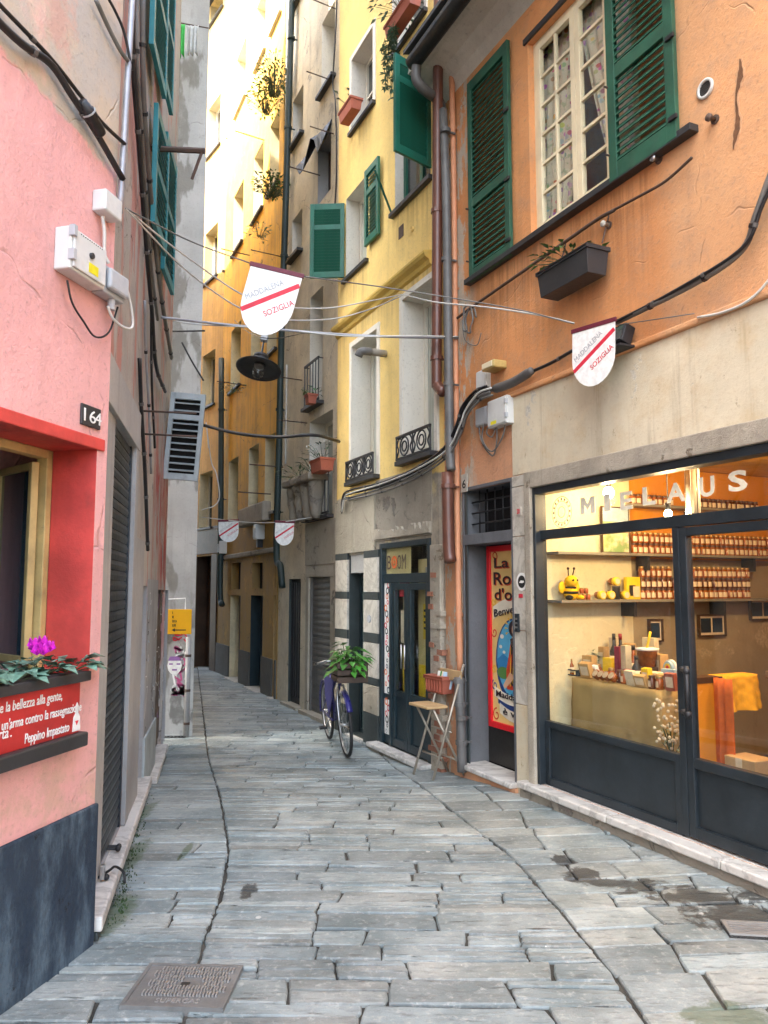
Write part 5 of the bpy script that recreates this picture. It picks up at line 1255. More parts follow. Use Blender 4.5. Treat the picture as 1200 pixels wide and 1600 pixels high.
for px, y, h, lb, mt, cp in ((960, .62, .34, 'tall dark wine bottle with black cap', 'slate', 'slate'), (970, .66, .34, 'dark wine bottle with red capsule', 'slate', 'redcap'), (981, .60, .26, 'amber bottle behind the white carton', 'darkhoney', 'slate'), (990, .63, .26, 'amber bottle between carton and honey bucket', 'honey', 'slate'), (998, .6, .25, 'amber bottle nearest the honey bucket', 'darkhoney', 'slate'), (994, .40, .21, 'short dark bottle with white label at the cloth edge', 'slate', 'slate')):
    bottle(px, y, lb, h, .034, mt, 'jarlabel', cp)
for i, (px, y) in enumerate(((880, .36), (886, .42), (893, .36), (899, .42), (884, .5), (896, .5))):
    bottle(px, y, ORD[i] + ' little olive bottle in the blue crate at the table end', .13, .018, 'honey', 'jarlabel', 'goldlid')
ct = wthing(WR, 'bottle_crate', 'dark blue low crate holding the olive bottles', 'crate', WR.at(876, 1045, .32)[0], .32, tz + .005)
MB().ring(0, .2, 0, .05, .01, 0, .01).box(0, .2, .20, .21, 0, .05).box(0, .01, .01, .2, 0, .05).box(.19, .2, .01, .2, 0, .05).obj('side', M['navyroom'], ct)
plant('potted_plant', 'small round leaved green plant among the honey goods', 'plant', onT(925, 1020, .62, .08), 34, .085, .14, 'leaf', (.05, .075), .95)
tpt = thing('plant_pot', 'pale pot of the small round leaved plant', 'pot', onT(925, 1020, .62), WR.ang); MB().lathe([(.035, 0), (.05, .08), (.046, .08), (.044, .06), (0, .06)], 14).obj('body', M['jarlabel'], tpt, True)
def card(px, y, w_, d, h, mat, label, name='gift_carton', cat='carton', tilt=0, lab=None):
    t = thing(name, label, cat, onT(px, 1040, y), WR.ang + rnd.uniform(-.25, .25)); o = MB().box(-w_ / 2, w_ / 2, 0, d, 0, h).obj('body', M[mat], t, bevel=.002); o.rotation_euler.x = R(tilt)
    if lab: q = MB().box(-w_ * .36, w_ * .36, -.0015, 0, h * .2, h * .8).obj('label', M[lab], t); q.rotation_euler.x = R(tilt)
    return t
M['kraft'] = flat('kraft_card', (.50, .32, .13), .8); M['wine'] = flat('wine_red_card', (.22, .02, .05), .6)
card(974, .45, .075, .05, .27, 'cream', 'tall cream carton in the middle of the table', lab='jarlabel'); card(964, .50, .05, .04, .25, 'wine', 'tall wine red carton next to the cream one')
card(948, .52, .085, .06, .15, 'boxyellow', 'yellow carton beside the round leaved plant'); card(917, .44, .11, .06, .16, 'kraft', 'kraft gift bag near the crate', lab='jarlabel')
card(915, .31, .10, .05, .12, 'kraft', 'kraft soap box leaning at the table front', tilt=18, lab='jarlabel'); card(985, .30, .085, .03, .11, 'jarlabel', 'white price card in front of the cartons', tilt=15)
card(1000, .30, .10, .04, .085, 'kraft', 'kraft box at the rounded front corner', tilt=18, lab='jarlabel'); card(1022, .42, .12, .05, .10, 'jarlabel', 'white carton near the table end', tilt=10); card(1035, .38, .10, .04, .10, 'kraft', 'kraft box near the table end', tilt=12, lab='jarlabel')
card(1024, .62, .14, .07, .21, 'kraft', 'large kraft box behind the honey bucket', lab='jarlabel'); card(1043, .46, .11, .05, .13, 'bluespray', 'pale blue tin beside the mullion', 'tin', 'tin'); card(985, .72, .10, .05, .26, 'kraft', 'kraft sign propped behind the amber bottles', tilt=8, lab='jarlabel')
for i, px in enumerate((936, 944, 952, 961)):
    t = thing('honey_tub', 'small gold capped tub tilted in the front row, %s' % ('next to the kraft soap box', 'second of the row', 'third of the row', 'next to the white price card')[i], 'tub', onT(px, 1060, .31), WR.ang); o = MB().lathe([(.032, 0), (.034, .03), (.034, .045), (.0, .046)], 14).obj('body', M['honey'], t, True); o.rotation_euler.x = R(55); o.location.z = .03
    o = MB().lathe([(.028, .047), (0, .047)], 14).obj('label', M['jarlabel'], t); o.rotation_euler.x = R(55); o.location.z = .03
for i, (px, y) in enumerate(((975, .34), (1018, .32), (1030, .34), (968, .36), (1010, .50), (1016, .46), (935, .50), (928, .46), (955, .40), (1002, .42))):
    k = 1 if i % 2 else 2
    o = put_jar(k, 0, 0, 0, ('squat honey jar in front of the cream carton', 'honey jar at the rounded table corner', 'honey jar by the table end near the mullion', 'honey jar between the tubs and the cartons', 'honey jar before the bucket', 'second honey jar before the bucket', 'honey jar before the yellow carton', 'honey jar under the round leaved plant', 'honey jar behind the row of tubs', 'honey jar behind the kraft box')[i], 'honey jars on the display table')
    o.location = onT(px, 1050, y); o.rotation_euler.z = WR.ang + rnd.uniform(-.5, .5)
t = thing('honey_bucket', 'clear bucket of honey with white lid and yellow dipper', 'bucket', onT(1012, 1040, .56, .12), WR.ang); MB().lathe([(.06, 0), (.075, .12), (.078, .125)], 18).obj('body', M['honey'], t, True); MB().lathe([(.085, .12), (.088, .135), (.06, .14), (.0, .14)], 18).obj('lid', M['letterwhite'], t, True); MB().tube([(0, 0, .14), (.04, 0, .26)], .010, 8).obj('dipper', M['boxyellow'], t, True)
t = thing('bucket_stand', 'dark block under the honey bucket', 'block', onT(1012, 1040, .56), WR.ang); MB().box(-.06, .06, -.06, .06, 0, .118).obj('block', M['darkwood'], t)
t = thing('round_tin', 'round white tin with red and blue target on it', 'tin', onT(1046, 1030, .55, .08), WR.ang)
for r_, y_, m_ in ((.055, 0, 'letterwhite'), (.042, .021, 'bluespray'), (.028, .022, 'boxyellow'), (.014, .023, 'letterred')): MB().lathe([(0, y_ - .02), (r_, y_ - .02), (r_, y_ + .001), (0, y_ + .001)], 18, (0, 0, .055), 'y').obj('ring', M[m_], t)
for i, (px, y, w_, d_, h_, mt, lb, tl_, lab) in enumerate(((905, .52, .07, .05, .19, 'wine', 'dark red gift box at the back of the table', 0, 'jarlabel'), (938, .64, .09, .06, .22, 'kraft', 'kraft box behind the yellow carton', 0, 'jarlabel'), (958, .70, .08, .05, .30, 'jarlabel', 'white carton behind the wine bottles', 0, None), (1008, .36, .06, .05, .13, 'boxyellow', 'yellow packet in front of the bucket', 6, 'jarlabel'), (928, .36, .05, .04, .10, 'letterwhite', 'white packet near the kraft bag', 10, 'kraft'), (1014, .72, .12, .05, .32, 'cream', 'cream box standing behind the bucket', 0, 'jarlabel'), (1046, .34, .08, .04, .12, 'orangered_', 'orange packet at the mullion', 8, 'jarlabel'), (980, .38, .07, .04, .10, 'wine', 'wine red packet behind the price card', 6, 'jarlabel'))):
    card(px, y, w_, d_, h_, mt if mt in M else 'terracotta', lb, tilt=tl_, lab=lab)
# dried flowers by the table end
p = on_ground(1050, 1160); x, z = WR.at(1048, 1120, .17)
t = plant('dried_flowers', 'bunch of dried cream flowers in front of the burlap cloth', 'plant', WR.P(x - .0, .17, .55), 40, .09, .30, 'leaf3', (.02, .04), .4, None, 0)
bf = MB()
for i in range(110):
    a = rnd.uniform(0, 6.28); r_ = .11 * math.sqrt(rnd.random()); bf.ball((r_ * math.cos(a), r_ * math.sin(a), rnd.uniform(-.12, .36)), .011, n=6, m=4)
tag(bf.obj('blossom', M['jarlabel'], t), kind='stuff')
vb = thing('vase', 'dark vase of the dried cream flowers', 'vase', WR.P(x, .17, zf)); MB().lathe([(.06, 0), (.085, .12), (.06, .36), (.065, .46), (.055, .46)], 14).obj('body', M['slate'], vb, True)
# counter, stool, boxes farther in
cn = wthing(WR, 'shop_counter', 'dark wooden counter deeper in the honey shop', 'counter', tx1 + .30, .95, zf); MB().box(0, 1.6, 0, .55, .92, .97).obj('top', M['brownwood'], cn, bevel=.004); MB().box(.03, 1.57, .04, .5, 0, .92).obj('front', M['darkwood'], cn)
t = wthing(WR, 'leaflet', 'printed leaflet lying on the dark counter', 'leaflet', tx1 + .42, 1.0, zf + .972); MB().box(0, .2, 0, .14, 0, .004).obj('sheet', M['jarlabel'], t)
for k, (a, c, lb) in enumerate(((.0, .22, 'cardboard box under the counter'), (.02, .5, 'cardboard box stacked on the lower one'))):
    t = wthing(WR, 'cardboard_box', lb, 'box', tx1 + .26 + a, .55, zf + (.0 if k == 0 else .22)); MB().box(0, .24, 0, .2, 0, .215).obj('carton', M['wood'], t, bevel=.004); MB().box(.09, .14, -.002, 0, 0, .215).obj('tape', M['jarlabel'], t)
rd = wthing(WR, 'orange_apron', 'orange apron hanging beside the side table', 'apron', tx1 + .17, ty0 + .34, zf + .08); b = MB()
for i in range(9):
    for k in range(9): b.v.append((.14 * (i / 8), .02 * math.sin(i * 1.9) , .85 * (1 - k / 8) ))
for i in range(8):
    for k in range(8): a = i * 9 + k; b.f.append((a, a + 1, a + 10, a + 9))
o = b.obj('cloth', flat('burnt_orange_cloth', (.55, .11, .01), .85), rd, True); o.modifiers.new('t', 'SOLIDIFY').thickness = .01
# lamps: two bare bulbs, a glass tube lantern and a spot rail
BULB = emit('glowing_bulb', (1, .84, .55), 9)
def bulb(px, py, y, label, watts, r=.035):
    x, z = WR.at(px, py, y); t = thing('pendant_bulb', label, 'lamp', WR.P(x, y, z), WR.ang, 'bare bulbs in the shop window')
    o = MB().ball((0, 0, 0), r, r, r * 1.15, 14, 10).obj('bulb', BULB, t, True)
    MB().lathe([(.018, r), (.02, r + .05), (.008, r + .06)], 10).obj('socket', M['iron'], t, True); MB().tube([(0, 0, r + .06), (0, 0, zc - z)], .004, 6).obj('cord', M['black'], t)
    l = bpy.data.lights.new('bulb_light', 'POINT'); l.energy = watts; l.color = (1, .70, .36); l.shadow_soft_size = r * 1.2
    lo = bpy.data.objects.new('bulb_light', l); link(lo, t); lo.location = (0, -.0, -.0 - r * 1.4)
bulb(951, 770, .45, 'brighter bare bulb glowing near the ceiling behind the letter I', 2.0, .042)
bulb(1044, 803, .36, 'small bare bulb hanging in front of the mullion top', 4.0, .028)
x, z = WR.at(1082, 770, .5); t = thing('glass_lantern', 'upright glass tube lantern hanging from the shop ceiling', 'lamp', WR.P(x, .5, z - .16), WR.ang)
M['lanternglass'] = paint('cloudy_lantern_glass', (.50, .48, .42), .1, .15, .1, spec=.8)
MB().lathe([(.045, 0), (.045, .33)], 14).obj('tube', M['lanternglass'], t, True); MB().lathe([(.05, .33), (.05, .36), (.02, .38), (0, .38)], 14).obj('cap', M['iron'], t, True); MB().tube([(0, 0, .38), (0, 0, zc - z + .16)], .005, 6).obj('cord', M['iron'], t)
for k in range(6): MB().tube([(.048 * math.cos(k * 1.047), .048 * math.sin(k * 1.047), 0), (.048 * math.cos(k * 1.047), .048 * math.sin(k * 1.047), .33)], .004, 5).obj('rod', M['chrome'], t)
t = wthing(WR, 'spot_rail', 'black ceiling rail with small spotlight in the honey shop', 'lamp', tx1 + .3, .9, zc - .06); MB().box(0, 1.4, 0, .035, 0, .03).obj('rail', M['iron'], t); MB().tube([(.5, .017, 0), (.47, -.02, -.12)], .03, 10).obj('spotlight', M['iron'], t, True)
for (xx, yy, ww) in ((tx1 + .9, 1.6, 11),):
    l = bpy.data.lights.new('spot_light', 'POINT'); l.energy = ww; l.color = (1, .68, .34); l.shadow_soft_size = .05; lo = bpy.data.objects.new('spot_light', l); link(lo, t); lo.location = (.46, -.03, -.16)
# ------------------------------------------------------------------ YELLOW HOUSE
yel = House(WY, 'yellow_house', 'bright yellow house with green shutters above the dark framed poster shop', WY.at(527, 640)[0], OX0 + .0, 13, 5)
YX0, YX1 = yel.x0, yel.x1
def op(W, tl, br, bl=None, x0=None, x1=None, y=0):
    """opening: x from two corner spots, top height from the first, foot height from bl or br"""
    a = W.at(*tl, y); c = W.at(*br, y); z0 = W.at(*bl, y)[1] if bl else c[1]
    return (a[0], c[0], z0, a[1])
r = op(WY, (551, 543), (590, 742)); w5 = window(yel, r, .30, 'white', 'pane', 1, 1, .055, 'whitestone', 'slate', .09, surround='whitestone', sw=.07, label='tall narrow window with white surround and scrolled iron rail')
def iron_rail(par, r, h):
    x0, x1, z0, z1 = r; b = MB(); b.box(x0 - .03, x1 + .03, -.085, -.06, z0 + .01, z0 + .035).box(x0 - .03, x1 + .03, -.085, -.06, z0 + h, z0 + h + .025)
    n = 2 if x1 - x0 < .75 else 3; wd = (x1 - x0 + .06) / n
    for i in range(n):
        cx = x0 - .03 + wd * (i + .5); cz = z0 + h / 2 + .02
        for rr_ in (.40, .22):
            R_ = min(wd, h) * rr_; b.tube([(cx + R_ * math.cos(a * .5236), -.072, cz + R_ * math.sin(a * .5236)) for a in range(13)], .009, 5, False)
        for s_ in (-1, 1): b.tube(catmull([(cx + s_ * wd * .5, -.072, z0 + .03), (cx + s_ * wd * .36, -.072, cz - .03), (cx + s_ * wd * .46, -.072, cz + .04), (cx + s_ * wd * .33, -.072, z0 + h)], 4), .009, 5)
        b.tube([(cx - wd / 2, -.072, z0 + .02), (cx - wd / 2, -.072, z0 + h)], .010, 5)
    b.tube([(x1 + .03, -.072, z0 + .02), (x1 + .03, -.072, z0 + h)], .010, 5).tube([(x0 - .03, -.072, z0 + h + .01), (x0 - .03, 0.02, z0 + h + .01)], .010, 5)
    return b.obj('balcony_rail', M['iron'], par)
iron_rail(w5, r, .24)
r = op(WY, (630, 470), (689, 703)); r = (r[0], min(r[1], YX1 - .06), r[2], r[3]); w6 = window(yel, r, .30, 'white', 'pane', 1, 1, .06, 'whitestone', 'slate', .09, surround='whitestone', sw=.07, label='wide tall window with white surround, partly behind the drainpipes', sillx=.05); iron_rail(w6, r, .25)
r3 = op(WY, (541, 312), (573, 300), (541, 437)); w3 = window(yel, r3, .24, 'white', 'pane', 2, 1, .05, 'whitestone', 'slate', .05, label='window between two green shutter leaves')
r4 = op(WY, (617, 120), (673, 300), (616, 335)); r4 = (r4[0], r4[1], r4[2], r4[3]); w4 = window(yel, r4, .16, 'green2', 'darkpane', 2, 1, .06, 'whitestone', 'slate', .06, label='green framed window under a propped out shutter')
r1 = op(WY, (551, 95), (584, 100), (542, 219)); w1 = window(yel, r1, .24, 'white', 'darkpane', 2, 2, .05, 'whitestone', 'slate', .05, surround='whitestone', sw=.07, label='white framed window with terracotta planter on its sill')
r2 = op(WY, (618, -75), (664, -50), (614, 90)); w2 = window(yel, r2, .24, 'white', 'darkpane', 2, 2, .05, 'whitestone', 'slate', .05, surround='whitestone', sw=.06, label='topmost window with a trailing plant on its sill')
for tl, br, bl in (((556, -290), (590, -270), (548, -140)), ((622, -470), (668, -400), (618, -290))):
    window(yel, op(WY, tl, br, bl), .24, 'white', 'darkpane', 2, 2, .05, 'whitestone', 'slate', .05)
# shutters: one leaf swung right out, one folded, one propped from the top
zA, zB = WY.at(541, 433)[1], WY.at(541, 318)[1]
shutter(yel.root, r3[0] - .01, -.02, zA, .46, zB - zA, math.pi - WY.ang - R(4) - 0, 'green2', ((0, .68), (.68, 1)), .040, 'green shutter leaf swung straight out into the alley')
a = WY.at(571, 269, -.05); c = WY.at(592, 237, -.05); d_ = WY.at(570, 387, -.05)
shutter(yel.root, a[0], -.05, d_[1], c[0] - a[0], a[1] - d_[1], 0, 'green2', ((0, .68), (.68, 1)), .040, 'green shutter leaf folded back on the yellow wall')
zt = WY.at(676, 117)[1]; zb4 = WY.at(674, 267)[1]
shutter(yel.root, WY.at(676, 190)[0], -.03, zb4, .50, zt - zb4, R(-74), 'green2', ((0, .76), (.76, 1)), .044, 'green shutter leaf swung out beside the drainpipes', stile=.06)
MB().tube([(r4[0] - .05, -.02, r4[2] + .02), (r4[0] + .10, -.30, r4[2] + .40)], .014, 6).obj('shutter_stay', M['green2'], yel.root)
# string course
ca = WY.at(529, 519); cb = WY.at(676, 402); cz = (ca[1] + cb[1]) / 2
prof = [(0, -.09), (-.03, -.07), (-.04, -.03), (-.085, .0), (-.10, .03), (-.10, .055), (0, .075)]
b = MB(); n = len(prof); b.v = [(YX0 + .002, y_, cz + z_) for y_, z_ in prof] + [(YX1 - .10, y_, cz + z_) for y_, z_ in prof]
b.f = [(i, i + n, (i + 1) % n + n, (i + 1) % n) for i in range(n)] + [tuple(range(n - 1, -1, -1)), tuple(range(n, 2 * n))]
b.obj('string_course', plaster('ochre_string_course', (.62, .42, .10), streak=.3, bump=.15, seed=51), yel.root)
x, z = WY.at(627, 362); MB().box(x - .06, x + .06, -.006, .0, z - .07, z + .07).obj('vent_hole', M['rust'], yel.root)
x, z = WY.at(645, 358); MB().lathe([(.03, 0), (.03, .02), (.018, .02), (.018, .0)], 12, (x, 0, z), 'y').obj('pipe_stub', M['yellow'], yel.root)
t = wthing(WY, 'vent_pipe', 'yellow pipe stub with grey elbow poking from the yellow wall', 'pipe', WY.at(603, 553)[0], 0, WY.at(603, 553)[1]); MB().tube([(0, .02, 0), (0, -.22, .0)], .042, 12).obj('pipe', M['yellow'], t, True); MB().tube(catmull([(0, -.19, 0), (0, -.26, 0), (-.02, -.31, -.01), (-.04, -.33, -.06)], 4), .047, 12).obj('elbow', M['greypipe'], t, True)
def planter(name, label, W, x, y, z, L, mat='terracotta', h=.15, d=.16, n=30, lm='leaf3', ph=.2, flowers=0, spread=None, droop=.9, fm=None, cat='planter'):
    t = wthing(W, name, label, cat, x, y, z); b = MB()
    tp = .018; b.add([(tp, tp - d, 0), (L - tp, tp - d, 0), (L - tp, -tp, 0), (tp, -tp, 0), (0, -d, h), (L, -d, h), (L, 0, h), (0, 0, h)], [(0, 3, 2, 1), (0, 1, 5, 4), (1, 2, 6, 5), (2, 3, 7, 6), (3, 0, 4, 7)])
    o = b.obj('trough', M[mat], t, bevel=.003); MB().ring(-.008, L + .008, h - .03, h, .008, -d - .008, .008).obj('rim', M[mat], t)
    MB().box(.01, L - .01, -d + .01, -.01, h - .03, h - .012).obj('soil', M['soil'], t)
    if n:
        c = W.P(x + L / 2, y - d / 2, z + h - .02)
        plant('window_plant', label.split(' ')[0] + ' plant growing in the ' + label, 'plant', c, n, spread or L * .42, ph, lm, (.05, .09), .5, None, flowers, droop, True, fm)
    return t
x, z = WY.at(542, 196, -.14); planter('window_planter', 'terracotta planter on the sill of the white framed window', WY, x, -.10, z - .02, r1[1] - x - .12, n=8, ph=.25, droop=.2)
x, z = WY.at(614, 88); planter('window_planter', 'terracotta planter on the topmost sill with trailing stems', WY, r2[0] + .15, -.06, r2[2] + .005, r2[1] - r2[0] - .1, n=70, ph=.2, droop=1.6, spread=.35)
pt = WY.P(r2[0] + .1, -.2, r2[2] + .05); v = thing('trailing_plant', 'leafy stems trailing down the yellow wall from the topmost sill', 'plant', pt); b = MB(); sb = MB()
for i in range(16):
    x_, y_ = rnd.uniform(-.1, .35), rnd.uniform(-.06, .06); pts = [(x_ * .42, -x_ * .9 + y_, 0)]; L_ = rnd.uniform(.25, .75)
    for k in range(1, 7): pts.append((pts[-1][0] + rnd.uniform(-.03, .03), pts[-1][1] + rnd.uniform(-.03, .03), -L_ * k / 6))
    sb.tube(pts, .003, 4)
    for q in pts[1:]:
        for _ in range(4): b.leaf(q, (rnd.uniform(-1, 1), rnd.uniform(-1, 1), rnd.uniform(-.6, .3)), (0, 0, 1), rnd.uniform(.04, .07), .03)
b.obj('foliage', M['leaf3'], v); sb.obj('stem', M['stem'], v)
# lower storey: slabs, rubble, shop
zc0 = WY.at(690, 700)[1]
gs0, gs1 = YX0 + .03, WY.at(588, 830)[0]; zs_ = WY.at(531, 783)[1]; zs_b = WY.at(533, 866)[1]
zs2 = WY.at(588, 762)[1]
panel(yel, (gs0, (gs0 + gs1) / 2 - .03, zs_b, zs_ - .02), -.03, 0, 'stonewall', 'stone_slab'); panel(yel, ((gs0 + gs1) / 2 - .024, gs1 - .002, zs_b, zs_ - .02), -.028, 0, 'stonewall', 'stone_slab')
panel(yel, (gs1 + .002, YX1 - .13, WY.at(596, 846)[1], WY.at(600, 748)[1]), -.012, 0, 'rough', 'bare_render', bevel=.01)
zr_ = WY.at(600, 834)[1]
b = MB(); n = 40; xx0, xx1 = gs1 + .02, YX1 - .14
pl = [(xx0, zr_ - .06)] + [(xx0 + (xx1 - xx0) * i / n, zr_ + .02 + rnd.uniform(-.035, .045)) for i in range(n + 1)] + [(xx1, zr_ - .06)]
b.prism(pl[::-1], -.04, -.01).obj('broken_lintel', M['travertine'], yel.root)
bo = op(WY, (595, 850), (689, 1000), (590, 1158)); bo = yel.hole((bo[0], min(bo[1], YX1 - .16), -.09, bo[3]))
td = op(WY, (546, 868), (571, 900), (548, 1150)); td = yel.hole((td[0], td[1], -.12, td[3]))
yel.finish(M['yellow'], (0, 0))
# dark framed poster shop
bs = MB().ring(bo[0], bo[1], bo[2], bo[3], .06, -.02, .10, .03).obj('shop_front', M['petrol'], yel.root, bevel=.004); bs['label'] = 'dark framed shop front with glazed double doors'
reveal(bs, bo, .12, M['petrol'])
ztb = WY.at(600, 897)[1]; ztt = WY.at(600, 862)[1]
MB().box(bo[0] + .06, bo[1] - .06, .0, .08, ztb - .10, ztb).obj('transom_rail', M['petrol'], bs, bevel=.003)
MB().box(bo[0] + .06, bo[1] - .06, .03, .036, ztb, bo[3] - .06).obj('pane', M['glass'], bs)
M['boomback'] = paint('pale_yellow_poster', (.72, .60, .28), .6, .1, .1); bw = bo[1] - bo[0]
MB().box(bo[0] + .06, bo[0] + .06 + (bw - .12) * .56, .044, .048, ztb, bo[3] - .06).obj('transom_poster', M['boomback'], bs)
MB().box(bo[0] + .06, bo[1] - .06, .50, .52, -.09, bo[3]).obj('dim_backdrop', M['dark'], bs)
lh = (bo[3] - .06 - ztb) * .55; lz = ztb + .05; bx0 = bo[0] + .12
text('B', 'letter', M['brownwood'], bs, bx0, bx0 + .10, lz, .026, h=lh); text('O', 'letter', M['brownwood'], bs, bx0 + .26, bx0 + .35, lz, .026, h=lh); text('M', 'letter', M['brownwood'], bs, bx0 + .37, bx0 + .47, lz, .026, h=lh)
M['orangered'] = flat('orange_red_print', (.72, .15, .03), .5)
for r0, r1, m_ in ((.04, .07, 'orangered'), (.0, .02, 'orangered')): MB().lathe(([(r0, 0), (r1, 0), (r1, .002), (r0, .002), (r0, 0)] if r0 else [(0, 0), (r1, 0), (r1, .002), (0, .002)]), 24, (bx0 + .18, .027, lz + lh * .5), 'y').obj('letter_target', M[m_], bs)
sx_0 = bo[0] + .06; x610 = WY.at(609, 1000)[0]; x636 = WY.at(636, 1000)[0]
MB().box(x610, x610 + .05, -.01, .09, -.06, ztb - .10).obj('mullion', M['petrol'], bs, bevel=.003)
MB().box(sx_0, x610, .02, .05, -.06, ztb - .10).obj('side_panel', M['petrol'], bs)
stz = [WY.at(600, v)[1] for v in (1146, 1092, 1083, 910)]
for a, c in ((stz[0], stz[1]), (stz[2], stz[3])): MB().box(sx_0 + .005, x610 - .02, .016, .02, a, c).obj('sticker_strip', M['letterwhite'], bs)
q = random.Random(4)
for i in range(26):
    z_ = stz[0] + .03 + (stz[3] - stz[0] - .06) * i / 25
    if stz[1] < z_ < stz[2] + .03: continue
    cxx = q.uniform(sx_0 + .035, x610 - .05); rr_ = q.uniform(.02, .042); mm = q.choice(['letterblack', 'navyroom', 'letterred', 'lettergrey', 'letterblack', 'orangered'])
    MB().lathe([(rr_ * .6, 0), (rr_, 0), (rr_, .001), (rr_ * .6, .001), (rr_ * .6, 0)], 14, (cxx, .0155, z_), 'y').obj('sticker', M[mm], bs)
for (a, c, lb) in ((x610 + .055, x636 - .004, 'narrow glazed door leaf'), (x636 + .004, bo[1] - .065, 'wide glazed door leaf')):
    za, zb_ = -.055, ztb - .105; kz = WY.at(640, 1085)[1] - .0
    o = MB().ring(a, c, za, zb_, .07, .0, .05, .09).box(a + .07, c - .07, .004, .046, kz - .06, kz).obj('door_leaf', M['petrol'], bs, bevel=.003); o['label'] = lb
    MB().box(a + .07, c - .07, .02, .03, za + .09, kz - .06).obj('kick_panel', M['petrol'], o); MB().box(a + .07, c - .07, .022, .027, kz, zb_ - .07).obj('pane', M['glass'], o)
    MB().tube([(c - .035 if a < x636 else a + .035, -.05, .80), (c - .035 if a < x636 else a + .035, -.05, 1.05)], .010, 8).obj('handle', M['chrome'], o, True)
# posters, and yellow panels put in for the reflections in the door glass
g1, g2, g3, g4 = x610 + .125, x636 - .074, x636 + .074, bo[1] - .135
for u0, u1, z0_, z1_, m_, y_, nm in ((g1 - .03, g2 - .1, -.0, 1.9, 'boomback', .12, 'yellow_glint_panel'), (g1 + .06, g2, .4, 1.0, 'boxyellow', .07, 'print_stand'), (g1 + .02, g2, 1.55, 1.75, 'letterred', .05, 'poster'), (g1 + .03, g2, 1.05, 1.4, 'jarlabel', .06, 'poster'),
        (g3 - .08, g3 + .14, .1, 1.95, 'boomback', .14, 'yellow_glint_panel'), (g3 + .16, g4 - .04, 1.12, 1.48, 'boxyellow', .07, 'notice_board'), (g3 + .2, g4 - .1, .50, .82, 'bluespray', .10, 'print_stand'), (g3 + .02, g3 + .15, .35, .85, 'boxyellow', .09, 'print_stand'), (g3 + .18, g4 - .03, 1.62, 1.86, 'greyshutter', .09, 'poster')):
    MB().box(u0, u1, y_, y_ + .02, z0_, z1_).obj(nm, M[m_], bs)
xx = g3 + .16
for k, wd in enumerate((.26, .3, .24, .28)): MB().box(xx + .02, min(xx + .02 + wd, g4 - .06), .066, .069, 1.40 - .06 * k, 1.425 - .06 * k).obj('notice_line', M['letterblack'], bs)
st = wthing(WY, 'marble_threshold', 'white marble threshold of the dark framed poster shop', 'doorstep', bo[0] - .06, 0, 0)
MB().slab([(0, -.16), (bw + .10, -.16), (bw + .10, .1), (0, .1)], -.105, -.06).obj('slab', M['marble'], st, bevel=.01); MB().slab([(.01, -.13), (bw + .09, -.13), (bw + .09, .1), (.01, .1)], -.4, -.106).obj('riser', M['rough'], st)
# petrol green door between striped pilasters
t = MB().box(td[0], td[1], .16, .20, -.12, td[3]).obj('door', paint('grey_green_door', (.05, .085, .085), .3, .2, .2), yel.root); t['label'] = 'narrow grey green glazed door'
reveal(t, td, .17, M['darkstone']); MB().ring(td[0], td[1], -.12, td[3] - .22, .05, .14, .16).obj('frame', M['petrol'], t); MB().box(td[0], td[1], .02, .16, td[3] - .22, td[3]).obj('roller_case', M['stone'], t)
for k in range(4): MB().box(td[0] + .12, td[1] - .12, .155, .16, .55 + .33 * k, .62 + .33 * k).obj('sticker', M['bluespray' if k else 'lettergrey'], t)
MB().box(td[0] - .01, td[1] + .01, -.06, .14, -.17, -.125).obj('doorstep', M['marble'], t)
for a, c in ((YX0 + .03, td[0]), (td[1], bo[0] - .02)):
    zz = [(-.4, WY.at(575, 1112)[1], 'darkstone'), (0, WY.at(575, 1068)[1], 'stonewall'), (0, WY.at(575, 1056)[1], 'darkstone'), (0, WY.at(575, 1003)[1], 'marble2'), (0, WY.at(575, 988)[1], 'darkstone'), (0, WY.at(575, 937)[1], 'marble2'), (0, WY.at(575, 925)[1], 'darkstone'), (0, WY.at(575, 872)[1], 'marble2'), (0, WY.at(575, 860)[1], 'darkstone')]
    prev = -.4
    for _, z_, m_ in zz: panel(yel, (a + .004, c - .004, prev + .002, z_ - .002), -.028, 0, m_, 'pilaster_block', bevel=.003); prev = z_
x, z = WY.at(577, 967, -.03); MB().lathe([(0, 0), (.045, 0), (.045, .012), (0, .012)], 16, (x, -.028, z), 'y').obj('round_plate', M['lettergrey'], yel.root)
# broken brick pier beside the pipes
bp = wthing(WY, 'brick_pier', 'crumbling brick pier between the poster shop and the pipes', 'pier', bo[1] + .005, 0, -.2)
pw = YX1 - bo[1] + .06; zt_ = WY.at(690, 850)[1] + .2; MB().box(.01, pw, -.03, .02, 0, zt_).obj('mortar_core', M['travertine'], bp, bevel=.01)
z_ = .02; i = 0; brk = MB().box(-.055, .055, -.03, .03, -.026, .026).mesh('brick', paint('old_red_brick', (.30, .13, .08), .9, .35, .5, bump=.6)); brk2 = MB().box(-.055, .055, -.03, .03, -.026, .026).mesh('brick', M['travertine'])
while z_ < zt_ - .05:
    for k in range(2):
        if rnd.random() < (.6 if z_ < 1.0 else .3): inst(brk if rnd.random() < (.75 if z_ < 1.1 else .35) else brk2, 'brick', bp, (pw * (.27 + .48 * k) + rnd.uniform(-.012, .012) + (.03 if i % 2 else -.02), -.006 + rnd.uniform(-.007, .004), z_ + .03), (rnd.uniform(-.05, .05), rnd.uniform(-.05, .05), rnd.uniform(-.08, .08)), (min(1, pw * 4.2), 1, rnd.uniform(.85, 1)))
    z_ += .062; i += 1

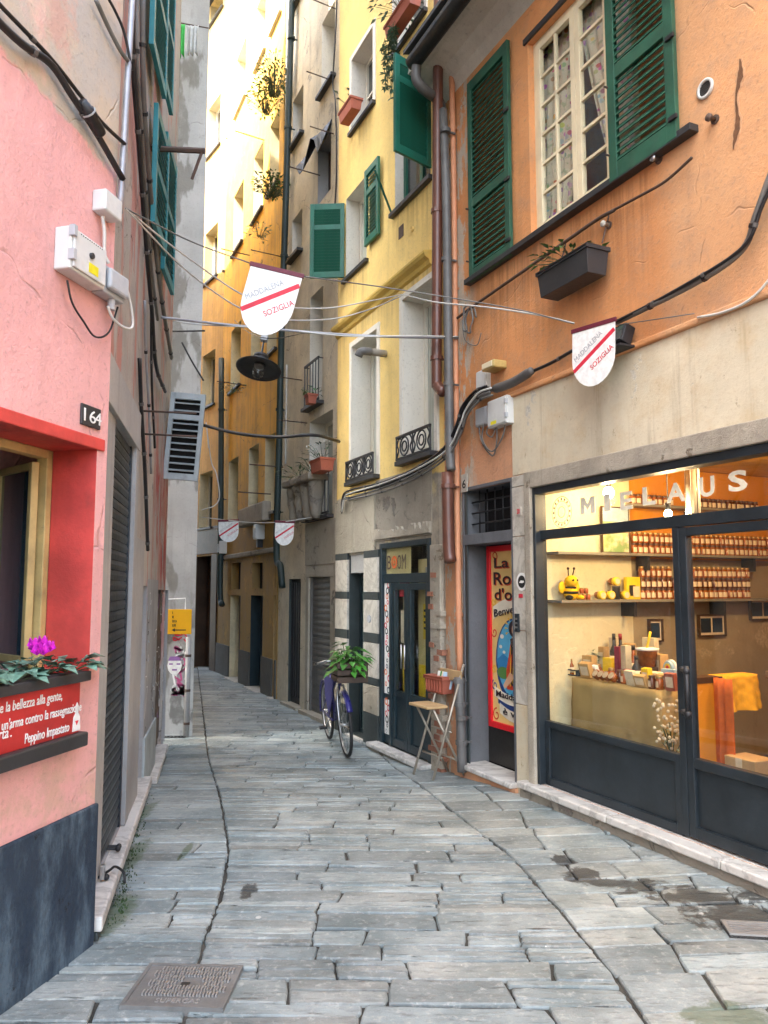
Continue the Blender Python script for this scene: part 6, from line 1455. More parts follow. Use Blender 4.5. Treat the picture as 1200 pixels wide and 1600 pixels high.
# ------------------------------------------------------------------ pipes and cables on the orange and yellow fronts
def vpipe(name, label, W, pts, r, mat, y=-.08, collars=(), cat='drainpipe', n=10):
    t = thing(name, label, cat, onw(W, [pts[-1]], y)[0], W.ang); o0 = t.location
    loc = [W.loc(p) - W.loc(o0) for p in onw(W, pts, y)]
    MB().tube(loc if len(loc) < 3 else catmull(loc, 5), r, n).obj('pipe', M[mat], t, True)
    for c in collars:
        q = W.loc(onw(W, [c], y)[0]) - W.loc(o0); MB().tube([q - Vector((0, 0, .02)), q + Vector((0, 0, .02))], r * 1.22, n).box(q.x - .01, q.x + .01, 0, -y - .0 + .02, q.z - .008, q.z + .008).obj('collar', M[mat], t)
    return t
vpipe('drainpipe', 'glossy brown drainpipe ending in an elbow on the yellow wall', WY, [(686, -60), (684, 150), (683, 400), (682, 585), (684, 603), (692, 613)], .052, 'brownpipe', -.12, ((683, 330), (682, 560)))
vpipe('drainpipe', 'long weathered grey drainpipe between yellow and orange houses', WY, [(692, 172), (697, 300), (700, 500), (703, 700), (705, 735)], .043, 'greypipe', -.09, ((696, 205), (698, 405), (701, 600)))
vpipe('drainpipe', 'short thick brown pipe section beside the crumbling brick pier', WY, [(699, 738), (701, 850), (704, 878)], .058, 'brownpipe', -.10, ((700, 760),))
vpipe('gas_pipe', 'thin orange painted pipe running down the orange corner', WR, [(706, 120), (709, 300), (712, 600), (715, 850), (719, 1062)], .030, 'orangepipe', -.05, ((707, 200), (710, 450), (712, 640), (717, 960)), 'pipe', 8)
vpipe('standpipe', 'dark cast iron pipe with clamps at the foot of the orange corner', WR, [(717, 1058), (720, 1130), (722, 1206)], .045, 'greypipe', -.09, ((717, 1064), (719, 1100), (721, 1122), (721, 1160)))
bund = [(534, 800), (537, 778), (548, 772), (600, 757), (650, 735), (695, 706), (714, 668), (722, 642), (742, 617), (762, 608)]
for i, (dx, dy, r, m) in enumerate(((0, 0, .016, 'black'), (2, 5, .012, 'cable'), (-1, -5, .012, 'black'), (4, 9, .010, 'cable'), (3, -2, .009, 'whitecable'))):
    cable('cable', ('thick black', 'grey', 'black upper', 'lowest grey', 'pale')[i] + ' cable in the bundle sweeping along the yellow front', onw(WY, [(x + dx * (k / 5), y + dy * (1 if k > 1 else .3)) for k, (x, y) in enumerate(bund)], -.07 - .01 * i), r, m, group='cable bundle on the yellow front')
for i in range(4): cable('cable', ('outer', 'second', 'third', 'inner')[i] + ' cable curving round the corner by the white box', onw(WR, [(700 + 3 * i, 712 - 4 * i), (716 + 2 * i, 672), (724 + 3 * i, 640 + i), (742 + 2 * i, 616 + 3 * i), (765, 606 + 3 * i)], -.05 - .012 * i), .011, 'cable' if i % 2 else 'black', group='cables bending over the orange corner')
cable('cable_sleeve', 'fat grey insulated cable sleeve on the orange wall', onw(WR, [(756, 611), (775, 607), (800, 598), (822, 585), (832, 578)], -.07), [.02] * 5 + [.040] * 12 + [.034] * 3 + [.015], 'greypipe', 'cable joint', n=10)
cable('cable', 'black cable rising from the sleeve to the floodlight', onw(WR, [(828, 582), (860, 565), (900, 545), (950, 524)], -.05), .014, 'black')
cable('cable', 'twisted dark cable climbing the orange wall past the pennant', onw(WR, [(955, 508), (1010, 482), (1080, 444), (1140, 408), (1165, 382), (1182, 340), (1200, 290), (1230, 200)], -.06), .019, 'cable')
cable('cable', 'black cable entwined with the twisted one', onw(WR, [(958, 505), (1012, 478), (1082, 440), (1142, 402), (1168, 376), (1186, 330), (1206, 280), (1236, 190)], -.08), .012, 'black')
cable('conduit_pipe', 'rusty conduit slanting below the small paned window', onw(WR, [(708, 502), (740, 478), (800, 436), (880, 380), (930, 345), (960, 328)], -.04), .014, 'rust', 'pipe')
cable('conduit_pipe', 'thin bare rod continuing up past the green shutter', onw(WR, [(955, 330), (1000, 306), (1040, 283), (1075, 252), (1081, 246)], -.04), .010, 'rust', 'pipe')
cable('cable', 'pale cable drooping over the top of the marble fascia', onw(WR, [(1240, 380), (1200, 438), (1170, 470), (1130, 488), (1090, 496)], -.06), .008, 'whitecable')
cable('cable', 'coil of spare cable on the orange corner', [WR.P(WR.at(742, 510)[0] + .07 * math.cos(a * .6), -.03 - .004 * a, WR.at(742, 500)[1] + .13 * math.sin(a * .6)) for a in range(20)], .009, 'cable', n=6)
cable('cable', 'thin wire hanging from the orange corner', onw(WR, [(722, 500), (728, 530), (745, 540), (752, 520)], -.03), .005, 'cable')
for tl, br, d, lb, mt, l_ in (((762, 628), (792, 660), .09, 'white junction box with yellow sticker on the orange wall', 'plasticbox', 1), ((743, 640), (760, 662), .06, 'small grey junction box below the cable sleeve', 'greybox', 0), ((744, 582), (760, 604), .05, 'small pale box tucked under the corner cables', 'plasticbox', 0)):
    x0, x1, z0, z1 = WR.rect(tl, br, -d); t = wthing(WR, 'junction_box', lb, 'junction box', x0, 0, z0); w_, h_ = x1 - x0, z1 - z0; MB().box(0, w_, -d, 0, 0, h_).obj('body', M[mt], t, bevel=.006); MB().box(.01, w_ - .01, -d - .01, -d, .01, h_ - .01).obj('lid', M[mt], t, bevel=.004)
    if l_:
        MB().box(w_ * .2, w_ * .5, -d - .0115, -d - .01, .02, .05).obj('sticker', flat('yellow_label', (.8, .7, .02)), t)
        for k in (.2, .7): MB().box(w_ - .02, w_ + .006, -d - .016, -d + .01, h_ * k, h_ * k + .04).obj('hinge', M['greybox'], t)
t = wthing(WR, 'wall_lamp', 'small yellowed bulkhead lamp above the white junction box', 'lamp', WR.at(764, 580, -.06)[0], 0, WR.at(764, 583, -.06)[1]); MB().box(0, .2, -.14, 0, 0, .07).obj('housing', paint('yellowed_plastic', (.55, .40, .14), .5), t, bevel=.012); MB().box(.02, .18, -.15, -.14, .01, .06).obj('cover', M['creampaint'], t, bevel=.004)
for i, p_ in enumerate((((748, 662), (752, 690), (768, 712), (778, 690), (776, 662)), ((756, 662), (755, 685), (770, 705), (785, 685), (790, 660)), ((765, 662), (762, 676), (770, 682), (776, 664)))): cable('cable', ('long', 'middle', 'short')[i] + ' loop of grey wire hanging under the junction boxes', onw(WR, p_, -.05), .007, 'cable', group='wire loops under the junction boxes')
# planter of slates hung on the orange wall
x0 = WR.at(834, 440, -.28)[0]; x1 = WR.at(912, 400, -.28)[0]; z1 = WR.at(830, 428, -.28)[1]; z0 = WR.at(830, 478, -.28)[1]
t = planter('hanging_planter', 'black slate planter hung on the orange wall', WR, x0, -.05, z0 + .05, x1 - x0, 'slate', (z1 - z0) * .8, .2, 60, 'leaf', .13, 0, .28, .6)
for k in (.08, .92): MB().tube([((x1 - x0) * k, -.02, z1 - z0), ((x1 - x0) * k, .06, (z1 - z0) * 2.0)], .006, 5).obj('hanger', M['rust'], t)
t = wthing(WR, 'floodlight', 'small black floodlight on the edge of the marble fascia', 'lamp', WR.at(965, 540, -.1)[0], -.06, WR.at(965, 548, -.1)[1]); o = MB().box(-.06, .08, -.09, -.0, .02, .16).obj('housing', M['iron'], t, bevel=.008); o.rotation_euler.x = R(-20); MB().box(-.09, .11, -.12, .05, 0, .015).obj('bracket', M['iron'], t); q = MB().box(-.045, .065, -.095, -.09, .03, .15).obj('glass', M['darkpane'], t); q.rotation_euler.x = R(-20)
x, z = WR.at(1103, 139); t = wthing(WR, 'air_vent', 'round white vent with black mesh on the orange wall', 'vent', x, 0, z); MB().lathe([(.047, 0), (.063, 0), (.063, .013), (.047, .016), (.047, 0)], 24, (0, 0, 0), 'y').obj('rim', M['plasticbox'], t, True); MB().lathe([(0, .004), (.047, .004)], 20, (0, 0, 0), 'y').obj('mesh', M['iron'], t)
for k in range(7): MB().box(-.04, .04, -.008, -.006, -.036 + .012 * k, -.033 + .012 * k).obj('bar', M['greypipe'], t)
lft, rgt = [], []
for k in range(27):
    py = 92 + 142 * k / 26; u = k / 26; wd_ = 7.5 * (math.sin(math.pi * min(1, u * 1.02)) ** .7) * (.55 + .45 * math.sin(u * 9 + .6)) + .8; cxp = 1157 - 8 * u + 2.5 * math.sin(u * 11)
    lft.append(WR.at(cxp - wd_ * rnd.uniform(.5, 1), py)); rgt.append(WR.at(cxp + wd_ * rnd.uniform(.4, .9), py))
M['crack'] = paint('exposed_brick_crack', (.16, .075, .035), .9, .4, .5, bump=.6); M['crackrim'] = plaster('broken_plaster_rim', (.62, .36, .2), bump=.5, seed=71)
grow = lambda l, d: [(x + d * rnd.uniform(.4, 1.4), z) for x, z in l]
MB().prism((grow(lft, -.012) + grow(rgt, .010)[::-1])[::1][::-1] if False else (grow(rgt, .010)[::-1] + grow(lft, -.012))[::-1], -.003, 0).obj('crack_rim', M['crackrim'], orange.root)
MB().prism((rgt[::-1] + lft)[::-1], -.0055, -.001).obj('crack', M['crack'], orange.root)
for i, (px, py) in enumerate(((1118, 187), (1030, 250), (952, 352), (745, 65))):
    x, z = WR.at(px, py); t = wthing(WR, 'wall_stub', ('rusty pin beside the round vent', 'steel pin under the green shutter', 'white pipe hole below the rod', 'rusty pin under the eave')[i], 'wall fixing', x, 0, z); MB().lathe([(.016, 0), (.016, .05), (.024, .05), (.024, .065), (0, .066)], 10, (0, 0, 0), 'y').obj('pin', M[('rust', 'chrome', 'marble2', 'rust')[i]], t, True); MB().lathe([(.03, 0), (.03, .008), (.012, .01)], 10, (0, 0, 0), 'y').obj('washer', M['rust'], t)
# ------------------------------------------------------------------ GREY-BEIGE HOUSE
BX0 = WB.at(441, 480)[0]; XF1 = 0.02
bei = House(WB, 'beige_house', 'tall weathered grey beige house with iron window rails and a grey roller shutter', BX0, YX0, 13.5, 5)
def bars(par, r, h, y=-.07, n=None, mat='iron'):
    x0, x1, z0, z1 = r; b = MB(); b.box(x0 - .03, x1 + .03, y - .012, y + .012, z0 + h, z0 + h + .03).box(x0 - .03, x1 + .03, y - .012, y + .012, z0 + .02, z0 + .045)
    n = n or max(4, int((x1 - x0) / .11))
    for i in range(n + 1): x = x0 - .02 + (x1 - x0 + .04) * i / n; b.tube([(x, y, z0 + .03), (x, y, z0 + h)], .009, 5)
    for x in (x0 - .02, x1 + .02): b.tube([(x, y, z0 + h + .01), (x, .02, z0 + h + .01)], .009, 5)
    return tag(b.obj('balcony_rail', M[mat], par))
q = op(WB, (503, 38), (523, 60), (497, 160)); window(bei, q, .25, 'white', 'pane', 2, 1, .05, 'whitestone', 'slate', .08)
q = op(WB, (497, 235), (517, 240), (496, 322)); wq = window(bei, q, .22, 'darkwood', 'darkpane', 2, 1, .05, 'stone', None, label='window with a torn dark awning')
b = MB(); q0 = q
for i in range(7):
    for k in range(5): u, v = i / 6, k / 4; b.v.append((q[0] - .12 + (q[1] - q[0] + .16) * u, -.30 * v * (1 - .3 * u) - .01, q[3] + .14 - (.42 + .22 * math.sin(u * 7)) * v + .04 * math.sin(u * 9)))
for i in range(6):
    for k in range(4): a = i * 5 + k; b.f.append((a, a + 1, a + 6, a + 5))
o = b.obj('awning', M['black'], wq); o.modifiers.new('t', 'SOLIDIFY').thickness = .01
q = op(WB, (457, 346), (472, 350), (455, 410)); window(bei, q, .22, 'white', 'pane', 2, 1, .05, 'whitestone', 'slate', .10)
q = op(WB, (485, 466), (505, 470), (483, 640)); wq = window(bei, q, .25, 'white', 'pane', 2, 1, .05, 'whitestone', 'slate', .12, label='tall window behind a black iron rail'); bars(wq, q, .62)
q = op(WB, (484, 660), (520, 664), (484, 812)); wq = window(bei, q, .30, 'white', 'pane', 2, 1, .05, 'whitestone', 'slate', .10, label='low window above the grey roller shutter'); bars(wq, q, .62)
for tl, br, bl in (((458, 160), (474, 150), (456, 235)), ((508, -240), (527, -200), (503, -80)), ((460, -60), (476, -60), (458, 20))): window(bei, op(WB, tl, br, bl), .22, 'white', 'pane', 2, 1, .05, 'whitestone', 'slate', .08)
rs = op(WB, (485, 902), (519, 920), (482, 1118)); rs = bei.hole((rs[0], rs[1], -.1, rs[3]))
dg = op(WB, (452, 905), (470, 910), (452, 1104)); dg = bei.hole((dg[0], dg[1], -.14, dg[3]))
bei.finish(M['beige'], (0, 0))
o = MB().box(rs[0], rs[0] + .04, .0, .06, -.1, rs[3]).box(rs[1] - .04, rs[1], .0, .06, -.1, rs[3]).obj('roller_shutter', M['rollergrey'], bei.root); o['label'] = 'closed grey roller shutter'
roller(o, rs[0] + .03, rs[1] - .03, -.09, rs[3], .035, 'rollergrey', .085); reveal(o, rs, .15, M['stonewall'])
panel(bei, (rs[0] - .12, rs[0] - .002, -.3, rs[3]), -.03, 0, 'stonewall', 'stone_jamb'); panel(bei, (rs[1] + .002, YX0 - .01, -.3, rs[3]), -.03, 0, 'stonewall', 'stone_jamb')
panel(bei, (rs[0] - .12, YX0 - .01, rs[3] + .002, rs[3] + .16), -.035, 0, 'stonewall', 'stone_lintel'); panel(bei, (rs[0] - .16, YX0 - .01, rs[3] + .17, rs[3] + .78), -.03, 0, 'stonewall', 'stone_slab')
panel(bei, (rs[0] - .14, YX0, -.2, -.09), -.12, .09, 'stonewall', 'doorstep')
sp_ = MB().prism([(rs[0] + .9, 1.05), (rs[0] + .98, 1.05), (rs[0] + .98, 1.13), (rs[0] + .9, 1.13)], .010, .012).obj('sticker', M['letterred'], o)
o = MB().box(dg[0], dg[1], .05, .09, -.14, dg[3]).obj('iron_gate', M['iron'], bei.root); reveal(o, dg, .12, M['darkstone'])
for k in range(5): x = dg[0] + (dg[1] - dg[0]) * (k + .5) / 5; MB().box(x - .02, x + .02, .03, .05, 0, dg[3] - .05).obj('gate_bar', M['iron'], o)
panel(bei, (dg[0] - .1, dg[1] + .1, -.25, -.1), -.10, .08, 'stonewall', 'doorstep')
# crumbling corbelled ledge with pot plants
l0, lz = WB.at(447, 752, -.25); l1 = WB.at(489, 730, -.25)[0]
t = wthing(WB, 'corbelled_ledge', 'crumbling stone ledge on four lumpy corbels', 'ledge', l0, 0, lz - .12)
MB().box(0, l1 - l0, -.32, .0, .0, .10).obj('slab', M['rough'], t, bevel=.02)
for i in range(4):
    x = .14 + i * (l1 - l0 - .28) / 3; b = MB(); pr = [(.05, -.52), (.09, -.45), (.085, -.34), (.12, -.25), (.11, -.14), (.14, -.06), (.13, 0)]
    b.lathe([(r_ * rnd.uniform(.85, 1.1), z_) for r_, z_ in pr], 9, (x, -.15, 0)); b.obj('corbel', M['rough'], t, True)
x, z = WB.at(484, 738, -.3); planter('window_planter', 'terracotta box with white flowering plant at the ledge end', WB, x, -.10, z - .02, .42, 'terracotta', .17, .2, 34, 'leaf3', .26, 40, .22, .4, 'whiteflower')
plant('ledge_plant', 'grassy green plant growing on the crumbling ledge', 'plant', WB.P(l0 + .45, -.18, lz - .02), 50, .34, .16, 'leaf', (.09, .18), .18, None, 0, .3)
plant('ledge_plant', 'bushy grey green plant beside the terracotta box', 'plant', WB.P(l1 - .1, -.2, lz - .02), 44, .22, .3, 'leaf3', (.06, .11), .35, None, 18, .4, fl_mat='whiteflower')
x, z = WB.at(488, 634, -.12); planter('window_planter', 'small red pot hanging on the black iron rail', WB, x, -.10, z + .0, .16, 'terracotta', .14, .14, 24, 'leaf', .18, 0, .14, .9)
for px, py, L_, lb in ((500, 8, .5, 'thin iron washing rod near the roof of the beige house'), (495, 120, .45, 'thin iron washing rod beside the upper white window'), (496, 203, .4, 'iron rod between the two upper windows'), (475, 268, .55, 'iron rod below the torn awning'), (415, 395, .6, 'iron rod beside the corner drainpipe'), (447, 588, .7, 'iron rod with hooks under the street lamp'), (455, 655, .5, 'iron rod carrying drooping wires')):
    a = at_wall(WB, px + 25, py + 6, 0); tag(MB().tube([a, a + Vector((-L_ * .8, -L_ * .45, .0))], .009, 5).obj('iron_rod', M['rust'], None), lb, 'rod', 'iron rods on the beige house')
vpipe('drainpipe', 'long rusty grey drainpipe at the corner of beige and amber houses', WB, [(458, -80), (453, 100), (447, 300), (440, 520), (436, 700), (432, 860), (438, 885), (441, 918)], .055, 'greenpipe', -.10, ((455, 60), (450, 200), (444, 400), (437, 640), (433, 800)))
vpipe('pipe', 'slim pale pipe on the beige wall', WB, [(448, 570), (447, 650), (446, 725)], .014, 'whitecable', -.03, (), 'pipe', 6)
vpipe('cable', 'black cable snaking down the edge of the beige house', WB, [(528, -40), (524, 60), (520, 130), (524, 160), (526, 260), (523, 330)], .012, 'black', -.04, (), 'cable', 6)
vpipe('pipe', 'thin brown pipe on the edge of the yellow house base', WB, [(533, 800), (534, 950), (533, 1030)], .02, 'brownpipe', -.06, (), 'pipe', 6)

# ------------------------------------------------------------------ AMBER HOUSE, seen steeply along its front
amb = House(WF, 'amber_house', 'tall amber house front with deep cream window reveals, sunlit at the top', XE, WF.loc(WB.P(BX0, 0, 0)).x - .01, 17, 5)
AX1 = amb.x1
cols_ = [(337.5, 346), (360, 375), (391, 406), (416, 431)]
rows_ = [WF.at(361, v)[1] for v in (520, 720, 318, 118, -85, -290)]; hts = [WF.at(367, a)[1] - WF.at(367, c)[1] for a, c in ((515, 606), (715, 812))]
fw = {}
for j, (a, c) in enumerate(cols_):
    for i, zt_ in enumerate(rows_):
        yy = 600; x0 = WF.at(a, yy)[0]; x1 = WF.at(c, yy)[0]; x1 = min(x1, AX1 - .15); x0 = max(x0, XE + .1)
        r_ = (x0, x1, zt_ - hts[0] * 1.05, zt_); fw[(j, i)] = r_
        window(amb, r_, .28, 'white', 'pane' if (i + j) % 3 else 'darkpane', 2, 1, .05, 'cream', 'stone' if i % 2 else 'slate', .06)
doors = []
for a, c, yt, mt, lb in ((359, 375, 930, 'cream', 'pale doorway'), (391, 410, 930, 'petrol', 'blue black door'), (427, 443, 930, 'brownwood', 'brown door behind a stone post')):
    x0, x1 = WF.at(a, 1000)[0], min(WF.at(c, 1000)[0], AX1 - .06); z1 = WF.at(a, yt)[1]
    doors.append((amb.hole((x0, x1, -.15, z1)), mt, lb)); zq = WF.at(a, 880)[1]
    q = amb.hole((x0 + .05, x1 - .05, z1 + .12, max(zq, z1 + .5))); o = MB().box(q[0], q[1], .15, .17, q[2], q[3]).obj('fanlight', M['dark'], amb.root); reveal(o, q, .16, M['amber2'])
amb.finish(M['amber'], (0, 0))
for d_, mt, lb in doors:
    o = MB().box(d_[0], d_[1], .18, .22, -.15, d_[3]).obj('door', M[mt if mt != 'cream' else 'darkwood'], amb.root); o['label'] = lb
    reveal(o, d_, .20, M['cream' if mt == 'cream' else 'amber2' if mt == 'brownwood' else 'petrol'])
    for k in range(3): MB().box(d_[0] + .1, d_[1] - .1, .165, .18, .05 + .62 * k, .55 + .62 * k).obj('door_panel', M[mt if mt != 'cream' else 'darkwood'], o, bevel=.01)
    panel(amb, (d_[0] - .03, d_[1] + .03, -.25, -.125), -.10, .2, 'marble2', 'doorstep')
zpf = WF.at(400, 1022)[1]; segs = sorted([(d_[0], d_[1]) for d_, _, _ in doors]); xs_ = [XE + .02] + [v for s in segs for v in s] + [AX1]
for i in range(0, len(xs_), 2):
    if xs_[i + 1] - xs_[i] > .05: panel(amb, (xs_[i], xs_[i + 1], -.3, zpf), -.03, 0, 'darkplinth', 'plinth', bevel=.008)
a0 = WF.at(384, 800)[0]; a1 = WF.at(424, 800)[0]; az = WF.at(384, 825)[1]
panel(amb, (a0, a1, az, az + .34), -.16, 0, 'rough', 'crumbling_ledge', bevel=.03)
panel(amb, (XE + .3, AX1 - .1, WF.at(400, 868)[1], WF.at(400, 860)[1]), -.06, 0, 'rough', 'ledge', bevel=.02)
for px, py, lb in ((403, 832, 'white electric lantern box under the crumbling ledge'), (331, 856, 'white electric box beside the far dark doorways')):
    x, z = (WF if px > 343 else WF).at(max(px, 346), py, -.1); t = wthing(WF, 'electric_box', lb, 'electric box', x, 0, z - .12); MB().box(-.09, .09, -.16, 0, 0, .26).obj('body', M['plasticbox'], t, bevel=.01); MB().box(-.06, .06, -.175, -.16, .03, .2).obj('cover', M['greybox'], t, bevel=.004); MB().box(-.05, .05, -.12, -.02, -.14, 0).obj('lower_case', M['iron'], t, bevel=.006)
def bush(px, py, W, y, n, sp, h, label, lm='leaf3', dr=.8): return plant('balcony_plant', label, 'plant', at_wall(W, px, py, y), n, sp, h, lm, (.05, .09), .5, 'plants on the amber house front', 0, dr)
bush(424, 308, WF, -.25, 260, .30, .5, 'dark bushy plant on a window sill of the amber house', 'leaf'); bush(405, 372, WF, -.2, 50, .25, .3, 'small grey plant on the sill below the dark bush')
bush(428, 150, WF, -.25, 260, .3, .9, 'grey green plant high on the amber house', 'leaf3'); bush(415, 178, WF, -.3, 220, .3, .7, 'sunlit yellow green plant at the highest planted sill', 'leaf2'); bush(367, 612, WF, -.2, 36, .3, .2, 'dry trailing plant on a lower amber sill')
for px, py, lb in ((395, 215, 'thin iron rod high on the amber house'), (372, 395, 'short iron rod by the grey plant'), (366, 598, 'iron rod over the dry trailing plant'), (405, 768, 'iron rod above the crumbling ledge'), (425, 726, 'iron rod near the corner drainpipe foot')):
    a = at_wall(WF, px + 18, py + 4, 0); tag(MB().tube([a, a + Vector((-.5, -.3, .0))], .011, 5).obj('iron_rod', M['rust'], None), lb, 'rod', 'iron rods on the amber house')

# ------------------------------------------------------------------ LAST HOUSE at the bend
las = House(WE, 'ochre_house', 'narrow ochre house at the dark far bend of the alley', -9, -.01, 16, 4)
for i, zt_ in enumerate([WF.at(361, v)[1] for v in (520, 720, 318, 118, -85)]):
    for k in range(3): window(las, (-1.25 - 2.1 * k, -.45 - 2.1 * k, zt_ - hts[0], zt_), .26, 'white', 'darkpane', 2, 1, .05, 'cream', 'slate', .06)
hd = []
for k in range(4): hd.append(las.hole((-1.3 - 1.5 * k, -.35 - 1.5 * k, -.15, 2.35)))
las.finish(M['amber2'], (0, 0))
for d_ in hd:
    o = MB().box(d_[0], d_[1], .25, .28, -.15, d_[3]).obj('door', M['darkwood'], las.root); reveal(o, d_, .26, M['darkwood'])
panel(las, (-9, -.02, 2.4, 3.0), -.02, 0, 'darkwood', 'ledge')
for a, c in zip([h[1] for h in hd], [-.02] + [h[0] for h in hd[:-1]]): panel(las, (a + .002, c - .002, -.3, 2.38), -.03, 0, 'darkwood', 'pilaster')
vpipe('drainpipe', 'dark green drainpipe at the far bend', WF, [(346, 560), (345, 800), (344, 925), (347, 945)], .06, 'greenpipe', -.12, ((346, 640), (345, 780)))
# the row continues behind the viewer
rear = House(Wall(WR.P(7.3, .1, 0), WR.ang + R(20)), 'rear_house', 'plain grey house further down the alley beside the orange house', .0, 9, 9, 5)
rear.finish(M['beige'], (0, 0))

def roof(H, out, th=.12):
    return MB().box(H.x0, H.x1, -out, H.depth, H.H + .002, H.H + th).obj('roof', M['slate'], H.root)  # added unseen overhang that cuts the skylight
for H_, o_ in ((amb, .55), (las, .7), (bei, .2), (yel, .2), (grey, .3), (peel, .5), (pink, .5)): roof(H_, o_)  # unseen roof overhangs, added to cut the skylight deep in the alley
# ------------------------------------------------------------------ things in the street
# bicycle, seen from the front
fwp, rwp = on_ground(542, 1184), on_ground(525, 1167)
ax = (rwp - fwp); ax.z = 0; ax.normalize(); fwp.z = gz(fwp.y) + .006
bk = thing('bicycle', 'old purple bicycle with a leafy plant on its front basket', 'bicycle', fwp, math.atan2(ax.y, ax.x))
bk.rotation_euler = (R(-4), 0, math.atan2(ax.y, ax.x))
M['purplepaint'] = paint('purple_frame_paint', (.03, .028, .15), .3, .1, .2)
M['tyre'] = flat('black_tyre', (.02, .02, .02), .8)
def wheel(x):
    R_ = .335; cz = R_
    def circ(r, n=36): return [(x + r * math.cos(i * 6.2832 / n), 0, cz + r * math.sin(i * 6.2832 / n)) for i in range(n + 1)]
    w_ = MB().tube(circ(R_ - .022, 24), .0, 3).v and None
    t = MB().tube(circ(R_ - .018), .018, 8, False).obj('wheel', M['tyre'], bk, True)
    MB().tube(circ(R_ - .042), .010, 6, False).obj('rim', M['chrome'], t, True)
    s = MB()
    for i in range(18): a = i * .349; s.tube([(x, (.02 if i % 2 else -.02), cz), (x + (R_ - .045) * math.cos(a), 0, cz + (R_ - .045) * math.sin(a))], .0016, 3, False)
    tag(s.obj('spokes', M['chrome'], t), kind='stuff'); MB().tube([(x, -.05, cz), (x, .05, cz)], .018, 8).obj('hub', M['chrome'], t, True)
wheel(0); wheel(1.02)
def bt(pts, r, mat, name): return MB().tube(catmull(pts, 4) if len(pts) > 2 else pts, r, 8).obj(name, M[mat], bk, True)
bt([(.14, 0, .78), (.55, 0, .30)], .018, 'purplepaint', 'down_tube'); bt([(.16, 0, .86), (.62, 0, .62)], .016, 'purplepaint', 'top_tube'); bt([(.55, 0, .30), (.68, 0, .85)], .016, 'purplepaint', 'seat_tube')
for s in (-1, 1):
    bt([(.0, .055 * s, .335), (.05, .055 * s, .55), (.12, .03 * s, .74)], .011, 'chrome', 'fork_blade'); bt([(.55, .03 * s, .30), (1.02, .055 * s, .335)], .010, 'purplepaint', 'chain_stay'); bt([(.64, .02 * s, .68), (1.02, .055 * s, .335)], .009, 'purplepaint', 'seat_stay')
    bt([(.16, .0, .97), (.14, .12 * s, 1.0), (.22, .20 * s, .98), (.34, .215 * s, .96)], .011, 'chrome', 'handlebar'); bt([(.26, .207 * s, .975), (.36, .215 * s, .955)], .016, 'black', 'grip'); bt([(.56, .07 * s, .30), (.56 + .13 * s, .09 * s, .30 - .1 * s)], .010, 'chrome', 'crank'); MB().box(.51 + .13 * s, .61 + .13 * s, .08 * s, .16 * s, .19 - .1 * s + .1, .215 - .1 * s + .1).obj('pedal', M['black'], bk)
bt([(.12, 0, .72), (.17, 0, .98)], .018, 'purplepaint', 'head_tube')
for x_ in (0, 1.02):
    b = MB(); n = 18
    for i in range(n + 1):
        a = R(-10) + R(150) * i / n if x_ else R(40) + R(110) * i / n
        for y_ in (-.03, .03): b.v.append((x_ + .36 * math.cos(a), y_, .335 + .36 * math.sin(a)))
    for i in range(n): b.f.append((2 * i, 2 * i + 1, 2 * i + 3, 2 * i + 2))
    b.obj('mudguard', M['purplepaint'], bk, True).modifiers.new('t', 'SOLIDIFY').thickness = .004
MB().ball((.70, 0, .90), .13, .08, .035, 14, 8).obj('saddle', M['black'], bk, True); MB().ball((.02, 0, .66), .04, .04, .04, 12, 8).obj('headlight', M['chrome'], bk, True)
fr = MB().add([(.25, .05, .80), (.80, .052, .76), (.82, .052, .55), (.60, .06, .34), (.40, .05, .55)], [(0, 1, 2, 3, 4)]).obj('skirt_guard', flat('purple_blue_cloth', (.035, .035, .16), .8), bk); fr.modifiers.new('t', 'SOLIDIFY').thickness = .01
bk_o = fwp + ax * .0
pb = thing('bicycle_basket', 'dark wooden fruit crate fixed over the front wheel of the bicycle', 'basket', fwp + Vector((0, 0, .80)) - ax * .10, bk.rotation_euler.z)
MB().ring(-.17, .17, 0, .2, .02, -.16, -.145).obj('end_frame', M['darkwood'], pb)
for k in range(3):
    for y_ in (-.16, .145): MB().box(-.17, .17, y_, y_ + .015, .01 + k * .07, .06 + k * .07).obj('slat', M['darkwood'], pb)
    for x_ in (-.18, .17): MB().box(x_, x_ + .015, -.16, .16, .01 + k * .07, .06 + k * .07).obj('slat', M['darkwood'], pb)
MB().box(-.17, .17, -.145, .145, 0, .01).obj('bottom', M['darkwood'], pb)
pl = thing('basket_plant', 'lush green leafy plant filling the bicycle crate', 'plant', pb.location + Vector((0, 0, .05)))
lf, sm = MB(), MB()
for i in range(120):
    a = rnd.uniform(0, 6.283); el = rnd.uniform(-.25, 1.3); r_ = rnd.uniform(.10, .27); d = Vector((math.cos(a) * math.cos(el), math.sin(a) * math.cos(el), math.sin(el))); p = Vector((d.x * r_ * .85, d.y * r_, .12 + d.z * r_ * .95))
    dd_ = Vector((d.x, d.y, d.z * .3 - .35)); L_ = rnd.uniform(.09, .16); lf.leaf(p, dd_, (0, 0, 1), L_, L_ * .55, .12)
    if i % 3 == 0: sm.tube([(0, 0, .02), tuple(p * .6), tuple(p)], .004, 4)
lf.obj('foliage', M['leaf2'], pl); sm.obj('stem', M['stem'], pl)

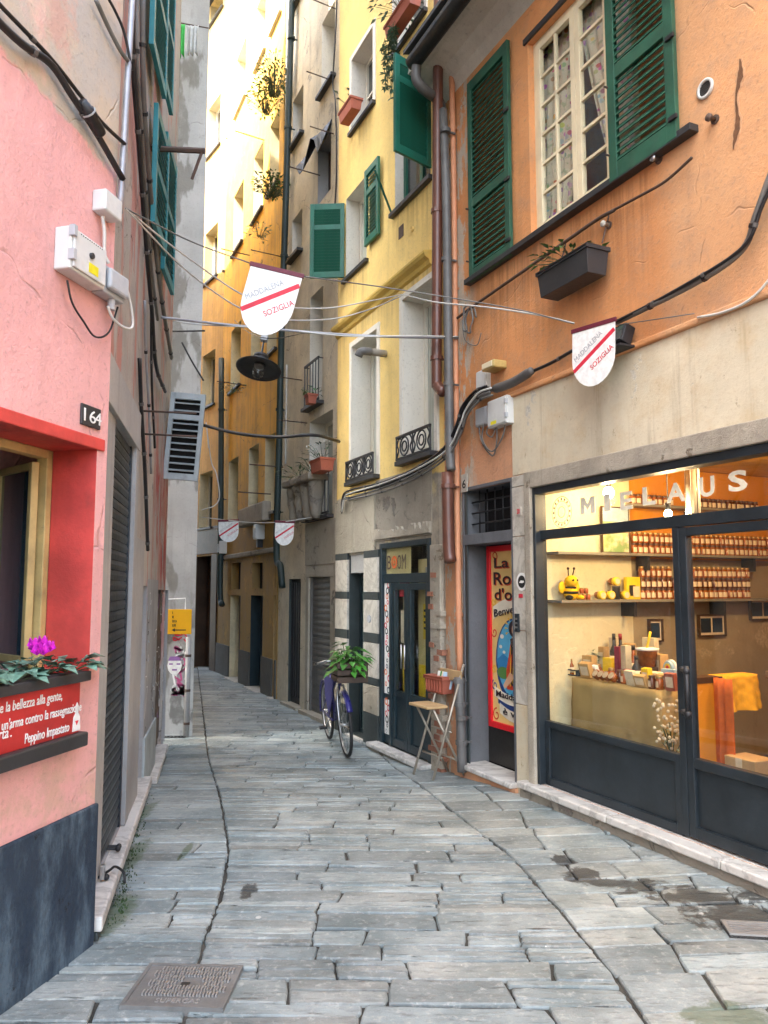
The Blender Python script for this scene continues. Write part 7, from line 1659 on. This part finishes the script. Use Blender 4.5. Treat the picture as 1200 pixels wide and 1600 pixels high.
# folding high stool with a trough of books on its back
f1, f2 = on_ground(646, 1211), on_ground(679, 1221); mid = (f1 + f2) / 2
sx_ = (f2 - f1); W_ = sx_.length; ang = math.atan2(sx_.y, sx_.x)
fs = thing('folding_stool', 'tall folding metal chair with pale wooden seat beside the brick pier', 'chair', (f1.x, f1.y, gz(f1.y) + .006), ang)
Hs = .66; Wd = max(W_ * .9, .28); Dp = .36
def rod(a, c, r=.011, mat='chrome', name='leg'): return MB().tube([a, c], r, 8).obj(name, M[mat], fs, True)
M['legmetal'] = paint('worn_beige_metal', (.40, .35, .28), .4, .15, .3, metal=.5)
for x in (0, Wd): rod((x, 0, 0), (x, Dp * .95, Hs + .36), .012, 'legmetal'); rod((x + (.02 if x == 0 else -.02), Dp, 0), (x + (.02 if x == 0 else -.02), .02, Hs - .02), .012, 'legmetal')
for z, y in ((.20, .10), (.42, .20)): rod((0, y, z), (Wd, y, z), .009, 'legmetal', 'stretcher')
rod((.02, Dp * .72, .17), (Wd - .02, Dp * .72, .17), .009, 'legmetal', 'stretcher')
MB().slab([(.0, -.05), (Wd, -.05), (Wd + .012, .06), (Wd, .17), (0, .17), (-.012, .06)], Hs - .025, Hs).obj('seat', M['wood'], fs, bevel=.008)
MB().box(-.015, Wd + .015, Dp * .83, Dp * .87, Hs + .20, Hs + .30).obj('backrest', M['wood'], fs, bevel=.006)
x, z = WY.at(664, 1079, -.30); p0_ = at_depth(663, 1080, f1.y + .22)
tr = thing('planter_trough', 'terracotta trough holding small books on top of the folding chair', 'planter', Vector((p0_.x, p0_.y, p0_.z)), ang + R(4)); L_ = .30; h_ = .16
b = MB(); tp = .02; b.add([(tp, tp, 0), (L_ - tp, tp, 0), (L_ - tp, .16 - tp, 0), (tp, .16 - tp, 0), (0, 0, h_), (L_, 0, h_), (L_, .16, h_), (0, .16, h_)], [(0, 3, 2, 1), (0, 1, 5, 4), (1, 2, 6, 5), (2, 3, 7, 6), (3, 0, 4, 7)]); b.obj('trough', M['terracotta'], tr)
MB().ring(-.008, L_ + .008, h_ - .03, h_ + .002, .006, -.008, .168).obj('rim', M['terracotta'], tr)
for k in range(6): MB().box(.03 + k * .045, .034 + k * .045, .0 - .0035, .012, .02, h_ - .035).obj('rib', M['terracotta'], tr)
for i, (x_, m_, lb) in enumerate(((.18, 'leaf2', 'green booklet standing in the terracotta trough'), (.205, 'jarlabel', 'cream booklet standing in the terracotta trough'), (.23, 'bluespray', 'pale blue booklet standing in the terracotta trough'), (.14, 'whitecloth', 'white booklet standing in the terracotta trough'))):
    k = thing('booklet', lb, 'book', tr.matrix_basis @ Vector((x_, .03, .06)), ang + R(50)); o = MB().box(0, .10, 0, .012, 0, .15).obj('cover', M[m_], k, bevel=.001); o.rotation_euler.y = R(12)
# pennants on the wires
def pennant(px, py, y, wd, hg, rz, label, txt=True, tilt=0):
    p = at_depth(px, py, y); t = thing('pennant', label, 'pennant', p, rz, 'shield pennants strung across the alley'); t.rotation_euler = (0, R(tilt), rz)
    n = 14; pts = [(-wd / 2, -.01), (-wd / 2, -hg * .52)]
    for i in range(1, n): a = math.pi * i / n; pts.append((-wd / 2 * math.cos(a), -hg * .52 - hg * .48 * math.sin(a)))
    pts += [(wd / 2, -hg * .52), (wd / 2, -.01)]
    MB().prism(pts, -.003, .003).obj('cloth', M['letterwhite'], t)
    MB().box(-wd / 2 - .01, wd / 2 + .01, -.008, .008, -.02, .012).obj('batten', flat('dark_red_batten', (.12, .01, .025), .6), t, bevel=.003)
    k = hg * .045; x0, z0, x1, z1 = -wd * .46, -hg * .70, wd * .49, -hg * .16
    d = Vector((x1 - x0, z1 - z0)).normalized(); nn = Vector((-d.y, d.x)) * k / 1.3
    MB().prism([(x0 - nn.x, z0 - nn.y), (x1 - nn.x, z1 - nn.y), (x1 + nn.x, z1 + nn.y), (x0 + nn.x, z0 + nn.y)], -.0042, -.003).obj('stripe', M['letterred'], t)
    if txt:
        a = math.atan2(z1 - z0, x1 - x0)
        for s, L_, off, m_ in (('MADDALENA', wd * .76, .075, 'lettergrey'), ('SOZIGLIA', wd * .60, -.20, 'letterred')):
            c = Vector(((x0 + x1) / 2 + (-.02 if off > 0 else .03) * 1, (z0 + z1) / 2)) + Vector((-d.y, d.x)) * off * hg - d * L_ / 2
            o = text(s, 'lettering', M[m_], t, c.x, c.x + L_, c.y, -.0045, h=hg * .085); o.rotation_euler = (R(90), -a, 0); o.name = 'lettering'
    return t
Yp = 5.1
pn1 = pennant(433, 421, Yp, .365, .475, 0, 'large white shield pennant with red stripe hanging nearest the middle of the alley', True, 14)
pn2 = pennant(927, 508, 5.2, .365, .43, R(-54), 'white shield pennant with red stripe hanging before the orange wall', True, 2)
pn3 = pennant(357, 813, 11.6, .30, .33, 0, 'small distant shield pennant farther from the drainpipe', True, -2); pn4 = pennant(445, 815, 10.6, .26, .33, 0, 'small distant shield pennant beside the corner drainpipe', True, 2)
def wire(label, pts, r, m, sag=0, group='wires across the alley'): return cable('wire', label, pts, r, m, 'wire', group, 5, 8)
A = at_wall(WL, 196, 326, -.05); B_ = at_wall(WR, 722, 476, -.05)
wire('thin wire carrying the large pennant from the conduit side', [A, at_depth(300, 378, 4.9), at_depth(390, 411, Yp)], .005, 'cable')
wire('thin wire running on from the large pennant to the orange wall pennant', [at_depth(476, 432, Yp), at_depth(620, 452, 5.6), at_depth(800, 482, 5.5), at_depth(897, 506, 5.45)], .005, 'cable')
wire('thin wire tying the orange wall pennant to its hook', [at_depth(957, 509, 5.2), at_wall(WR, 1085, 490, -.02)], .004, 'cable')
wire('pale wire sagging to the yellow cornice', [A, at_depth(290, 400, 5), at_depth(400, 470, 5.8), at_depth(500, 482, 6.6), at_depth(580, 470, 7), at_wall(WY, 628, 460, -.1)], .006, 'whitecable')
wire('second pale wire sagging lower to the yellow cornice', [A, at_depth(300, 430, 5.2), at_depth(400, 492, 6), at_depth(500, 500, 6.7), at_depth(570, 486, 7), at_wall(WY, 632, 460, -.1)], .006, 'whitecable')
wire('wire joining cornice and orange corner', [at_wall(WY, 630, 460, -.1), at_depth(680, 472, 6.8), at_depth(760, 480, 6.2), at_depth(840, 492, 5.8), at_depth(897, 505, 5.5)], .007, 'whitecable')
wire('twisted grey cable stretched straight across the alley', [at_wall(WL, 252, 496, -.03), at_depth(350, 507, 7), at_depth(480, 519, 7), at_depth(600, 526, 7), at_wall(WR, 716, 528, -.04)], .013, 'galv')
wire('thin cable wound round the straight grey one', [at_wall(WL, 252, 494, -.03), at_depth(300, 506, 6.95), at_depth(420, 513, 7.02), at_depth(540, 525, 6.95), at_depth(640, 525, 7.02), at_wall(WR, 716, 526, -.05)], .007, 'whitecable')
wire('black sagging cable lower in the alley', [at_depth(316, 664, 9.6), at_depth(370, 677, 9.5), at_depth(430, 683, 9.4), at_depth(490, 680, 9.3), at_wall(WY, 530, 690, -.05)], .022, 'black')
wire('string carrying the two small pennants', [at_depth(315, 808, 11.8), at_depth(357, 813, 11.6), at_depth(400, 817, 11.1), at_depth(445, 815, 10.6), at_wall(WB, 500, 806, -.03)], .007, 'whitecable')
wire('pale wire dangling beside the grey corner', [at_depth(326, 700, 10), at_depth(322, 660, 10), at_depth(330, 720, 10.2), at_depth(338, 740, 10.2), at_depth(343, 775, 10.2), at_depth(335, 790, 10.2), at_depth(315, 797, 10.2)], .008, 'whitecable')
wire('black stay wire dropping from the grey corner', [at_depth(284, 535, 9.4), at_depth(300, 565, 9.45), at_depth(318, 595, 9.5)], .012, 'black')
wire('iron arm holding the straight grey cable', [at_depth(262, 518, 9.4), at_depth(320, 517, 9.4)], .012, 'iron')
# hanging street lamp
c = at_depth(408, 556, 8.6); lp = thing('street_lamp', 'black enamel dish lamp hanging over the alley', 'street lamp', c)
r_ = .262; lp.rotation_euler = (R(-16), R(6), 0)
MB().lathe([(.085, .0), (.09, -.03), (.08, -.035), (.08, -.06), (.13, -.085), (.14, -.11), (.215, -.155), (r_, -.172), (r_ - .006, -.182), (.20, -.155), (.12, -.14), (.05, -.12), (0, -.12)], 28).obj('shade', M['iron'], lp, True)
MB().lathe([(.06, -.125), (.06, -.155), (.03, -.165)], 14).obj('socket', M['greypipe'], lp, True); gl = MB().ball((0, 0, -.21), .072, .072, .085, 14, 10).obj('globe', M['glass'], lp, True)
MB().tube([(0, 0, 0), (0, 0, .22)], .012, 6).obj('hanger', M['iron'], lp); MB().box(-.04, .04, -.03, .03, .2, .29).obj('junction', M['greybox'], lp, bevel=.006)
wire('wire carrying the street lamp', [at_wall(WF, 366, 500, 0), at_depth(407, 527, 8.6), at_wall(WB, 478, 520, 0)], .006, 'black')
# manhole cover, drain
c0, c1, c2, c3 = COVER; cw = (c1 - c0).length; ch = (c3 - c0).length
mh = thing('manhole_cover', 'worn square cast iron inspection cover with raised treads', 'manhole cover', (c0.x, c0.y, .014), math.atan2((c1 - c0).y, (c1 - c0).x))
M['castiron'] = paint('worn_cast_iron', (.185, .185, .18), .5, .25, .4, metal=.3, bump=.4)
MB().slab([(0, 0), (cw, 0), (cw, ch), (0, ch)], -.03, .0).obj('plate', M['castiron'], mh, bevel=.004)
q = MB().slab([(-.012, -.012), (cw + .012, -.012), (cw + .012, 0.004), (-.012, .004)], -.03, .004).slab([(-.012, ch - .004), (cw + .012, ch - .004), (cw + .012, ch + .012), (-.012, ch + .012)], -.03, .004).slab([(-.012, .005), (.004, .005), (.004, ch - .005), (-.012, ch - .005)], -.03, .004).slab([(cw - .004, .005), (cw + .012, .005), (cw + .012, ch - .005), (cw - .004, ch - .005)], -.03, .004)
q.obj('rim', M['castiron'], mh)
tm = MB()
for i in range(3): tm.slab([(i * .014, 0), (i * .014 + .007, 0), (i * .014 + .007, .032), (i * .014, .032)], 0, .010)
M['ironworn'] = paint('tread_worn_iron', (.34, .335, .325), .4, .15, .3, metal=.4); tme = tm.mesh('tread', M['ironworn']); nx, ny = 8, 6
for i in range(nx):
    for k in range(ny):
        x, y = cw * (.12 + .10 * i) + (.02 if k % 2 else 0), ch * (.22 + .12 * k)
        if abs(x - cw * .5) < .05 and abs(y - ch * .5) < .05: continue
        inst(tme, 'tread', mh, (x, y, 0), (0, 0, 0))
o = text('SUPERGAS', 'lettering', M['ironworn'], mh, cw * .3, cw * .75, ch * .07, 0, h=.03); o.rotation_euler = (0, 0, 0); o.location = (cw * .3, ch * .07, .0); bpy.data.objects[o.name].data.extrude = .004
MB().slab([(cw * .46, ch * .44), (cw * .55, ch * .44), (cw * .55, ch * .56), (cw * .46, ch * .56)], -.0, .003).obj('keyhole', M['iron'], mh)
dn = thing('drain_grate', 'iron street drain grate beside the wet stain', 'drain grate', (DRAIN.x - .14, DRAIN.y - .075, .016), R(-8)); 
MB().slab([(0, 0), (.36, 0), (.36, .15), (0, .15)], -.012, .002).obj('pit', M['dark'], dn)
MB().slab([(0, 0), (.36, 0), (.36, .02), (0, .02)], -.04, .012).slab([(0, .13), (.36, .13), (.36, .15), (0, .15)], -.04, .012).slab([(0, .021), (.02, .021), (.02, .129), (0, .129)], -.04, .012).slab([(.34, .021), (.36, .021), (.36, .129), (.34, .129)], -.04, .012).obj('frame', M['ironworn'], dn)
for k in range(4): MB().slab([(.02, .033 + k * .026), (.34, .033 + k * .026), (.34, .045 + k * .026), (.02, .045 + k * .026)], -.01, .010).obj('bar', M['ironworn'], dn)
# weeds in the damp corner under the long threshold
mo = MB(); M['mossgreen'] = paint('dark_moss', (.03, .065, .018), .8, .5, .3)
for i in range(380):
    u = rnd.random(); p = on_ground(176 + 44 * u, 1440 - 195 * u); p.x += abs(rnd.gauss(0, .035)) + .0; p.y += rnd.uniform(-.12, .12); a = rnd.uniform(0, 6.28)
    mo.leaf((p.x, p.y, gz(p.y) - .002), (math.cos(a) * .6, math.sin(a) * .6, 1), (math.cos(a), math.sin(a), 0), rnd.uniform(.008, .022), .010)
tag(mo.obj('moss', M['mossgreen'], None), 'green moss and weeds along the long threshold', 'moss', kind='stuff')
fit_texts()
